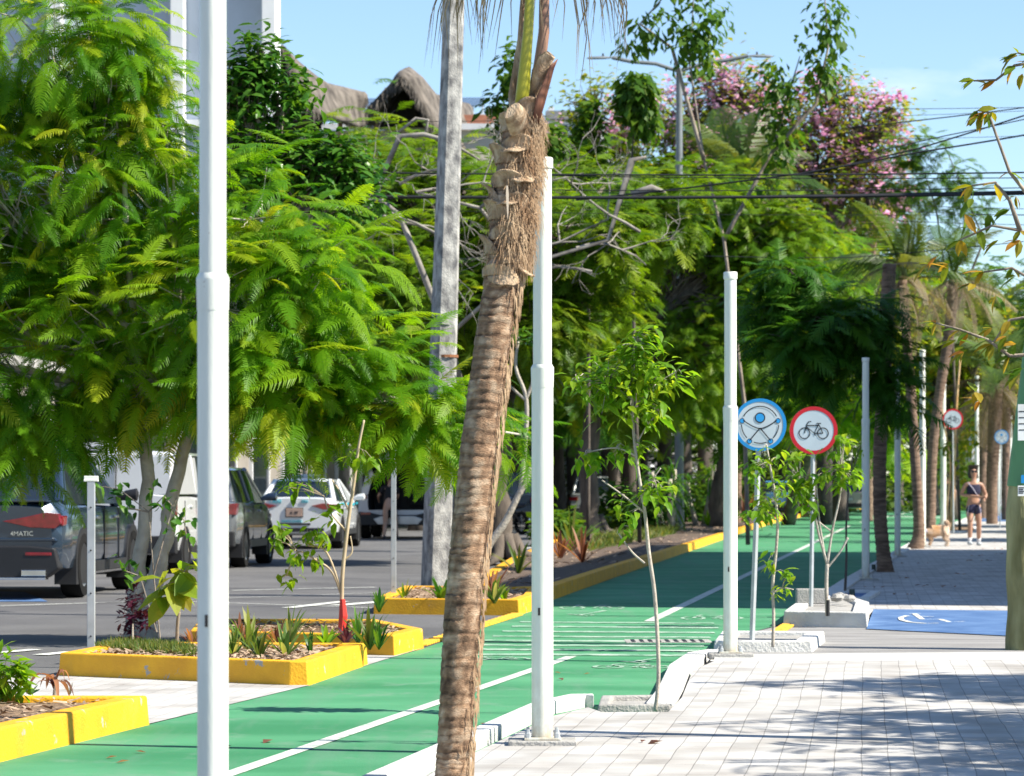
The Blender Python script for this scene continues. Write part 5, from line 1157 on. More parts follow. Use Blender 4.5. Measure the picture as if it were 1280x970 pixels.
def bare_branches(label, D, starts, seed, n=26, mat=None, base=None, L0=1.4, r0=.028):
    g_ = random.Random(seed); mb = MB(); b = base
    def grow(p, d, L, r_, dep):
        pts = [p]; q = p; dd = d
        for k in range(5):
            dd = (dd + Vector((g_.uniform(-.35, .35), g_.uniform(-.35, .35), g_.uniform(-.3, .3)))).normalized(); q = q + dd * L / 5; pts.append(q)
        mb.tube(pts, [r_ * (1 - .13 * k) for k in range(6)], 5, cap=False)
        if dep:
            for _ in range(3): k = g_.choice([2, 3, 4, 5]); grow(pts[k], (dd + Vector((g_.uniform(-1, 1), g_.uniform(-1, 1), g_.uniform(-.8, .9)))).normalized(), L * .62, r_ * .55, dep - 1)
    for px, py, dx, dz in starts: grow(W(px, py, D), Vector((dx, g_.uniform(-.3, .3), dz)).normalized(), L0, r0, 3)
    return mb
GREYT = M('silvery_twig', (.15, .135, .12), .8, col2=(.34, .32, .28), scale=6)
bd = G(600, 700); dt = thing('bare_tree', 'leafless tangle of silvery grey branches in front of the shade tree crowns', 'tree', bd)
mb = bare_branches('', 50.0, [(470, 250, -1, .3), (500, 230, .8, .3), (520, 240, 1, .1), (480, 215, -.8, .4), (470, 280, -.5, .5), (600, 260, .6, .3), (660, 320, .5, .3), (560, 300, -.6, .4), (720, 310, .8, .2), (800, 290, -.6, .3), (740, 340, -.7, .2), (480, 270, 1, -.1)], 4)
mb.tube([W(600, 700, 53.8), W(596, 560, 52.5), W(560, 420, 50.0), W(500, 270, 50.0), W(470, 245, 50.0)], [.08, .07, .055, .045, .035], 8)
mb.tube([W(480, 215, 50.0), W(500, 170, 50.0), W(530, 168, 50.0), W(560, 176, 50.0), W(600, 200, 50.0)], [.045, .045, .04, .03, .015], 7); mb.tube([W(497, 166, 50.0), W(520, 148, 50.0), W(535, 150, 50.0), W(532, 168, 50.0)], [.02, .028, .025, .02], 6)
mb.tube([W(560, 420, 50.0), W(660, 330, 50.0), W(760, 300, 50.0), W(790, 200, 50.0), W(808, 196, 50.0)], [.035, .03, .03, .06, .02], 7); mb.tube([W(790, 245, 50.0), W(815, 235, 50.0), W(832, 240, 50.0)], [.08, .06, .02], 7)
mb.tube([W(660, 330, 50.0), W(600, 260, 50.0), W(520, 240, 50.0)], [.04, .03, .015], 6)
obj('trunk', mb, GREYT, dt, bd, smooth=True)
# D: second shade tree
D3 = 79.0
tree('second big shade tree, single dark trunk standing in the median left of the sapling', (738, 674), [(738, 676, D3, .36), (737, 655, D3, .25), (736, 600, D3, .23), (738, 540, D3, .22), (750, 470, D3, .2)],
     [lb(760, 420, D3, 110, 60), lb(860, 360, D3, 100, 60), lb(700, 470, D3, 80, 45), lb(860, 440, D3, 90, 60), lb(800, 500, D3 + 1, 90, 40), lb(920, 300, D3, 80, 50), lb(960, 370, D3, 80, 60), lb(770, 330, D3, 110, 50), lb(890, 250, D3, 90, 45), lb(980, 300, D3, 60, 55), lb(700, 400, D3 - 2, 80, 50)],
     1400, 5, B_FAR, .50, LM_FLAM, DBARK, seed=5, twig=.014, spread=.85, outw=.5, droop=.18, jit=.2, inner=.35, gap=.30, gs=.7, every=2, buttress=True, group='big shade trees in the median')
# E: darker tree hanging over the lane
D4 = 43.5
tree('dark green tree hanging over the shaded pavement between the red-ringed sign and the palms', (1083, 724), [(1083, 725, 44.4, .045), (1083, 600, 44.3, .04), (1082, 470, 44.2, .035)],
     [lb(1060, 430, D4, 60, 26), lb(1015, 375, D4 + .3, 50, 24), lb(985, 430, D4 - .3, 46, 26), lb(1090, 390, D4, 36, 20), lb(1108, 455, D4, 26, 20), lb(990, 340, D4, 36, 18), lb(1040, 400, D4 - .4, 50, 20), lb(1120, 500, D4, 16, 22), lb(1020, 470, D4, 40, 16), lb(960, 385, D4 + .4, 26, 24)],
     230, 5, [bipinnate(12, d, 1, seed=i, fill=.8) for i, d in enumerate((.25, .45, .65))], .42, LM_DARK, DBARK, seed=6, base=G(1083, 724, .05), twig=.005, spread=.9, outw=.55, droop=.2, jit=.09, inner=.2, r_limb=.02)
tree('shade tree arching over the green lane behind the two near round signs', (905, 663), [(900, 664, 95, .35), (902, 600, 95, .3), (920, 520, 95, .26), (960, 460, 95, .2)],
     [lb(960, 450, 95, 90, 60), lb(900, 500, 95, 80, 50), lb(1010, 500, 95, 80, 40), lb(1030, 350, 95, 80, 60), lb(950, 380, 95, 80, 60)],
     520, 4, B_FAR, .75, LM_FLAM, DBARK, seed=16, twig=.016, spread=.85, outw=.5, droop=.2, jit=.25, inner=.35, group='big shade trees in the median')
tree('bright green low-hanging tree beside the first white pole on the shaded pavement', (1000, 655), [(985, 655, 110, .25), (1000, 600, 108, .2), (1020, 540, 104, .15)],
     [lb(1030, 500, 84, 60, 35), lb(1080, 500, 82, 55, 40), lb(1010, 330, 88, 70, 40), lb(960, 340, 86, 50, 60), lb(1110, 540, 82, 28, 45)],
     300, 4, B_FAR, .6, LM_FEATH, DBARK, seed=7, twig=.014, spread=.85, outw=.5, droop=.3, jit=.2, inner=.3, group='big shade trees in the median')
# pink trumpet trees
D5 = 112.0
pk = [lb(1080, 170, D5, 60, 60), lb(1040, 130, D5, 45, 40), lb(1020, 210, D5, 60, 60), lb(1090, 240, D5, 50, 50), lb(1110, 140, D5, 22, 28), lb(990, 170, D5, 40, 50), lb(960, 230, D5, 50, 40)]
tree('large pink-flowering tree against the sky, right of the street lamp', (1030, 655.6), [(1030, 656, D5, .3), (1032, 450, D5, .25), (1035, 300, D5, .2)], pk,
     520, 8, T_SIMPLE, .25, LM_YEL, DBARK, seed=8, twig=.02, spread=.9, outw=.6, droop=.2, jit=.34, gap=.36, gs=.8, blossoms=(pk, 210, 15, .21))
pk2 = [lb(915, 120, D5 + 6, 60, 40), lb(860, 150, D5 + 6, 50, 50), lb(940, 170, D5 + 6, 60, 50), lb(880, 200, D5 + 6, 60, 40), lb(900, 100, D5 + 6, 30, 22)]
tree('sparser pink-flowering tree behind the double-armed street lamp', (880, 653), [(880, 654, D5 + 6, .3), (885, 450, D5 + 6, .25), (890, 300, D5 + 6, .2)], pk2,
     460, 8, T_SIMPLE, .25, LM_YEL, DBARK, seed=9, twig=.02, spread=.9, outw=.6, droop=.2, jit=.42, gap=.38, gs=.8, blossoms=(pk2, 200, 13, .21))
tree('pale yellow-green thin-crowned tree left of the lamp post top', (760, 650), [(760, 651, 125, .25), (755, 400, 125, .2), (750, 250, 125, .12)],
     [lb(740, 130, 125, 34, 34), lb(790, 170, 125, 40, 50), lb(720, 210, 125, 60, 50), lb(810, 130, 125, 25, 40), lb(690, 260, 125, 60, 40), lb(780, 250, 125, 60, 40)],
     460, 7, T_SIMPLE, .30, LM_YEL, DBARK, seed=10, twig=.02, spread=.9, outw=.6, droop=.2, jit=.42, gap=.45, gs=.7, blossoms=([lb(720, 180, 125, 70, 30), lb(790, 150, 125, 60, 40)], 80, 12, .22))
# long leafy wands in front of the sky
def wand(label, D, paths, seed, base_px, size=.42, n=60):
    b = G(*base_px); t = thing('slender_tree', label, 'tree', b, group='slender trees rising over the crowns'); g_ = np.random.default_rng(seed); mb = MB(); PP = []; OO = []
    for pts in paths:
        Q = [W(x, y, D) for x, y in pts]; fine = []
        for i in range(len(Q) - 1): fine += [Q[i].lerp(Q[i + 1], k / 5) for k in range(5)]
        fine.append(Q[-1]); mb.tube(fine, [.045 * (1 - .85 * k / len(fine)) for k in range(len(fine))], 6)
    return b, t, mb
b, t, mb = wand('slender tree with hanging leafy wands rising above the crowns left of the pink tree', 62, [[(935, 681), (930, 500), (905, 300), (880, 200), (862, 80), (868, -20)], [(880, 200), (840, 60), (800, 30), (835, -10)], [(905, 300), (965, 190), (985, 120), (1000, 70)], [(965, 190), (1020, 130), (1035, 60), (1030, -20)]], 1, (935, 691))
obj('trunk', mb, BARK, t, b, smooth=True)
S = [lb(875, 30, 62, 30, 45), lb(870, 70, 62, 26, 26), lb(820, 25, 62, 34, 20), lb(790, 45, 62, 18, 22), lb(850, -20, 62, 40, 25), lb(1035, 30, 62, 20, 55), lb(1030, 90, 62, 25, 28), lb(985, 120, 62, 45, 24), lb(960, 100, 62, 14, 30), lb(970, 190, 62, 20, 50), lb(985, 160, 62, 26, 20), lb(1010, 70, 62, 12, 18)]
P, O, L = clusters(S, 190, inner=.1, seed=3); leafobj('crown', crown_batches(P, O, 7, T_SIMPLE, .20, spread=.7, outw=.4, droop=.7, jit=.12, seed=3), LM_MID, t, b)
b, t, mb = wand('small round-headed dark green tree on a thin stem left of the lamp mast', 66, [[(800, 686), (792, 400), (788, 220), (795, 130)]], 2, (800, 686.7)); obj('trunk', mb, DBARK, t, b, smooth=True)
P, O, L = clusters([lb(795, 125, 66, 24, 30), lb(805, 150, 66, 16, 20), lb(793, 110, 66, 20, 16)], 150, inner=.3, seed=4); leafobj('crown', crown_batches(P, O, 7, T_SIMPLE, .22, spread=.6, outw=.5, droop=.8, jit=.08, seed=4), LM_MID, t, b)
b, t, mb = wand('small conical dark green tree right of the palm top', 66, [[(735, 686), (736, 400), (736, 220), (737, 130)]], 2, (735, 686.7)); obj('trunk', mb, DBARK, t, b, smooth=True)
P, O, L = clusters([lb(736, 160, 66, 16, 26), lb(736, 190, 66, 24, 22), lb(738, 135, 66, 8, 16), lb(734, 215, 66, 26, 20)], 150, inner=.2, seed=5); leafobj('crown', crown_batches(P, O, 6, T_SIMPLE, .22, spread=.9, outw=.5, droop=.3, jit=.08, seed=5), LM_MID, t, b)
b, t, mb = wand('slim leafy tree between the palm top and the second white pole', 60, [[(668, 694), (668, 400), (660, 220), (662, 90)]], 2, (668, 694.3)); obj('trunk', mb, DBARK, t, b, smooth=True)
P, O, L = clusters([lb(690, 175, 60, 16, 24), lb(640, 90, 60, 12, 40), lb(634, 150, 60, 14, 35), lb(620, 128, 60, 14, 10)], 120, inner=.2, seed=6); leafobj('crown', crown_batches(P, O, 6, T_SIMPLE, .20, spread=.8, outw=.5, droop=.5, jit=.08, seed=6), LM_MID, t, b)
b, t, mb = wand('airy feathery tree against the sky to the right of the pink tree', 90, [[(1200, 666), (1190, 400), (1170, 260), (1150, 200)], [(1190, 400), (1230, 300), (1180, 180)]], 7, (1200, 666.5)); obj('trunk', mb, DBARK, t, b, smooth=True)
P, O, L = clusters([lb(1150, 180, 90, 35, 14), lb(1130, 200, 90, 25, 20), lb(1190, 215, 90, 40, 14), lb(1150, 235, 90, 50, 20), lb(1210, 250, 90, 40, 20)], 110, inner=.1, seed=7); leafobj('crown', crown_batches(P, O, 3, B_FAR, .55, spread=.9, outw=.4, droop=.1, jit=.2, seed=7), LM_MID, t, b)

# palms of the pavement
def palm(label, base_px, pts, ngreen, ndead, fl, seed, bark=None, z=ZS, dk=LM_DRY, hangk=1.0):
    b = G(base_px[0], base_px[1], z); t = thing('palm_tree', label, 'palm tree', b, group='palms along the pavement'); D = b.y; mb = MB(); fine = []; fr = []
    n = 70
    for i in range(n + 1):
        c = cat(pts, i / n); fine.append(W(c[0], c[1], D)); fr.append(c[2] * D / FPX * (1 + (.10 if i % 2 else 0) + .05 * noise.noise(Vector((i, seed, 0)))))
    mb.tube(fine, fr, 14); obj('trunk', mb, bark or M('ringed_palm_bark', (.10, .06, .04), .9, col2=(.30, .205, .145), scale=6, bump=.8, bscale=30, stretch=(1, 1, 5), detail=8), t, b, smooth=True)
    g_ = np.random.default_rng(seed); top = np.array(fine[-1])
    def fr_(k, el0, el1, tl, lm, nm, sc):
        az = np.arange(k) * 2.4 + g_.random(k) * .5; el = np.radians(g_.uniform(el0, el1, k)); d = np.stack([np.cos(az) * np.cos(el), np.sin(az) * np.cos(el), np.sin(el)], 1); up = np.tile([0, 0, 1.], (k, 1)) + g_.normal(size=(k, 3)) * .15
        idx = g_.integers(0, len(tl), k); leafobj(nm, [(tl[j], np.tile(top, (k, 1))[idx == j] + g_.normal(size=(int((idx == j).sum()), 3)) * .04, d[idx == j], up[idx == j], g_.uniform(.8, 1.1, int((idx == j).sum())) * sc, g_.random(int((idx == j).sum()))) for j in range(len(tl))], lm, t, b)
    if ngreen: fr_(ngreen, 15, 80, T_PALM, LM_PALM, 'frond', fl)
    if ndead: fr_(ndead, -70, 5, [palmfrond(30, .5, .25, 1.2, 5, .011), palmfrond(30, .3, .22, 1.4, 6, .011)], dk, 'dead_frond', fl * .8)
    return t
palm('slim palm trunk leaning left, nearest of the palms on the shaded pavement', (1105, 715), [(1107, 717, 11), (1104, 690, 8.5), (1100, 640, 8), (1100, 560, 8), (1105, 480, 8.5), (1108, 400, 9), (1112, 330, 8)], 0, 5, 1.0, 11)
palm('second palm on the shaded pavement, ringed trunk beside the sniffing dog', (1146, 686), [(1144, 688, 11), (1148, 672, 7.5), (1148, 640, 6.5), (1143, 560, 6), (1138, 480, 6), (1133, 420, 5.5), (1128, 350, 5.5)], 12, 9, 1.9, 12)
palm('third palm with a shaggy dead-frond skirt, behind the second palm', (1162, 672), [(1162, 676, 9), (1163, 640, 6.5), (1166, 560, 6), (1176, 480, 6), (1186, 420, 6.5), (1192, 350, 6.5)], 9, 11, 2.2, 13)
palm('palm with a dark shaggy trunk right of the woman', (1240, 655), [(1240, 657, 7), (1240, 600, 7), (1243, 540, 8), (1245, 480, 9)], 9, 8, 3.5, 14)
palm('farthest slim palm trunk near the mossy wooden pole', (1257, 650), [(1257, 652, 5), (1257, 600, 5), (1258, 520, 5.5), (1258, 470, 6)], 9, 8, 3.5, 15)
palm('dark palm trunk just behind the woman', (1228, 648), [(1228, 650, 6), (1228, 600, 6), (1230, 520, 6), (1232, 450, 7)], 9, 8, 4.0, 16)
palm('feathery palm crown showing under the pink tree', (920, 655), [(920, 657, 6), (922, 500, 6), (925, 330, 6), (928, 235, 6)], 13, 3, 3.6, 17, z=.1)
palm('palm crown in front of the pink tree at the right', (1085, 650), [(1085, 652, 6), (1086, 500, 6), (1088, 340, 6), (1090, 300, 6)], 14, 8, 3.2, 18, z=.1)

# background shade trees: one crown shape copied along the street
def proto_tree(seed, lm, temps, size, n=330, per=4):
    g_ = random.Random(seed); t = thing('street_tree', 'x', 'tree', (0, 0, 0)); L_ = []
    for k in range(9):
        a = k * 2.4; r_ = g_.uniform(0, 2.3); L_.append((np.array([r_ * math.cos(a), r_ * math.sin(a), g_.uniform(3.4, 6.4)]), np.array([g_.uniform(1.2, 1.9), g_.uniform(1.2, 1.9), g_.uniform(.8, 1.4)]), 1.0))
    P, O, L = clusters(L_, n, inner=.35, seed=seed); mb = MB(); mb.tube([(0, 0, -.1), (.05, 0, .5), (.1, .05, 1.6), (0, 0, 2.7)], [.26, .19, .16, .14], 10); limbs(mb, (0, 0, 2.6), .10, L_, P, L, seed, .014, 3)
    obj('trunk', mb, DBARK, t, smooth=True); leafobj('crown', crown_batches(P, O, per, temps, size, spread=.9, outw=.5, droop=.2, jit=.25, seed=seed), lm, t, (0, 0, 0)); return t
PT = [proto_tree(21, LM_FLAM, B_FAR, .75), proto_tree(22, LM_MID, T_COMP, .55, 380, 5), proto_tree(23, LM_YEL, T_SIMPLE, .30, 420, 9), proto_tree(24, LM_DARK, B_FAR, .75)]
used = set()
def put(kind, px, D, s_, label, zs=1.0, rz=None):
    src = PT[kind]
    if kind in used:
        r_ = src.copy(); link(r_)
        for ch in src.children: c = ch.copy(); link(c); c.parent = r_
    else: used.add(kind); r_ = src
    r_.location = ((px - CX) * D / FPX, D, 0); r_.scale = (s_, s_, s_ * zs); r_.rotation_euler = (0, 0, rz if rz is not None else (px * 1.7 + D) % 6.28)
    tag(r_, label, 'tree', 'background street trees'); return r_
put(0, 470, 112, 1.9, 'feathery background tree directly behind the raised-tailgate SUV')
put(3, 590, 120, 1.7, 'dark background tree behind the palm trunk and concrete pole')
put(1, 700, 132, 1.9, 'mid green background tree behind the motorcycle')
put(0, 405, 104, 1.5, 'feathery background tree behind the taxi roof')
put(0, 640, 112, 1.8, 'feathery background tree right behind the palm trunk')
put(0, 790, 118, 1.9, 'feathery background tree behind the middle shade tree')
put(3, 520, 96, 1.15, 'low dark background tree behind the concrete pole foot')
put(3, 680, 104, 1.2, 'low dark background tree behind the second white pole')
put(3, 770, 112, 1.3, 'low dark background tree behind the strap-leaved clumps')
put(0, 860, 124, 1.7, 'feathery background tree left of the white pole by the signs')
put(1, 930, 135, 1.6, 'mid green background tree behind the blue ring sign')
put(0, 1010, 140, 1.9, 'feathery background tree behind the red ring sign')
put(1, 1165, 150, 1.7, 'mid green background tree behind the third palm')
put(2, 1190, 130, 1.25, 'low yellow-green background tree left of the walking woman')
put(3, 805, 140, 1.3, 'dark background tree left of the near signs')
put(0, 880, 150, 1.6, 'feathery background tree behind the tallest white pole by the signs')
put(3, 960, 170, 1.7, 'dark background tree seen between the two round signs')
put(1, 1050, 165, 1.9, 'mid green background tree behind the first palm on the pavement')
put(2, 1120, 175, 1.8, 'yellow-green background tree between the palm trunks')
put(2, 1205, 190, 1.75, 'yellow-green background tree right above the walking woman')
put(3, 1235, 210, 1.9, 'dark background tree above the distant blue sign')
put(0, 1290, 165, 1.3, 'feathery background tree behind the mossy wooden pole', .9)
put(1, 1170, 240, 2.2, 'tallish far tree closing the end of the pavement')
put(2, 640, 150, 1.9, 'yellow-green background tree above the level cables near the palm')
put(1, 560, 140, 1.7, 'mid green background tree below the right thatched roof')
put(0, 760, 165, 2.0, 'feathery background tree behind the conical tree')
put(2, 985, 150, 1.9, 'yellow-green background tree under the pink blossom')
put(1, 350, 112, 1.3, 'mid green background tree behind the taxi')
put(3, 150, 90, 1.25, 'dark background tree behind the white van')
put(1, 30, 95, 1.3, 'mid green background tree above the dark SUV')
put(3, 1100, 260, 2.4, 'dark far tree at the vanishing point of the green lane')
put(2, 720, 128, 1.75, 'tall yellow-green background tree left of the lamp mast')
put(2, 830, 132, 1.85, 'tall yellow-green background tree right behind the lamp mast')
put(1, 950, 128, 1.85, 'tall mid green background tree under the leafy wands')
put(2, 1050, 126, 1.6, 'tall yellow-green background tree beneath the large pink-flowering tree')
put(2, 900, 240, 2.6, 'pale far tree behind the two round signs')
# trees off to the right throw the dappled shade over the pavement
def shade_tree(x, y, s_, kind, label): 
    r_ = put(kind, 0, 1, s_, label, rz=x); r_.location = (x, y, 0)
shade_tree(5.7, 15.3, .55, 1, 'small pavement tree beyond the right edge, shading the near pavers')
shade_tree(6.9, 18.6, .58, 0, 'feathery tree beyond the right edge, shading the near driveway')
shade_tree(-9, 68, .95, 3, 'dark roadside tree shading the parked cars'); 
shade_tree(16.5, 74, 1.0, 1, 'green tree beyond the right edge by the far pavement')
shade_tree(5.3, 12.9, .5, 1, 'smallest leafy tree beyond the right edge, shading the nearest pavers')
shade_tree(19, 88, 1.15, 0, 'feathery tree beyond the right edge by the far pavement')
shade_tree(20.0, 100, 1.2, 3, 'dark tree beyond the right edge by the far pavement')

# far wood
P, O, L = clusters([(np.array([x, 285., 3.]), np.array([9., 5., 4.5 + 2 * math.sin(x)]), 1.) for x in range(-60, 90, 8)], 5200, inner=.5, seed=31)
w_ = leafobj('distant_wood', crown_batches(P, O, 4, T_SIMPLE, 1.0, spread=1, outw=.5, droop=.1, jit=.5, seed=31), LM_DIM, None, (0, 285, 0)); w_['kind'] = 'stuff'
P, O, L = clusters([(np.array([x, 130. + 1.6 * (x + 8), 1.2]), np.array([3.5, 3., 3.0]), 1.) for x in np.arange(-10, 26, 2)], 2600, inner=.4, seed=32)
w_ = leafobj('distant_undergrowth', crown_batches(P, O, 5, T_SIMPLE, .45, spread=1, outw=.5, droop=.1, jit=.3, seed=32), LM_DIM, None, (8, 150, 0)); w_['kind'] = 'stuff'

# almond branches reaching in from the right
Da = 15.0; ba = Vector((3.1, Da, 0)); t = thing('almond_tree', 'branches with orange and green leaves reaching in from the right edge', 'tree', ba); mb = MB()
mb.tube([ba, (3.05, Da, 1.5), (3.1, Da + .1, 3.4)], [.10, .08, .06], 10)
BR = [[(1460, 330), (1380, 150), (1290, 78), (1268, 82), (1245, 100), (1217, 101)], [(1460, 200), (1330, 90), (1290, 70), (1272, 66)], [(1460, 360), (1340, 320), (1275, 288), (1240, 282), (1200, 300)], [(1340, 320), (1290, 250), (1262, 215), (1235, 140), (1222, 138)], [(1275, 288), (1262, 250), (1244, 228), (1215, 232)],
      [(1460, 420), (1330, 440), (1262, 445), (1235, 425), (1200, 412), (1170, 404)], [(1330, 440), (1290, 395), (1262, 400), (1240, 430)], [(1460, 300), (1340, 340), (1290, 350), (1265, 335), (1230, 340)]]
tips = []
for q in BR:
    Q = [W(x, y, Da) for x, y in q]; mb.tube(Q, [.010 * (1 - .8 * k / (len(Q) - 1)) + .002 for k in range(len(Q))], 6); tips += [(W(*p, Da), Q[-1] - Q[-2]) for p in q[2:]]
    tips.append((Q[-1], Q[-1] - Q[-2]))
obj('trunk', mb, BARK, t, ba, smooth=True)
extra = [(1218, 100), (1240, 140), (1230, 138), (1222, 145), (1272, 70), (1265, 72), (1278, 92), (1215, 248), (1206, 268), (1235, 268), (1222, 285), (1262, 262), (1270, 245), (1275, 300), (1248, 300), (1172, 320), (1160, 330), (1185, 330), (1218, 355), (1245, 370), (1270, 345), (1210, 415), (1205, 440), (1220, 490), (1225, 500), (1258, 420), (1270, 430), (1240, 410), (1195, 425), (1278, 460), (1272, 470)]
PP = []; DD = []; TT = []
g_ = np.random.default_rng(5)
for p, d in tips + [(W(x, y, Da), Vector((-1, 0, -.2))) for x, y in extra]:
    for k in range(2 if (p, d) in tips else 3):
        PP.append(tuple(p)); dd = d.normalized() if d.length > 0 else Vector((-1, 0, 0)); DD.append((dd.x * .7 + g_.normal() * .6, g_.normal() * .5, dd.z * .4 - .35 + g_.normal() * .4)); TT.append(min(1, max(0, g_.beta(1.2, 1.3))))
PP = np.array(PP); leafobj('leaves', [(T_BROAD[0], PP, np.array(DD), np.tile([0, -.3, 1.], (len(PP), 1)) + g_.normal(size=(len(PP), 3)) * .3, g_.uniform(.06, .115, len(PP)), np.array(TT))], LM_ALM, t, ba)

# ------------------------------------------------------------------ saplings
def sapling(label, b, stems, leaves, size, lm, temps, bark, per=4, seed=0, name='sapling', extra=None, droop=.5, jit=.03, thick=1.0, group='young saplings', ncl=None):
    "stems: lists of (px, py, half width px); leaves: lobes"
    t = thing(name, label, 'sapling' if name == 'sapling' else 'tree', b, group=group); D = b.y; mb = MB(); s_ = D / FPX
    for st_ in stems:
        fine = []; fr = []; n = max(8, len(st_) * 4)
        for i in range(n + 1): c = cat(st_, i / n); fine.append(W(c[0], c[1], D)); fr.append(max(.0012, c[2] * s_ * thick))
        mb.tube(fine, fr, 8)
    P, O, L = clusters(leaves, ncl or 40, inner=.2, seed=seed)
    allp = [W(c[0], c[1], D) for st_ in stems for c in st_[1:]]
    for p in P:
        p = Vector(p); q = min(allp, key=lambda a: (a - p).length); mb.tube([q, q.lerp(p, .5) + Vector((0, 0, .02)), p], [.0035, .003, .0015], 4, cap=False)
    obj('stem', mb, bark, t, b, smooth=True)
    leafobj('leaves', crown_batches(P, O, per, temps, size, spread=.9, outw=.4, droop=droop, jit=jit, seed=seed), lm, t, b)
    return t
b = G(819, 888, .03); D = b.y
sapling('thin leaning sapling with a bright yellow-green leafy top in the middle of the picture', b, [[(819, 889, 2.6), (823, 850, 2.5), (822, 800, 2.5), (818, 740, 2.5), (811, 690, 2.4), (806, 640, 2.2), (798, 590, 2), (792, 540, 1.8), (791, 480, 1.5), (795, 430, 1)], [(806, 704, 1.4), (790, 690, 1.2), (772, 665, 1)], [(805, 640, 1.3), (780, 620, 1.1), (752, 600, .9)], [(800, 620, 1.2), (815, 600, 1), (826, 585, .8)], [(795, 570, 1.2), (770, 560, 1), (735, 565, .8)], [(792, 500, 1.2), (760, 480, 1), (720, 475, .8)], [(792, 510, 1.2), (820, 480, 1), (845, 465, .8)], [(793, 560, 1.1), (810, 530, .9), (825, 515, .8)]],
        [lb(770, 470, D, 42, 34), lb(800, 450, D, 40, 32), lb(740, 480, D, 34, 20), lb(790, 505, D, 46, 26), lb(730, 565, D, 16, 12, .004), lb(795, 560, D, 24, 20, .012), lb(820, 615, D, 12, 14, .004), lb(835, 470, D, 22, 20), lb(785, 640, D, 14, 26, .004), lb(800, 420, D, 14, 10, .01)], .078, LM_SAP, [broadleaf(.34, .3), broadleaf(.40, .45)], PBARK, per=6, seed=1, ncl=150, droop=.15)
b = G(425, 790, .12); D = b.y
t = sapling('tall thin sapling with a red wrap at its foot, in front of the taxi', b, [[(425, 800, 2.6), (427, 760, 2.6), (428, 720, 2.4), (432, 680, 2.4), (437, 640, 2.2), (443, 600, 2), (448, 560, 1.7), (455, 525, 1.4)], [(427, 745, 1.6), (415, 715, 1.4), (395, 700, 1.2), (372, 690, 1), (358, 720, .8)], [(427, 740, 1.6), (408, 690, 1.2), (385, 682, 1)], [(437, 640, 1.5), (425, 615, 1.2), (415, 600, 1)], [(434, 665, 1.4), (412, 640, 1), (405, 620, .8)], [(430, 700, 1.4), (440, 690, 1), (438, 670, .7)]],
        [lb(385, 690, D, 22, 16), lb(350, 665, D, 16, 14), lb(362, 725, D, 10, 12), lb(455, 570, D, 20, 14), lb(395, 660, D, 20, 16), lb(420, 640, D, 12, 14), lb(365, 610, D, 16, 10), lb(420, 720, D, 14, 10)], .095, LM_SAP, T_BROAD, M('pale_stem', (.36, .27, .16), .7, col2=(.52, .42, .28)), per=5, seed=2, ncl=34)
mb = MB(); mb.tube([W(428, 749, D - .03), W(429, 770, D - .03), W(427, 790, D - .03)], [.02, .034, .03], 8); obj('red_wrap', mb, M('red_plastic', (.55, .03, .02), .5), t, b)
b = G(967, 808, .05); D = b.y
sapling('sapling with small fresh leaves just right of the blue sign post', b, [[(966, 809, 2.2), (967, 770, 2), (966, 730, 2), (970, 690, 1.9), (972, 650, 1.8), (968, 615, 1.6), (962, 580, 1.4), (958, 555, 1)], [(968, 740, 1), (978, 735, .9), (992, 737, .7)], [(968, 770, 1.4), (965, 740, 1.3), (967, 715, 1)], [(972, 650, 1), (955, 645, .8), (945, 640, .6)]],
        [lb(955, 575, D, 22, 12), lb(940, 590, D, 10, 12), lb(950, 640, D, 24, 8), lb(968, 610, D, 20, 7), lb(985, 625, D, 12, 8), lb(985, 722, D, 10, 10), lb(965, 700, D, 8, 8), lb(968, 745, D, 8, 14), lb(955, 635, D, 18, 12)], .075, LM_SAP, T_BROAD, PBARK, per=5, seed=3, ncl=46)
b = G(1035, 768, .12); D = b.y
t = sapling('branching pale sapling in the raised white planter box', b, [[(1034, 770, 2.5), (1033, 730, 2.4), (1034, 705, 2.3)], [(1034, 705, 1.8), (1024, 670, 1.6), (1015, 630, 1.4), (1000, 600, 1)], [(1034, 705, 1.8), (1041, 660, 1.5), (1050, 620, 1.2), (1052, 590, 1)], [(1034, 710, 1.4), (1050, 690, 1.2), (1060, 672, 1.5)], [(1032, 700, 1.4), (1024, 650, 1.2), (1020, 600, 1)], [(1040, 665, 1), (1015, 645, 1), (995, 620, .8)]],
        [lb(1000, 575, D, 20, 14), lb(1050, 560, D, 20, 12), lb(1045, 590, D, 26, 10), lb(1010, 610, D, 16, 14), lb(995, 600, D, 22, 10), lb(1060, 600, D, 16, 14), lb(1008, 630, D, 20, 10)], .10, LM_SAP, T_BROAD, PBARK, per=5, seed=4, ncl=55)
mb = MB(); mb.tube([W(1035, 770, D - .03), W(1035, 750, D - .03)], [.016, .015], 8); obj('dark_base', mb, BLACK, t, b)
b = G(1056, 743, .05); D = b.y
sapling('thin leafless dark stick sapling behind the raised white planter box', b, [[(1056, 744, 1.8), (1058, 700, 1.5), (1058, 650, 1.2), (1062, 600, 1), (1068, 560, .8)], [(1062, 600, .9), (1075, 560, .7)]], [lb(1072, 555, D, 10, 10)], .07, LM_SAP, T_BROAD, DBARK, per=3, seed=5, ncl=6)
b = G(1187, 664, .08); D = b.y
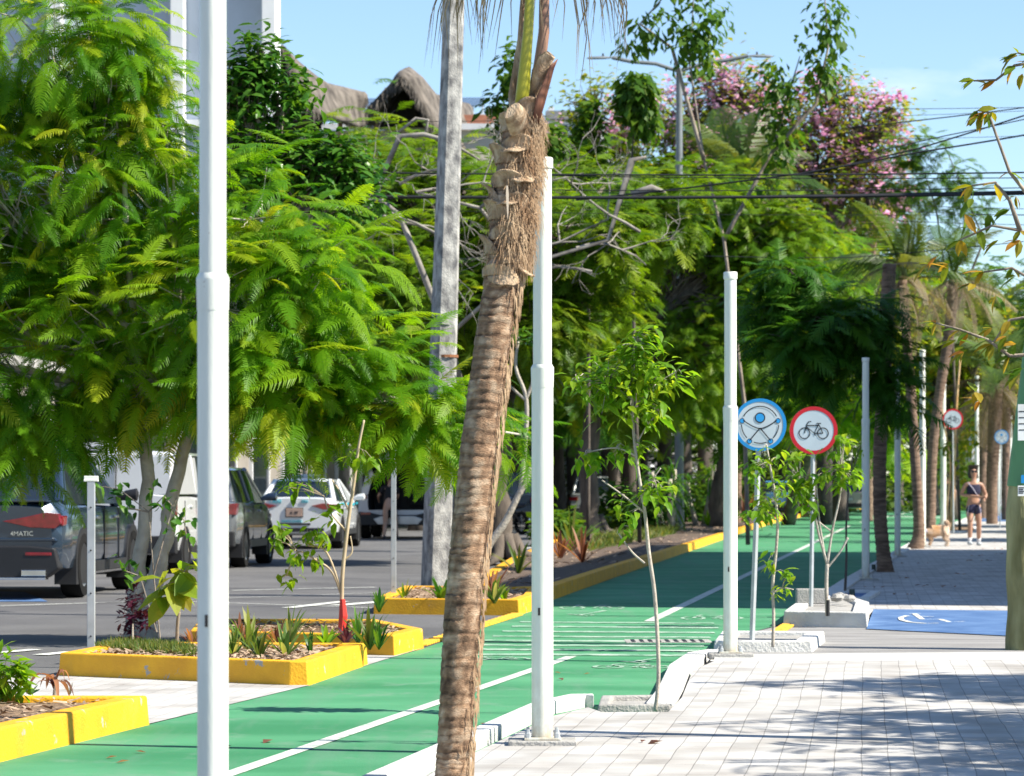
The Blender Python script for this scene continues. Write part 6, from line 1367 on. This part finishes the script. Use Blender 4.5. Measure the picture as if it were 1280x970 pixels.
sapling('pale sapling behind the dog, orange sunlight painted into its stem', b, [[(1190, 665, 4), (1190, 640, 3.2), (1192, 600, 2.2), (1194, 550, 1.8), (1196, 500, 1.5), (1200, 450, 1.2)], [(1186, 665, 2), (1184, 630, 1.5), (1188, 580, 1.2), (1180, 530, 1), (1176, 500, .8)]], [lb(1200, 580, D, 14, 30), lb(1212, 545, D, 10, 20), lb(1186, 560, D, 8, 16)], .16, LM_YEL, T_BROAD, M('sunlight_tinted_stem', (.50, .28, .10), .7, col2=(.68, .50, .28)), per=5, seed=6, ncl=50)  # the stem's orange is sunlight painted onto a pale sapling
# frangipani behind the palm trunk
b = G(600, 740, .12); D = 37.0; b = Vector(((600 - CX) * D / FPX, D, .1))
t = sapling('bare-limbed frangipani with rosettes of leaves behind the palm trunk and white pole', b, [[(598, 740, 5), (604, 700, 5), (612, 680, 5), (630, 655, 4.6), (645, 625, 4), (658, 600, 4), (664, 585, 3)], [(650, 620, 3), (656, 560, 3), (658, 500, 2.5), (645, 460, 2), (648, 425, 1.6)], [(657, 500, 2.2), (668, 470, 2), (667, 430, 1.6)], [(657, 500, 2), (640, 485, 1.6), (628, 472, 1.3)], [(600, 700, 3), (560, 480, 2), (553, 420, 1.5)]],
        [lb(648, 420, D, 10, 8), lb(667, 425, D, 10, 8), lb(553, 405, D, 14, 8), lb(625, 470, D, 6, 6)], .17, LM_FIC, [broadleaf(.22, .25)], PBARK, per=6, seed=8, droop=-.1, name='frangipani_tree', group=None, ncl=16)
# big-leaved young tree and climbers in the grassy bed
b = G(221, 808, .12); D = b.y
sapling('young tree with huge paddle leaves beside the double trunk', b, [[(221, 809, 2.4), (222, 780, 2.2), (224, 765, 2)], [(223, 770, 1.6), (212, 752, 1.4), (208, 735, 1)], [(223, 768, 1.6), (228, 745, 1.4), (230, 715, 1)], [(228, 745, 1), (240, 730, .8)]],
        [lb(222, 710, D, 22, 20), lb(235, 735, D, 18, 16), lb(210, 735, D, 14, 14)], .19, LM_BIGL, [broadleaf(.55, .2), broadleaf(.6, .35)], BARK, per=4, seed=9, ncl=9, droop=.25, name='almond_sapling', group=None)
b = G(196, 806, .12); D = 25.2; b = W(196, 806, D); b.z = .12
t = thing('climbing_shrub', 'round-leaved shoots hanging across the double trunk above the bed', 'plant', b); mb = MB()
for q in ([(200, 800), (192, 720), (186, 640), (150, 612), (128, 608)], [(192, 720), (214, 640), (222, 620)], [(186, 640), (160, 635)], [(196, 790), (175, 720), (152, 712)], [(186, 640), (205, 620), (230, 650), (236, 690)]):
    mb.tube([W(x, y, D) for x, y in q], [.008, .006, .005, .004, .003][:len(q)], 5)
obj('stem', mb, BARK, t, b)
P = np.array([tuple(W(x, y, D)) for x, y in [(128, 610), (140, 620), (155, 618), (150, 608), (165, 632), (160, 640), (182, 615), (205, 640), (215, 645), (222, 655), (200, 630), (232, 640), (228, 660), (236, 670), (212, 660), (152, 710), (158, 720), (148, 700), (165, 718), (180, 712), (240, 650), (208, 620), (192, 608)] for k in range(3)])
g_ = np.random.default_rng(8); leafobj('leaves', [(T_BROAD[1], P + g_.normal(size=P.shape) * .02, g_.normal(size=P.shape) + np.array([0, 0, -.4]), np.tile([0, -.5, 1.], (len(P), 1)) + g_.normal(size=P.shape) * .4, g_.uniform(.07, .12, len(P)), g_.random(len(P)))], LM_FIC, t, b)

# ------------------------------------------------------------------ low plants
def rosette(name, label, px, py, z, n, Lr, w, lm, el=(25, 80), bend=.5, seed=0, group=None, shape='strap', stem=0, fold=.15):
    b = G(px, py, z); g_ = random.Random(seed); t = thing(name, label, 'plant', b, group=group); mb = MB(); tones = []
    for k in range(n):
        az = k * 2.4 + g_.uniform(-.3, .3); e_ = R(g_.uniform(*el)); L = Lr * g_.uniform(.65, 1.15); n0 = len(mb.v)
        mb.blade((0, 0, stem * g_.uniform(.3, 1)), (math.cos(az) * math.cos(e_), math.sin(az) * math.cos(e_), math.sin(e_)), (0, 0, 1), L, w * g_.uniform(.7, 1.2), bend, 5, fold, shape); tones += [g_.random()] * (len(mb.v) - n0)
    o = obj('leaves', mb, lm, t, smooth=True); a = o.data.attributes.new('tone', 'FLOAT', 'POINT'); a.data.foreach_set('value', np.array(tones, np.float32))
    if stem: mb = MB(); mb.tube([(0, 0, -.02), (.01, 0, stem)], [.012, .008], 6); obj('stem', mb, BARK, t)
    return t
rosette('cordyline', 'lone reddish cordyline with drooping narrow leaves in the nearest yellow planter', 68, 868, .12, 10, .36, .035, LM_RED, (15, 88), 1.1, 1, stem=.10)
rosette('broad_leaf_plant', 'small plant with two broad green leaves beside the lone reddish cordyline', 38, 868, .12, 4, .13, .045, LM_FIC, (20, 60), .3, 2, shape='oval')
rosette('dry_grass_tuft', 'dry straw tuft right of the lone reddish cordyline', 88, 868, .12, 10, .10, .006, LM_DRY, (40, 88), .3, 3)
b = G(-5, 880, .12); t = thing('leafy_shrub', 'bright green rounded shrub at the left edge in the nearest yellow planter', 'shrub', b)
P, O, L = clusters([lobe(0, 838, b.y, 26, 20), lobe(20, 850, b.y, 12, 16), lobe(-25, 850, b.y, 22, 22)], 60, inner=.4, seed=3); mb = MB()
for p in P[::3]: mb.tube([b, Vector(p)], [.006, .002], 4)
obj('stem', mb, BARK, t, b); leafobj('leaves', crown_batches(P, O, 6, T_BROAD, .07, spread=.8, outw=.8, droop=0, jit=.02, seed=4), LM_SAP, t, b)
# purple plant climbing the trunk
b = G(166, 812, .12); D = 25.6; t = thing('purple_plant', 'dark purple-leaved plant climbing the left of the double trunk', 'plant', b)
P, O, L = clusters([lobe(168, 745, D, 9, 12), lobe(162, 770, D, 12, 12), lobe(160, 795, D, 10, 14), lobe(178, 775, D, 10, 12)], 60, inner=.2, seed=6)
leafobj('leaves', crown_batches(P, O, 5, [broadleaf(.3, .3)], .075, spread=.9, outw=.6, droop=-.2, jit=.02, seed=6), LM_PURP, t, b)
mb = MB(); mb.tube([b, W(166, 780, D), W(170, 740, D)], [.01, .008, .005], 5); obj('stem', mb, BARK, t, b)
# clipped grass in the bed
gp = []; g_ = np.random.default_rng(9)
Pa = [G(x, y, .13) for x, y in [(118, 812), (245, 822), (240, 812), (150, 806)]]
pts = []
for k in range(5200):
    u, v = g_.random(2); p = Pa[0].lerp(Pa[1], u).lerp(Pa[3].lerp(Pa[2], u), v); pts.append(tuple(p))
pts = np.array(pts); w_ = leafobj('grass', [(simpleleaf(.10), pts, g_.normal(size=pts.shape) * .5 + np.array([0, 0, 1.]), g_.normal(size=pts.shape), g_.uniform(.03, .085, len(pts)), g_.random(len(pts)))], LM_GRASS, None, tuple(Pa[0])); w_['kind'] = 'stuff'
vals = [('striped spider-like plant left of centre in the grassy planter', 292, 822, .12, 12, .24, .022, LM_VAR, 1), ('striped spider-like plant right behind the nearest white pole', 312, 817, .12, 14, .30, .03, LM_VAR, 2), ('green strap-leaved plant in the middle of the grassy planter', 325, 824, .12, 12, .20, .025, LM_PALM, 3),
        ('pale-striped plant near the corner of the grassy planter', 357, 822, .12, 12, .24, .028, LM_VAR, 4), ('small dark strap plant at the corner of the grassy planter', 388, 818, .12, 6, .16, .025, LM_FIC, 5), ('red-tipped strap plant behind the pole in the low planter', 300, 806, .12, 10, .22, .025, LM_RED, 6),
        ('white-topped spiky plant in the low planter', 362, 804, .12, 16, .26, .02, LM_VAR, 7), ('orange-brown strap plant beside the white-topped spiky plant', 345, 806, .12, 10, .20, .025, LM_RED, 8), ('dark red plant at the foot of the red-wrapped sapling', 432, 806, .12, 14, .18, .03, LM_PURP, 9),
        ('bright yellow-green clump left of the red-wrapped sapling', 408, 808, .12, 16, .16, .03, LM_SAP, 10), ('tall green blades right of the red-wrapped sapling', 462, 812, .12, 10, .30, .028, LM_PALM, 11), ('green tuft at the right end of the low planter', 474, 812, .12, 12, .24, .02, LM_FIC, 12), ('leaning strap-leaved plant behind the low planter tuft', 448, 806, .12, 10, .26, .022, LM_FIC, 13),
        ('small brown cordyline behind the big paddle-leaved tree', 240, 808, .12, 8, .18, .02, LM_RED, 14), ('leafy green clump between the concrete pole and the palm trunk', 552, 752, .12, 16, .26, .05, LM_FIC, 15), ('red-brown cordyline right of the palm trunk in the pole planter', 614, 750, .12, 12, .40, .035, LM_RED, 16), ('yellow-green striped clump right of the palm trunk', 618, 754, .12, 16, .26, .04, LM_VAR, 17), ('bright yellow clump at the right end of the pole planter', 630, 752, .12, 12, .16, .04, LM_SAP, 18),
        ('yellow-leaved plant beside the slim steel post in the pole planter', 505, 750, .12, 8, .22, .03, LM_YEL, 19), ('small weed at the left corner of the pole planter', 474, 765, .12, 10, .22, .03, LM_FIC, 20), ('brown strap plant in the median bed right of the white pole', 728, 704, .12, 12, .55, .05, LM_RED, 21), ('red-brown plants in the median bed beside the white pole', 700, 700, .12, 12, .5, .05, LM_RED, 22),
        ('long strap-leaved plant left of the middle tree trunk', 715, 690, .12, 12, .9, .06, LM_PALM, 23), ('sunlit orange fern-like plant behind the white pole by the signs', 930, 652, .12, 16, 1.1, .07, LM_RED, 24), ('grassy clump on the sunny part of the median bed', 885, 658, .12, 20, .5, .05, LM_SAP, 25), ('spiky green plant behind the frangipani trunk', 648, 718, .12, 10, .5, .04, LM_PALM, 26)]
for lab, x, y, z, n, L, w, lm, sd in vals: rosette('bedding_plant', lab, x, y, z, int(n * 1.3), L * 1.55, w * 1.25, lm, (42, 88), .42, sd, group='bedding plants in the kerbed beds')
# long-leaved dracaena clumps
def dracaena(label, px, py, H, n, seed, Lr=1.5):
    b = G(px, py, .12); g_ = random.Random(seed); t = thing('dracaena', label, 'plant', b, group='dark strap-leaved clumps in the median'); mb = MB(); lv = MB(); tones = []
    for k in range(4):
        x = g_.uniform(-.5, .5); y = g_.uniform(-.4, .4); h = H * g_.uniform(.7, 1.0); mb.tube([(x * .4, y * .4, 0), (x, y, h * .5), (x * 1.3, y, h)], [.09, .07, .06], 8)
        for j in range(n):
            az = j * 2.4; e_ = R(g_.uniform(-25, 80)); n0 = len(lv.v)
            lv.blade((x * 1.3, y, h - g_.uniform(0, h * .5)), (math.cos(az) * math.cos(e_), math.sin(az) * math.cos(e_), math.sin(e_)), (0, 0, 1), Lr * g_.uniform(.7, 1.1), .07, .9, 5, .15); tones += [g_.random()] * (len(lv.v) - n0)
    obj('trunk', mb, PBARK, t, smooth=True); o = obj('leaves', lv, LM_FIC, t, smooth=True); a = o.data.attributes.new('tone', 'FLOAT', 'POINT'); a.data.foreach_set('value', np.array(tones, np.float32))
dracaena('dark clump of long arching strap leaves under the middle shade tree', 838, 664, 1.7, 34, 1)
dracaena('second clump of strap leaves close behind the white pole by the signs', 875, 657, 1.9, 26, 2, 1.3)
for (lab, px, py, D, rx, ry, lm, sd) in [('leafy bush with glossy leaves left of the white pole by the signs', 880, 654, 108, 26, 40, LM_MID, 1), ('low green bush behind the sign posts in the median', 985, 642, 150, 40, 18, LM_DIM, 2), ('dark bush with white flowers at the bend of the lane', 1035, 640, 160, 40, 22, LM_DIM, 3), ('green bush at the foot of the far palms', 1150, 636, 185, 40, 30, LM_MID, 4), ('yellow-green bush behind the walking woman', 1215, 636, 190, 34, 40, LM_YEL, 5), ('dark low bush beside the middle shade tree', 790, 668, 84, 40, 10, LM_DIM, 6) if 0 else ('low green bush beside the middle shade tree', 800, 668, 86, 44, 16, LM_MID, 6), ('green bush between the white pole and the middle shade tree', 700, 684, 70, 22, 16, LM_MID, 7), ('leafy green bush in the median left of the strap-leaved clumps', 770, 660, 96, 30, 30, LM_MID, 8), ('rounded green bush in the median right of the white pole by the signs', 930, 650, 122, 26, 30, LM_MID, 9)]:
    b = Vector(((px - CX) * D / FPX, D, 0)); t = thing('bush', lab, 'bush', b, group='bushes along the median'); s_ = D / FPX
    P, O, L = clusters([(np.array([b.x + dx * rx * s_, D, .1 + ry * s_ * h_]), np.array([rx * s_ * .6, .8, ry * s_ * .7]), 1.) for dx, h_ in ((-.5, .6), (.4, .7), (0, 1.1))], 110, inner=.5, seed=sd)
    mb = MB()
    for p in P[::6]: mb.tube([b, Vector(p)], [.02, .006], 4)
    obj('stem', mb, DBARK, t, b); leafobj('leaves', crown_batches(P, O, 7, T_SIMPLE, .26, spread=1, outw=.6, droop=.1, jit=.15, seed=sd), lm, t, b)
# grass and litter in the median
Pa = [G(x, y, .14) for x, y in [(735, 690), (840, 668), (850, 660), (745, 672)]]; pts = []
for k in range(5000):
    u, v = g_.random(2) if hasattr(g_, 'normal') else (.5, .5); p = Pa[0].lerp(Pa[1], u).lerp(Pa[3].lerp(Pa[2], u), v); pts.append(tuple(p))
pts = np.array(pts); w_ = leafobj('ground_cover', [(simpleleaf(.14), pts, g_.normal(size=pts.shape) * .6 + np.array([0, 0, .8]), g_.normal(size=pts.shape), g_.uniform(.08, .22, len(pts)), g_.random(len(pts)))], LM_GRASS, None, tuple(Pa[0])); w_['kind'] = 'stuff'
# fallen leaves on the pavement and lane
pts = []
for x, y in [(1128, 742), (1150, 704), (1171, 690), (1190, 668), (1212, 700), (1220, 694), (1242, 686), (1256, 692), (1252, 678), (1247, 672), (1090, 733), (1165, 731), (1172, 731), (1140, 722), (1241, 700), (1198, 716)] + [(150, 944), (620, 905), (700, 842), (802, 926), (330, 930)]: pts.append(tuple(G(x, y, ZS + .012 if x > 760 else .012)))
pts = np.array(pts)
for i, p in enumerate(pts):
    pass
w_ = leafobj('leaf_litter', [(T_SIMPLE[1], np.repeat(pts, 3, 0) + g_.normal(size=(len(pts) * 3, 3)) * np.array([.10, .25, 0]), np.stack([g_.normal(size=len(pts) * 3), g_.normal(size=len(pts) * 3), np.zeros(len(pts) * 3)], 1), np.tile([0, 0, 1.], (len(pts) * 3, 1)), g_.uniform(.04, .10, len(pts) * 3), g_.random(len(pts) * 3))], LM_RED, None, tuple(pts[0])); w_['kind'] = 'stuff'
# little dark pipe stubs
for i, (x, y) in enumerate([(1065, 748), (1092, 714)]):
    b = G(x, y, ZS); mb = MB(); mb.lathe([(0, .10), (.03, .10), (.032, .09), (.032, 0)], 12, Matrix.Translation(b)); solo('pipe_stub', mb, M('dark_green_pipe', (.03, .06, .05), .5), ['dark green pipe stub by the leafless stick sapling', 'dark green pipe stub at the foot of the nearest pavement palm'][i], 'pipe', b, 'pipe stubs in the pavement', autos=40)
b = G(835, 802); mb = MB(); mb.box(b.x - .35, b.x + .35, b.y - .25, b.y + .3, .0, .006)
dr = solo('drain_cover', mb, CONC, 'grey drain grating let into the striped crossing', 'drain', b)
mb = MB()
for k in range(9): mb.box(-.3 + k * .07, -.27 + k * .07, -.18, .22, .0065, .0095)
obj('grating_slots', mb, BLACK, dr)

# ------------------------------------------------------------------ buildings
WHITEW = M('white_render', (.72, .73, .74), .85, var=.05, scale=1.5, bump=.1); BLUEW = M('blue_grey_render', (.42, .48, .56), .85, var=.06, scale=1.2); CREAM = M('cream_render', (.62, .56, .47), .85, var=.08); TERRA = M('terracotta_trim', (.36, .15, .09), .8)
D = 97.0; b = W(230, 611, D); b.z = 0; s_ = D / FPX; t = thing('white_building', 'tall white building with vertical fins rising behind the feathery tree', 'building', b)
def bx(x0, x1, y0, y1, dd0, dd1, name, mat, par, b=b, D=D, zmin=None, bev=0):
    a = W(x0, y1, D); c = W(x1, y0, D); mb = MB(); mb.box(a.x - b.x, c.x - b.x, dd0, dd1, (a.z if zmin is None else zmin), c.z); return obj(name, mb, mat, par, bevel=bev)
bx(-80, 336, -260, 640, .4, 2.5, 'wall', BLUEW, t, zmin=0)
for x0, x1 in ((214, 231), (328, 345), (60, 78)): bx(x0, x1, -260, 0, -.3, .39, 'pillar', WHITEW, t, zmin=0, bev=.02)
bx(333, 337, -260, 0, .38, 2.4, 'corner_strip', M('grey_render', (.40, .38, .35), .8), t, zmin=0); bx(337.2, 343, -260, 0, .41, 2.5, 'side_pier', WHITEW, t, zmin=0)
for y in (-180, -60, 200, 330, 450):
    for x0, x1 in ((100, 190), (250, 310)): w_ = bx(x0, x1, y, y + 50, .33, .397, 'window', GLASS, t)
for y in (-110, 150, 400): bx(-80, 327, y, y + 8, -.1, .395, 'floor_band', WHITEW, t)
# apartment building with the thatched roof terraces
D = 128.0; b = W(480, 611, D); b.z = 0; t = thing('apartment_building', 'cream building with roof terraces under the thatched roofs', 'building', b)
kw = dict(b=b, D=D)
bx(346, 640, 163, 640, 0, 9, 'wall', CREAM, t, zmin=0, **kw); bx(572, 640, 138, 186, 3, 9, 'wall', WHITEW, t, **kw); bx(345, 645, 155, 162.5, -.2, .0, 'parapet', WHITEW, t, **kw); bx(578, 636, 134, 147, 2.6, 3.0, 'roof_trim', TERRA, t, **kw)
bx(600, 609, 150, 176, 2.93, 3.0, 'window', GLASS, t, **kw); bx(586, 596, 152, 180, 2.93, 3.0, 'door', M('teal_door', (.08, .20, .22), .5), t, **kw); bx(612, 622, 140, 186, 2.8, 3.0, 'pillar', WHITEW, t, **kw)
for x in range(360, 620, 34):
    for y in (230, 330, 430): bx(x, x + 18, y, y + 40, -.05, .0, 'window', GLASS, t, **kw)
def solar(x0, x1, y, label, D=134.0):
    a = W(x0, y, D); c = W(x1, y, D); t = thing('solar_panel', label, 'solar panel', a, group='rooftop solar panels'); mb = MB(); L = c.x - a.x
    mb.add([(0, -.3, -.15), (L, -.3, -.15), (L, 1.5, .40), (0, 1.5, .40)], [(0, 1, 2, 3)]); obj('panel', mb, M('solar_blue', (.10, .15, .22), .25, spec=.8), t, solid=.05)
    mb = MB()
    for x in (.1, L / 2, L - .1): mb.tube([(x, .0, -.1), (x, .0, -1.0)], .03, 5); mb.tube([(x, 1.4, .3), (x, 1.4, -1.0)], .03, 5)
    mb.tube([(0, -.3, -.5), (L, -.3, -.5)], .025, 5); mb.tube([(0, -.3, -.8), (L, -.3, -.8)], .025, 5); obj('stand', mb, STEEL, t)
solar(440, 468, 130, 'rooftop solar panels between the two thatched roofs'); solar(576, 606, 129, 'rooftop solar panels right of the concrete pole')
THATCH = M('thatch', (.05, .042, .036), .95, col2=(.19, .165, .14), scale=3.0, bump=1.0, bscale=14, stretch=(1, 1, .5), detail=12)
def palapa(label, D, ridge, eaveL, eaveR, pts_front, base_y, dark, name='thatched_roof'):
    pass
def thatch_roof(label, D, sections, posts, dark=None):
    """sections: list of outlines; each outline is [(px, py, dy)] from left eave over the ridge to right eave"""
    b = W(posts[0][0], posts[0][1], D); t = thing('thatched_roof', label, 'thatched roof', b, group='thatched roofs on the terrace'); mb = MB(); n = None; fine = []
    for s in sections:
        row = []; m = 22
        for k in range(m + 1):
            c = cat(s, k / m); p = W(c[0], c[1], D) + Vector((0, c[2], 0)); p += Vector((noise.noise(p * 1.3), noise.noise(p * 1.7 + Vector((5, 0, 0))), noise.noise(p * 2.1))) * .16; row.append(p)
        fine.append(row)
    m = len(fine[0])
    for r_ in fine: mb.v += [tuple(p) for p in r_]
    mb.f = [(i * m + k, i * m + k + 1, (i + 1) * m + k + 1, (i + 1) * m + k) for i in range(len(fine) - 1) for k in range(m - 1)]
    o = obj('thatch', mb, THATCH, t, b, smooth=True, solid=.28); 
    mb = MB(); g_ = random.Random(int(D))
    for row in (fine[0], fine[-1], [f[0] for f in fine], [f[-2] for f in fine]):
        for k in range(len(row) - 1):
            for _ in range(14):
                p = row[k].lerp(row[k + 1], g_.random()) + Vector((g_.uniform(-.1, .1), g_.uniform(-.15, .05), g_.uniform(-.05, .15))); e = p + Vector((g_.uniform(-.12, .12), g_.uniform(-.15, .1), -g_.uniform(.15, .45))); mb.tube([p, e], [.03, .006], 3, cap=False)
    obj('straw_fringe', mb, THATCH, t, b)
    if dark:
        mb = MB(); mb.sheet([W(x, y, D) + Vector((0, 1.2, 0)) for x, y in dark]); obj('gable_shadow_panel', mb, M('gable_shade_dark', (.02, .016, .012), .9), t, b, solid=.05)  # dark sheet standing in for the shade inside the open gable
    mb = MB()
    for x, y, y1, dy in posts: mb.tube([W(x, y, D) + Vector((0, dy, 0)), W(x, y1, D) + Vector((0, dy, 0))], .09, 8)
    obj('posts', mb, DRYW, t, b)
thatch_roof('right-hand thatched roof with an open gable, left of the concrete pole', 126, [
    [(452, 150, -.6), (475, 128, -.6), (495, 108, -.6), (503, 104, -.7), (512, 112, -.6), (535, 150, -.6), (556, 182, -.6)],
    [(452, 152, .3), (470, 130, .3), (492, 104, .3), (505, 91, .2), (520, 105, .3), (545, 150, .3), (566, 184, .3)],
    [(462, 150, 1.5), (478, 125, 1.5), (497, 98, 1.5), (510, 81, 1.5), (528, 100, 1.5), (556, 150, 1.5), (574, 184, 1.5)],
    [(480, 150, 3), (490, 130, 3), (510, 108, 3), (532, 107, 3), (548, 118, 3), (572, 150, 3), (588, 182, 3)],
    [(500, 150, 5), (515, 132, 5), (535, 118, 5), (560, 112, 5), (574, 117, 5), (584, 150, 5), (594, 180, 5)],
    [(520, 150, 6.3), (535, 132, 6.3), (560, 118, 6.3), (576, 111, 6.3), (583, 118, 6.3), (590, 150, 6.3), (598, 178, 6.3)]], [(470, 200, 150, 1), (540, 200, 160, 1), (580, 200, 150, 4)], [(470, 155), (503, 106), (530, 155)])
thatch_roof('left-hand thatched roof with a flared ragged right end', 120, [
    [(300, 150, -.5), (330, 110, -.5), (345, 74, -.5), (350, 66, -.5), (362, 80, -.5), (380, 120, -.5), (392, 146, -.5)],
    [(310, 150, 1), (335, 110, 1), (352, 72, 1), (362, 70, 1), (378, 84, 1), (400, 120, 1), (412, 146, 1)],
    [(330, 150, 2.5), (350, 120, 2.5), (368, 92, 2.5), (390, 94, 2.5), (405, 100, 2.5), (420, 120, 2.5), (428, 144, 2.5)],
    [(360, 150, 4), (372, 125, 4), (390, 98, 4), (415, 95, 4), (428, 102, 4), (434, 120, 4), (437, 142, 4)],
    [(380, 150, 5), (395, 125, 5), (412, 98, 5), (440, 97, 5), (450, 101, 5), (443, 118, 5), (442, 140, 5)]], [(350, 200, 140, 1), (420, 200, 140, 3)])
# far pale block beyond the trees
D = 175.0; b = W(700, 611, D); b.z = 0; t = thing('distant_block', 'distant pale flat-roofed building just above the crowns right of the palm', 'building', b); kw = dict(b=b, D=D)
bx(672, 800, 150, 640, 0, 10, 'wall', WHITEW, t, zmin=0, **kw); bx(682, 733, 139, 149.5, -.3, 9, 'roof_slab', M('grey_slab', (.25, .25, .26), .8), t, **kw); bx(686, 693, 128, 138.5, 2, 3, 'water_tank', WHITEW, t, **kw)
for x in (700, 716, 740, 760): bx(x, x + 9, 156, 180, -.05, 0, 'window', GLASS, t, **kw)
D = 230.0; b = W(1260, 611, D); b.z = 0; t = thing('distant_block', 'distant pale building half hidden by trees at the right edge', 'building', b); kw = dict(b=b, D=D)
bx(1215, 1330, 385, 640, 0, 10, 'wall', WHITEW, t, zmin=0, **kw)
for x in (1225, 1250, 1275): bx(x, x + 12, 400, 425, -.05, 0, 'window', GLASS, t, **kw)
# street frontage behind the parked cars
cols = [('low cream shop frontage behind the dark SUV and the van', (-12.5, 30), (-8.6, 74), 3.6, M('shade_toned_wall', (.20, .18, .155), .9, col2=(.28, .255, .22), scale=1)), ('grey wall and shop frontage behind the taxi', (-8.2, 76), (-4.5, 106), 4.2, M('shade_toned_wall', (.2, .2, .2))), ('dark shop frontage behind the motorcycle', (-4.2, 108), (2.0, 150), 4.0, M('dark_frontage', (.08, .08, .085), .8)), ('long pale frontage at the far bend of the street', (2.4, 152), (14, 235), 3.5, M('dark_frontage', (.08, .08, .085), .8))]  # wall colours darkened to carry the shade lying on the frontages
for lab, p, q, h, m_ in cols:
    a = math.atan2(q[1] - p[1], q[0] - p[0]); L = math.hypot(q[0] - p[0], q[1] - p[1]); t = thing('shop_frontage', lab, 'building', (p[0], p[1], 0), a, 'frontages across the street')
    mb = MB(); mb.box(0, L, 0, 5, 0, h); obj('wall', mb, m_, t); mb = MB(); mb.box(-.1, L + .1, -.35, 5.1, h, h + .18); obj('parapet', mb, CONC, t)
    n = int(L / 4)
    for k in range(n):
        x = 1 + k * L / n; mb = MB(); mb.box(x, x + 2.2, -.06, .0, .05 if k % 2 else .9, 2.6); f_ = obj('door' if k % 2 else 'window', mb, GLASS if k % 2 == 0 else TRIM, t)
        mb = MB(); mb.box(x - .08, x, -.1, 0, .0, 2.7); mb.box(x + 2.2, x + 2.28, -.1, 0, .0, 2.7); mb.box(x - .08, x + 2.28, -.1, 0, 2.6, 2.7); obj('frame', mb, WHITEW, f_)
# building beside the pavement beyond the right edge of the picture: it shades the pavement and the lane
p = Vector((9.4, 31.6, 0)); q = Vector((12.6, 61, 0)); a = math.atan2(q.y - p.y, q.x - p.x); L = (q - p).length
t = thing('pavement_building', 'plain two-storey building beyond the right edge whose shade covers the far pavement', 'building', p, a)
mb = MB(); mb.box(0, L, -7, 0, 0, 9.6); obj('wall', mb, CREAM, t)
for k in range(4):
    for z0 in (.9, 4.6): mb = MB(); mb.box(2 + k * 6.4, 4.4 + k * 6.4, 0, .05, z0, z0 + 1.7); obj('window', mb, GLASS, t)
mb = MB(); mb.box(-.15, L + .15, -7.1, .25, 9.6, 9.85); obj('parapet', mb, CONC, t)
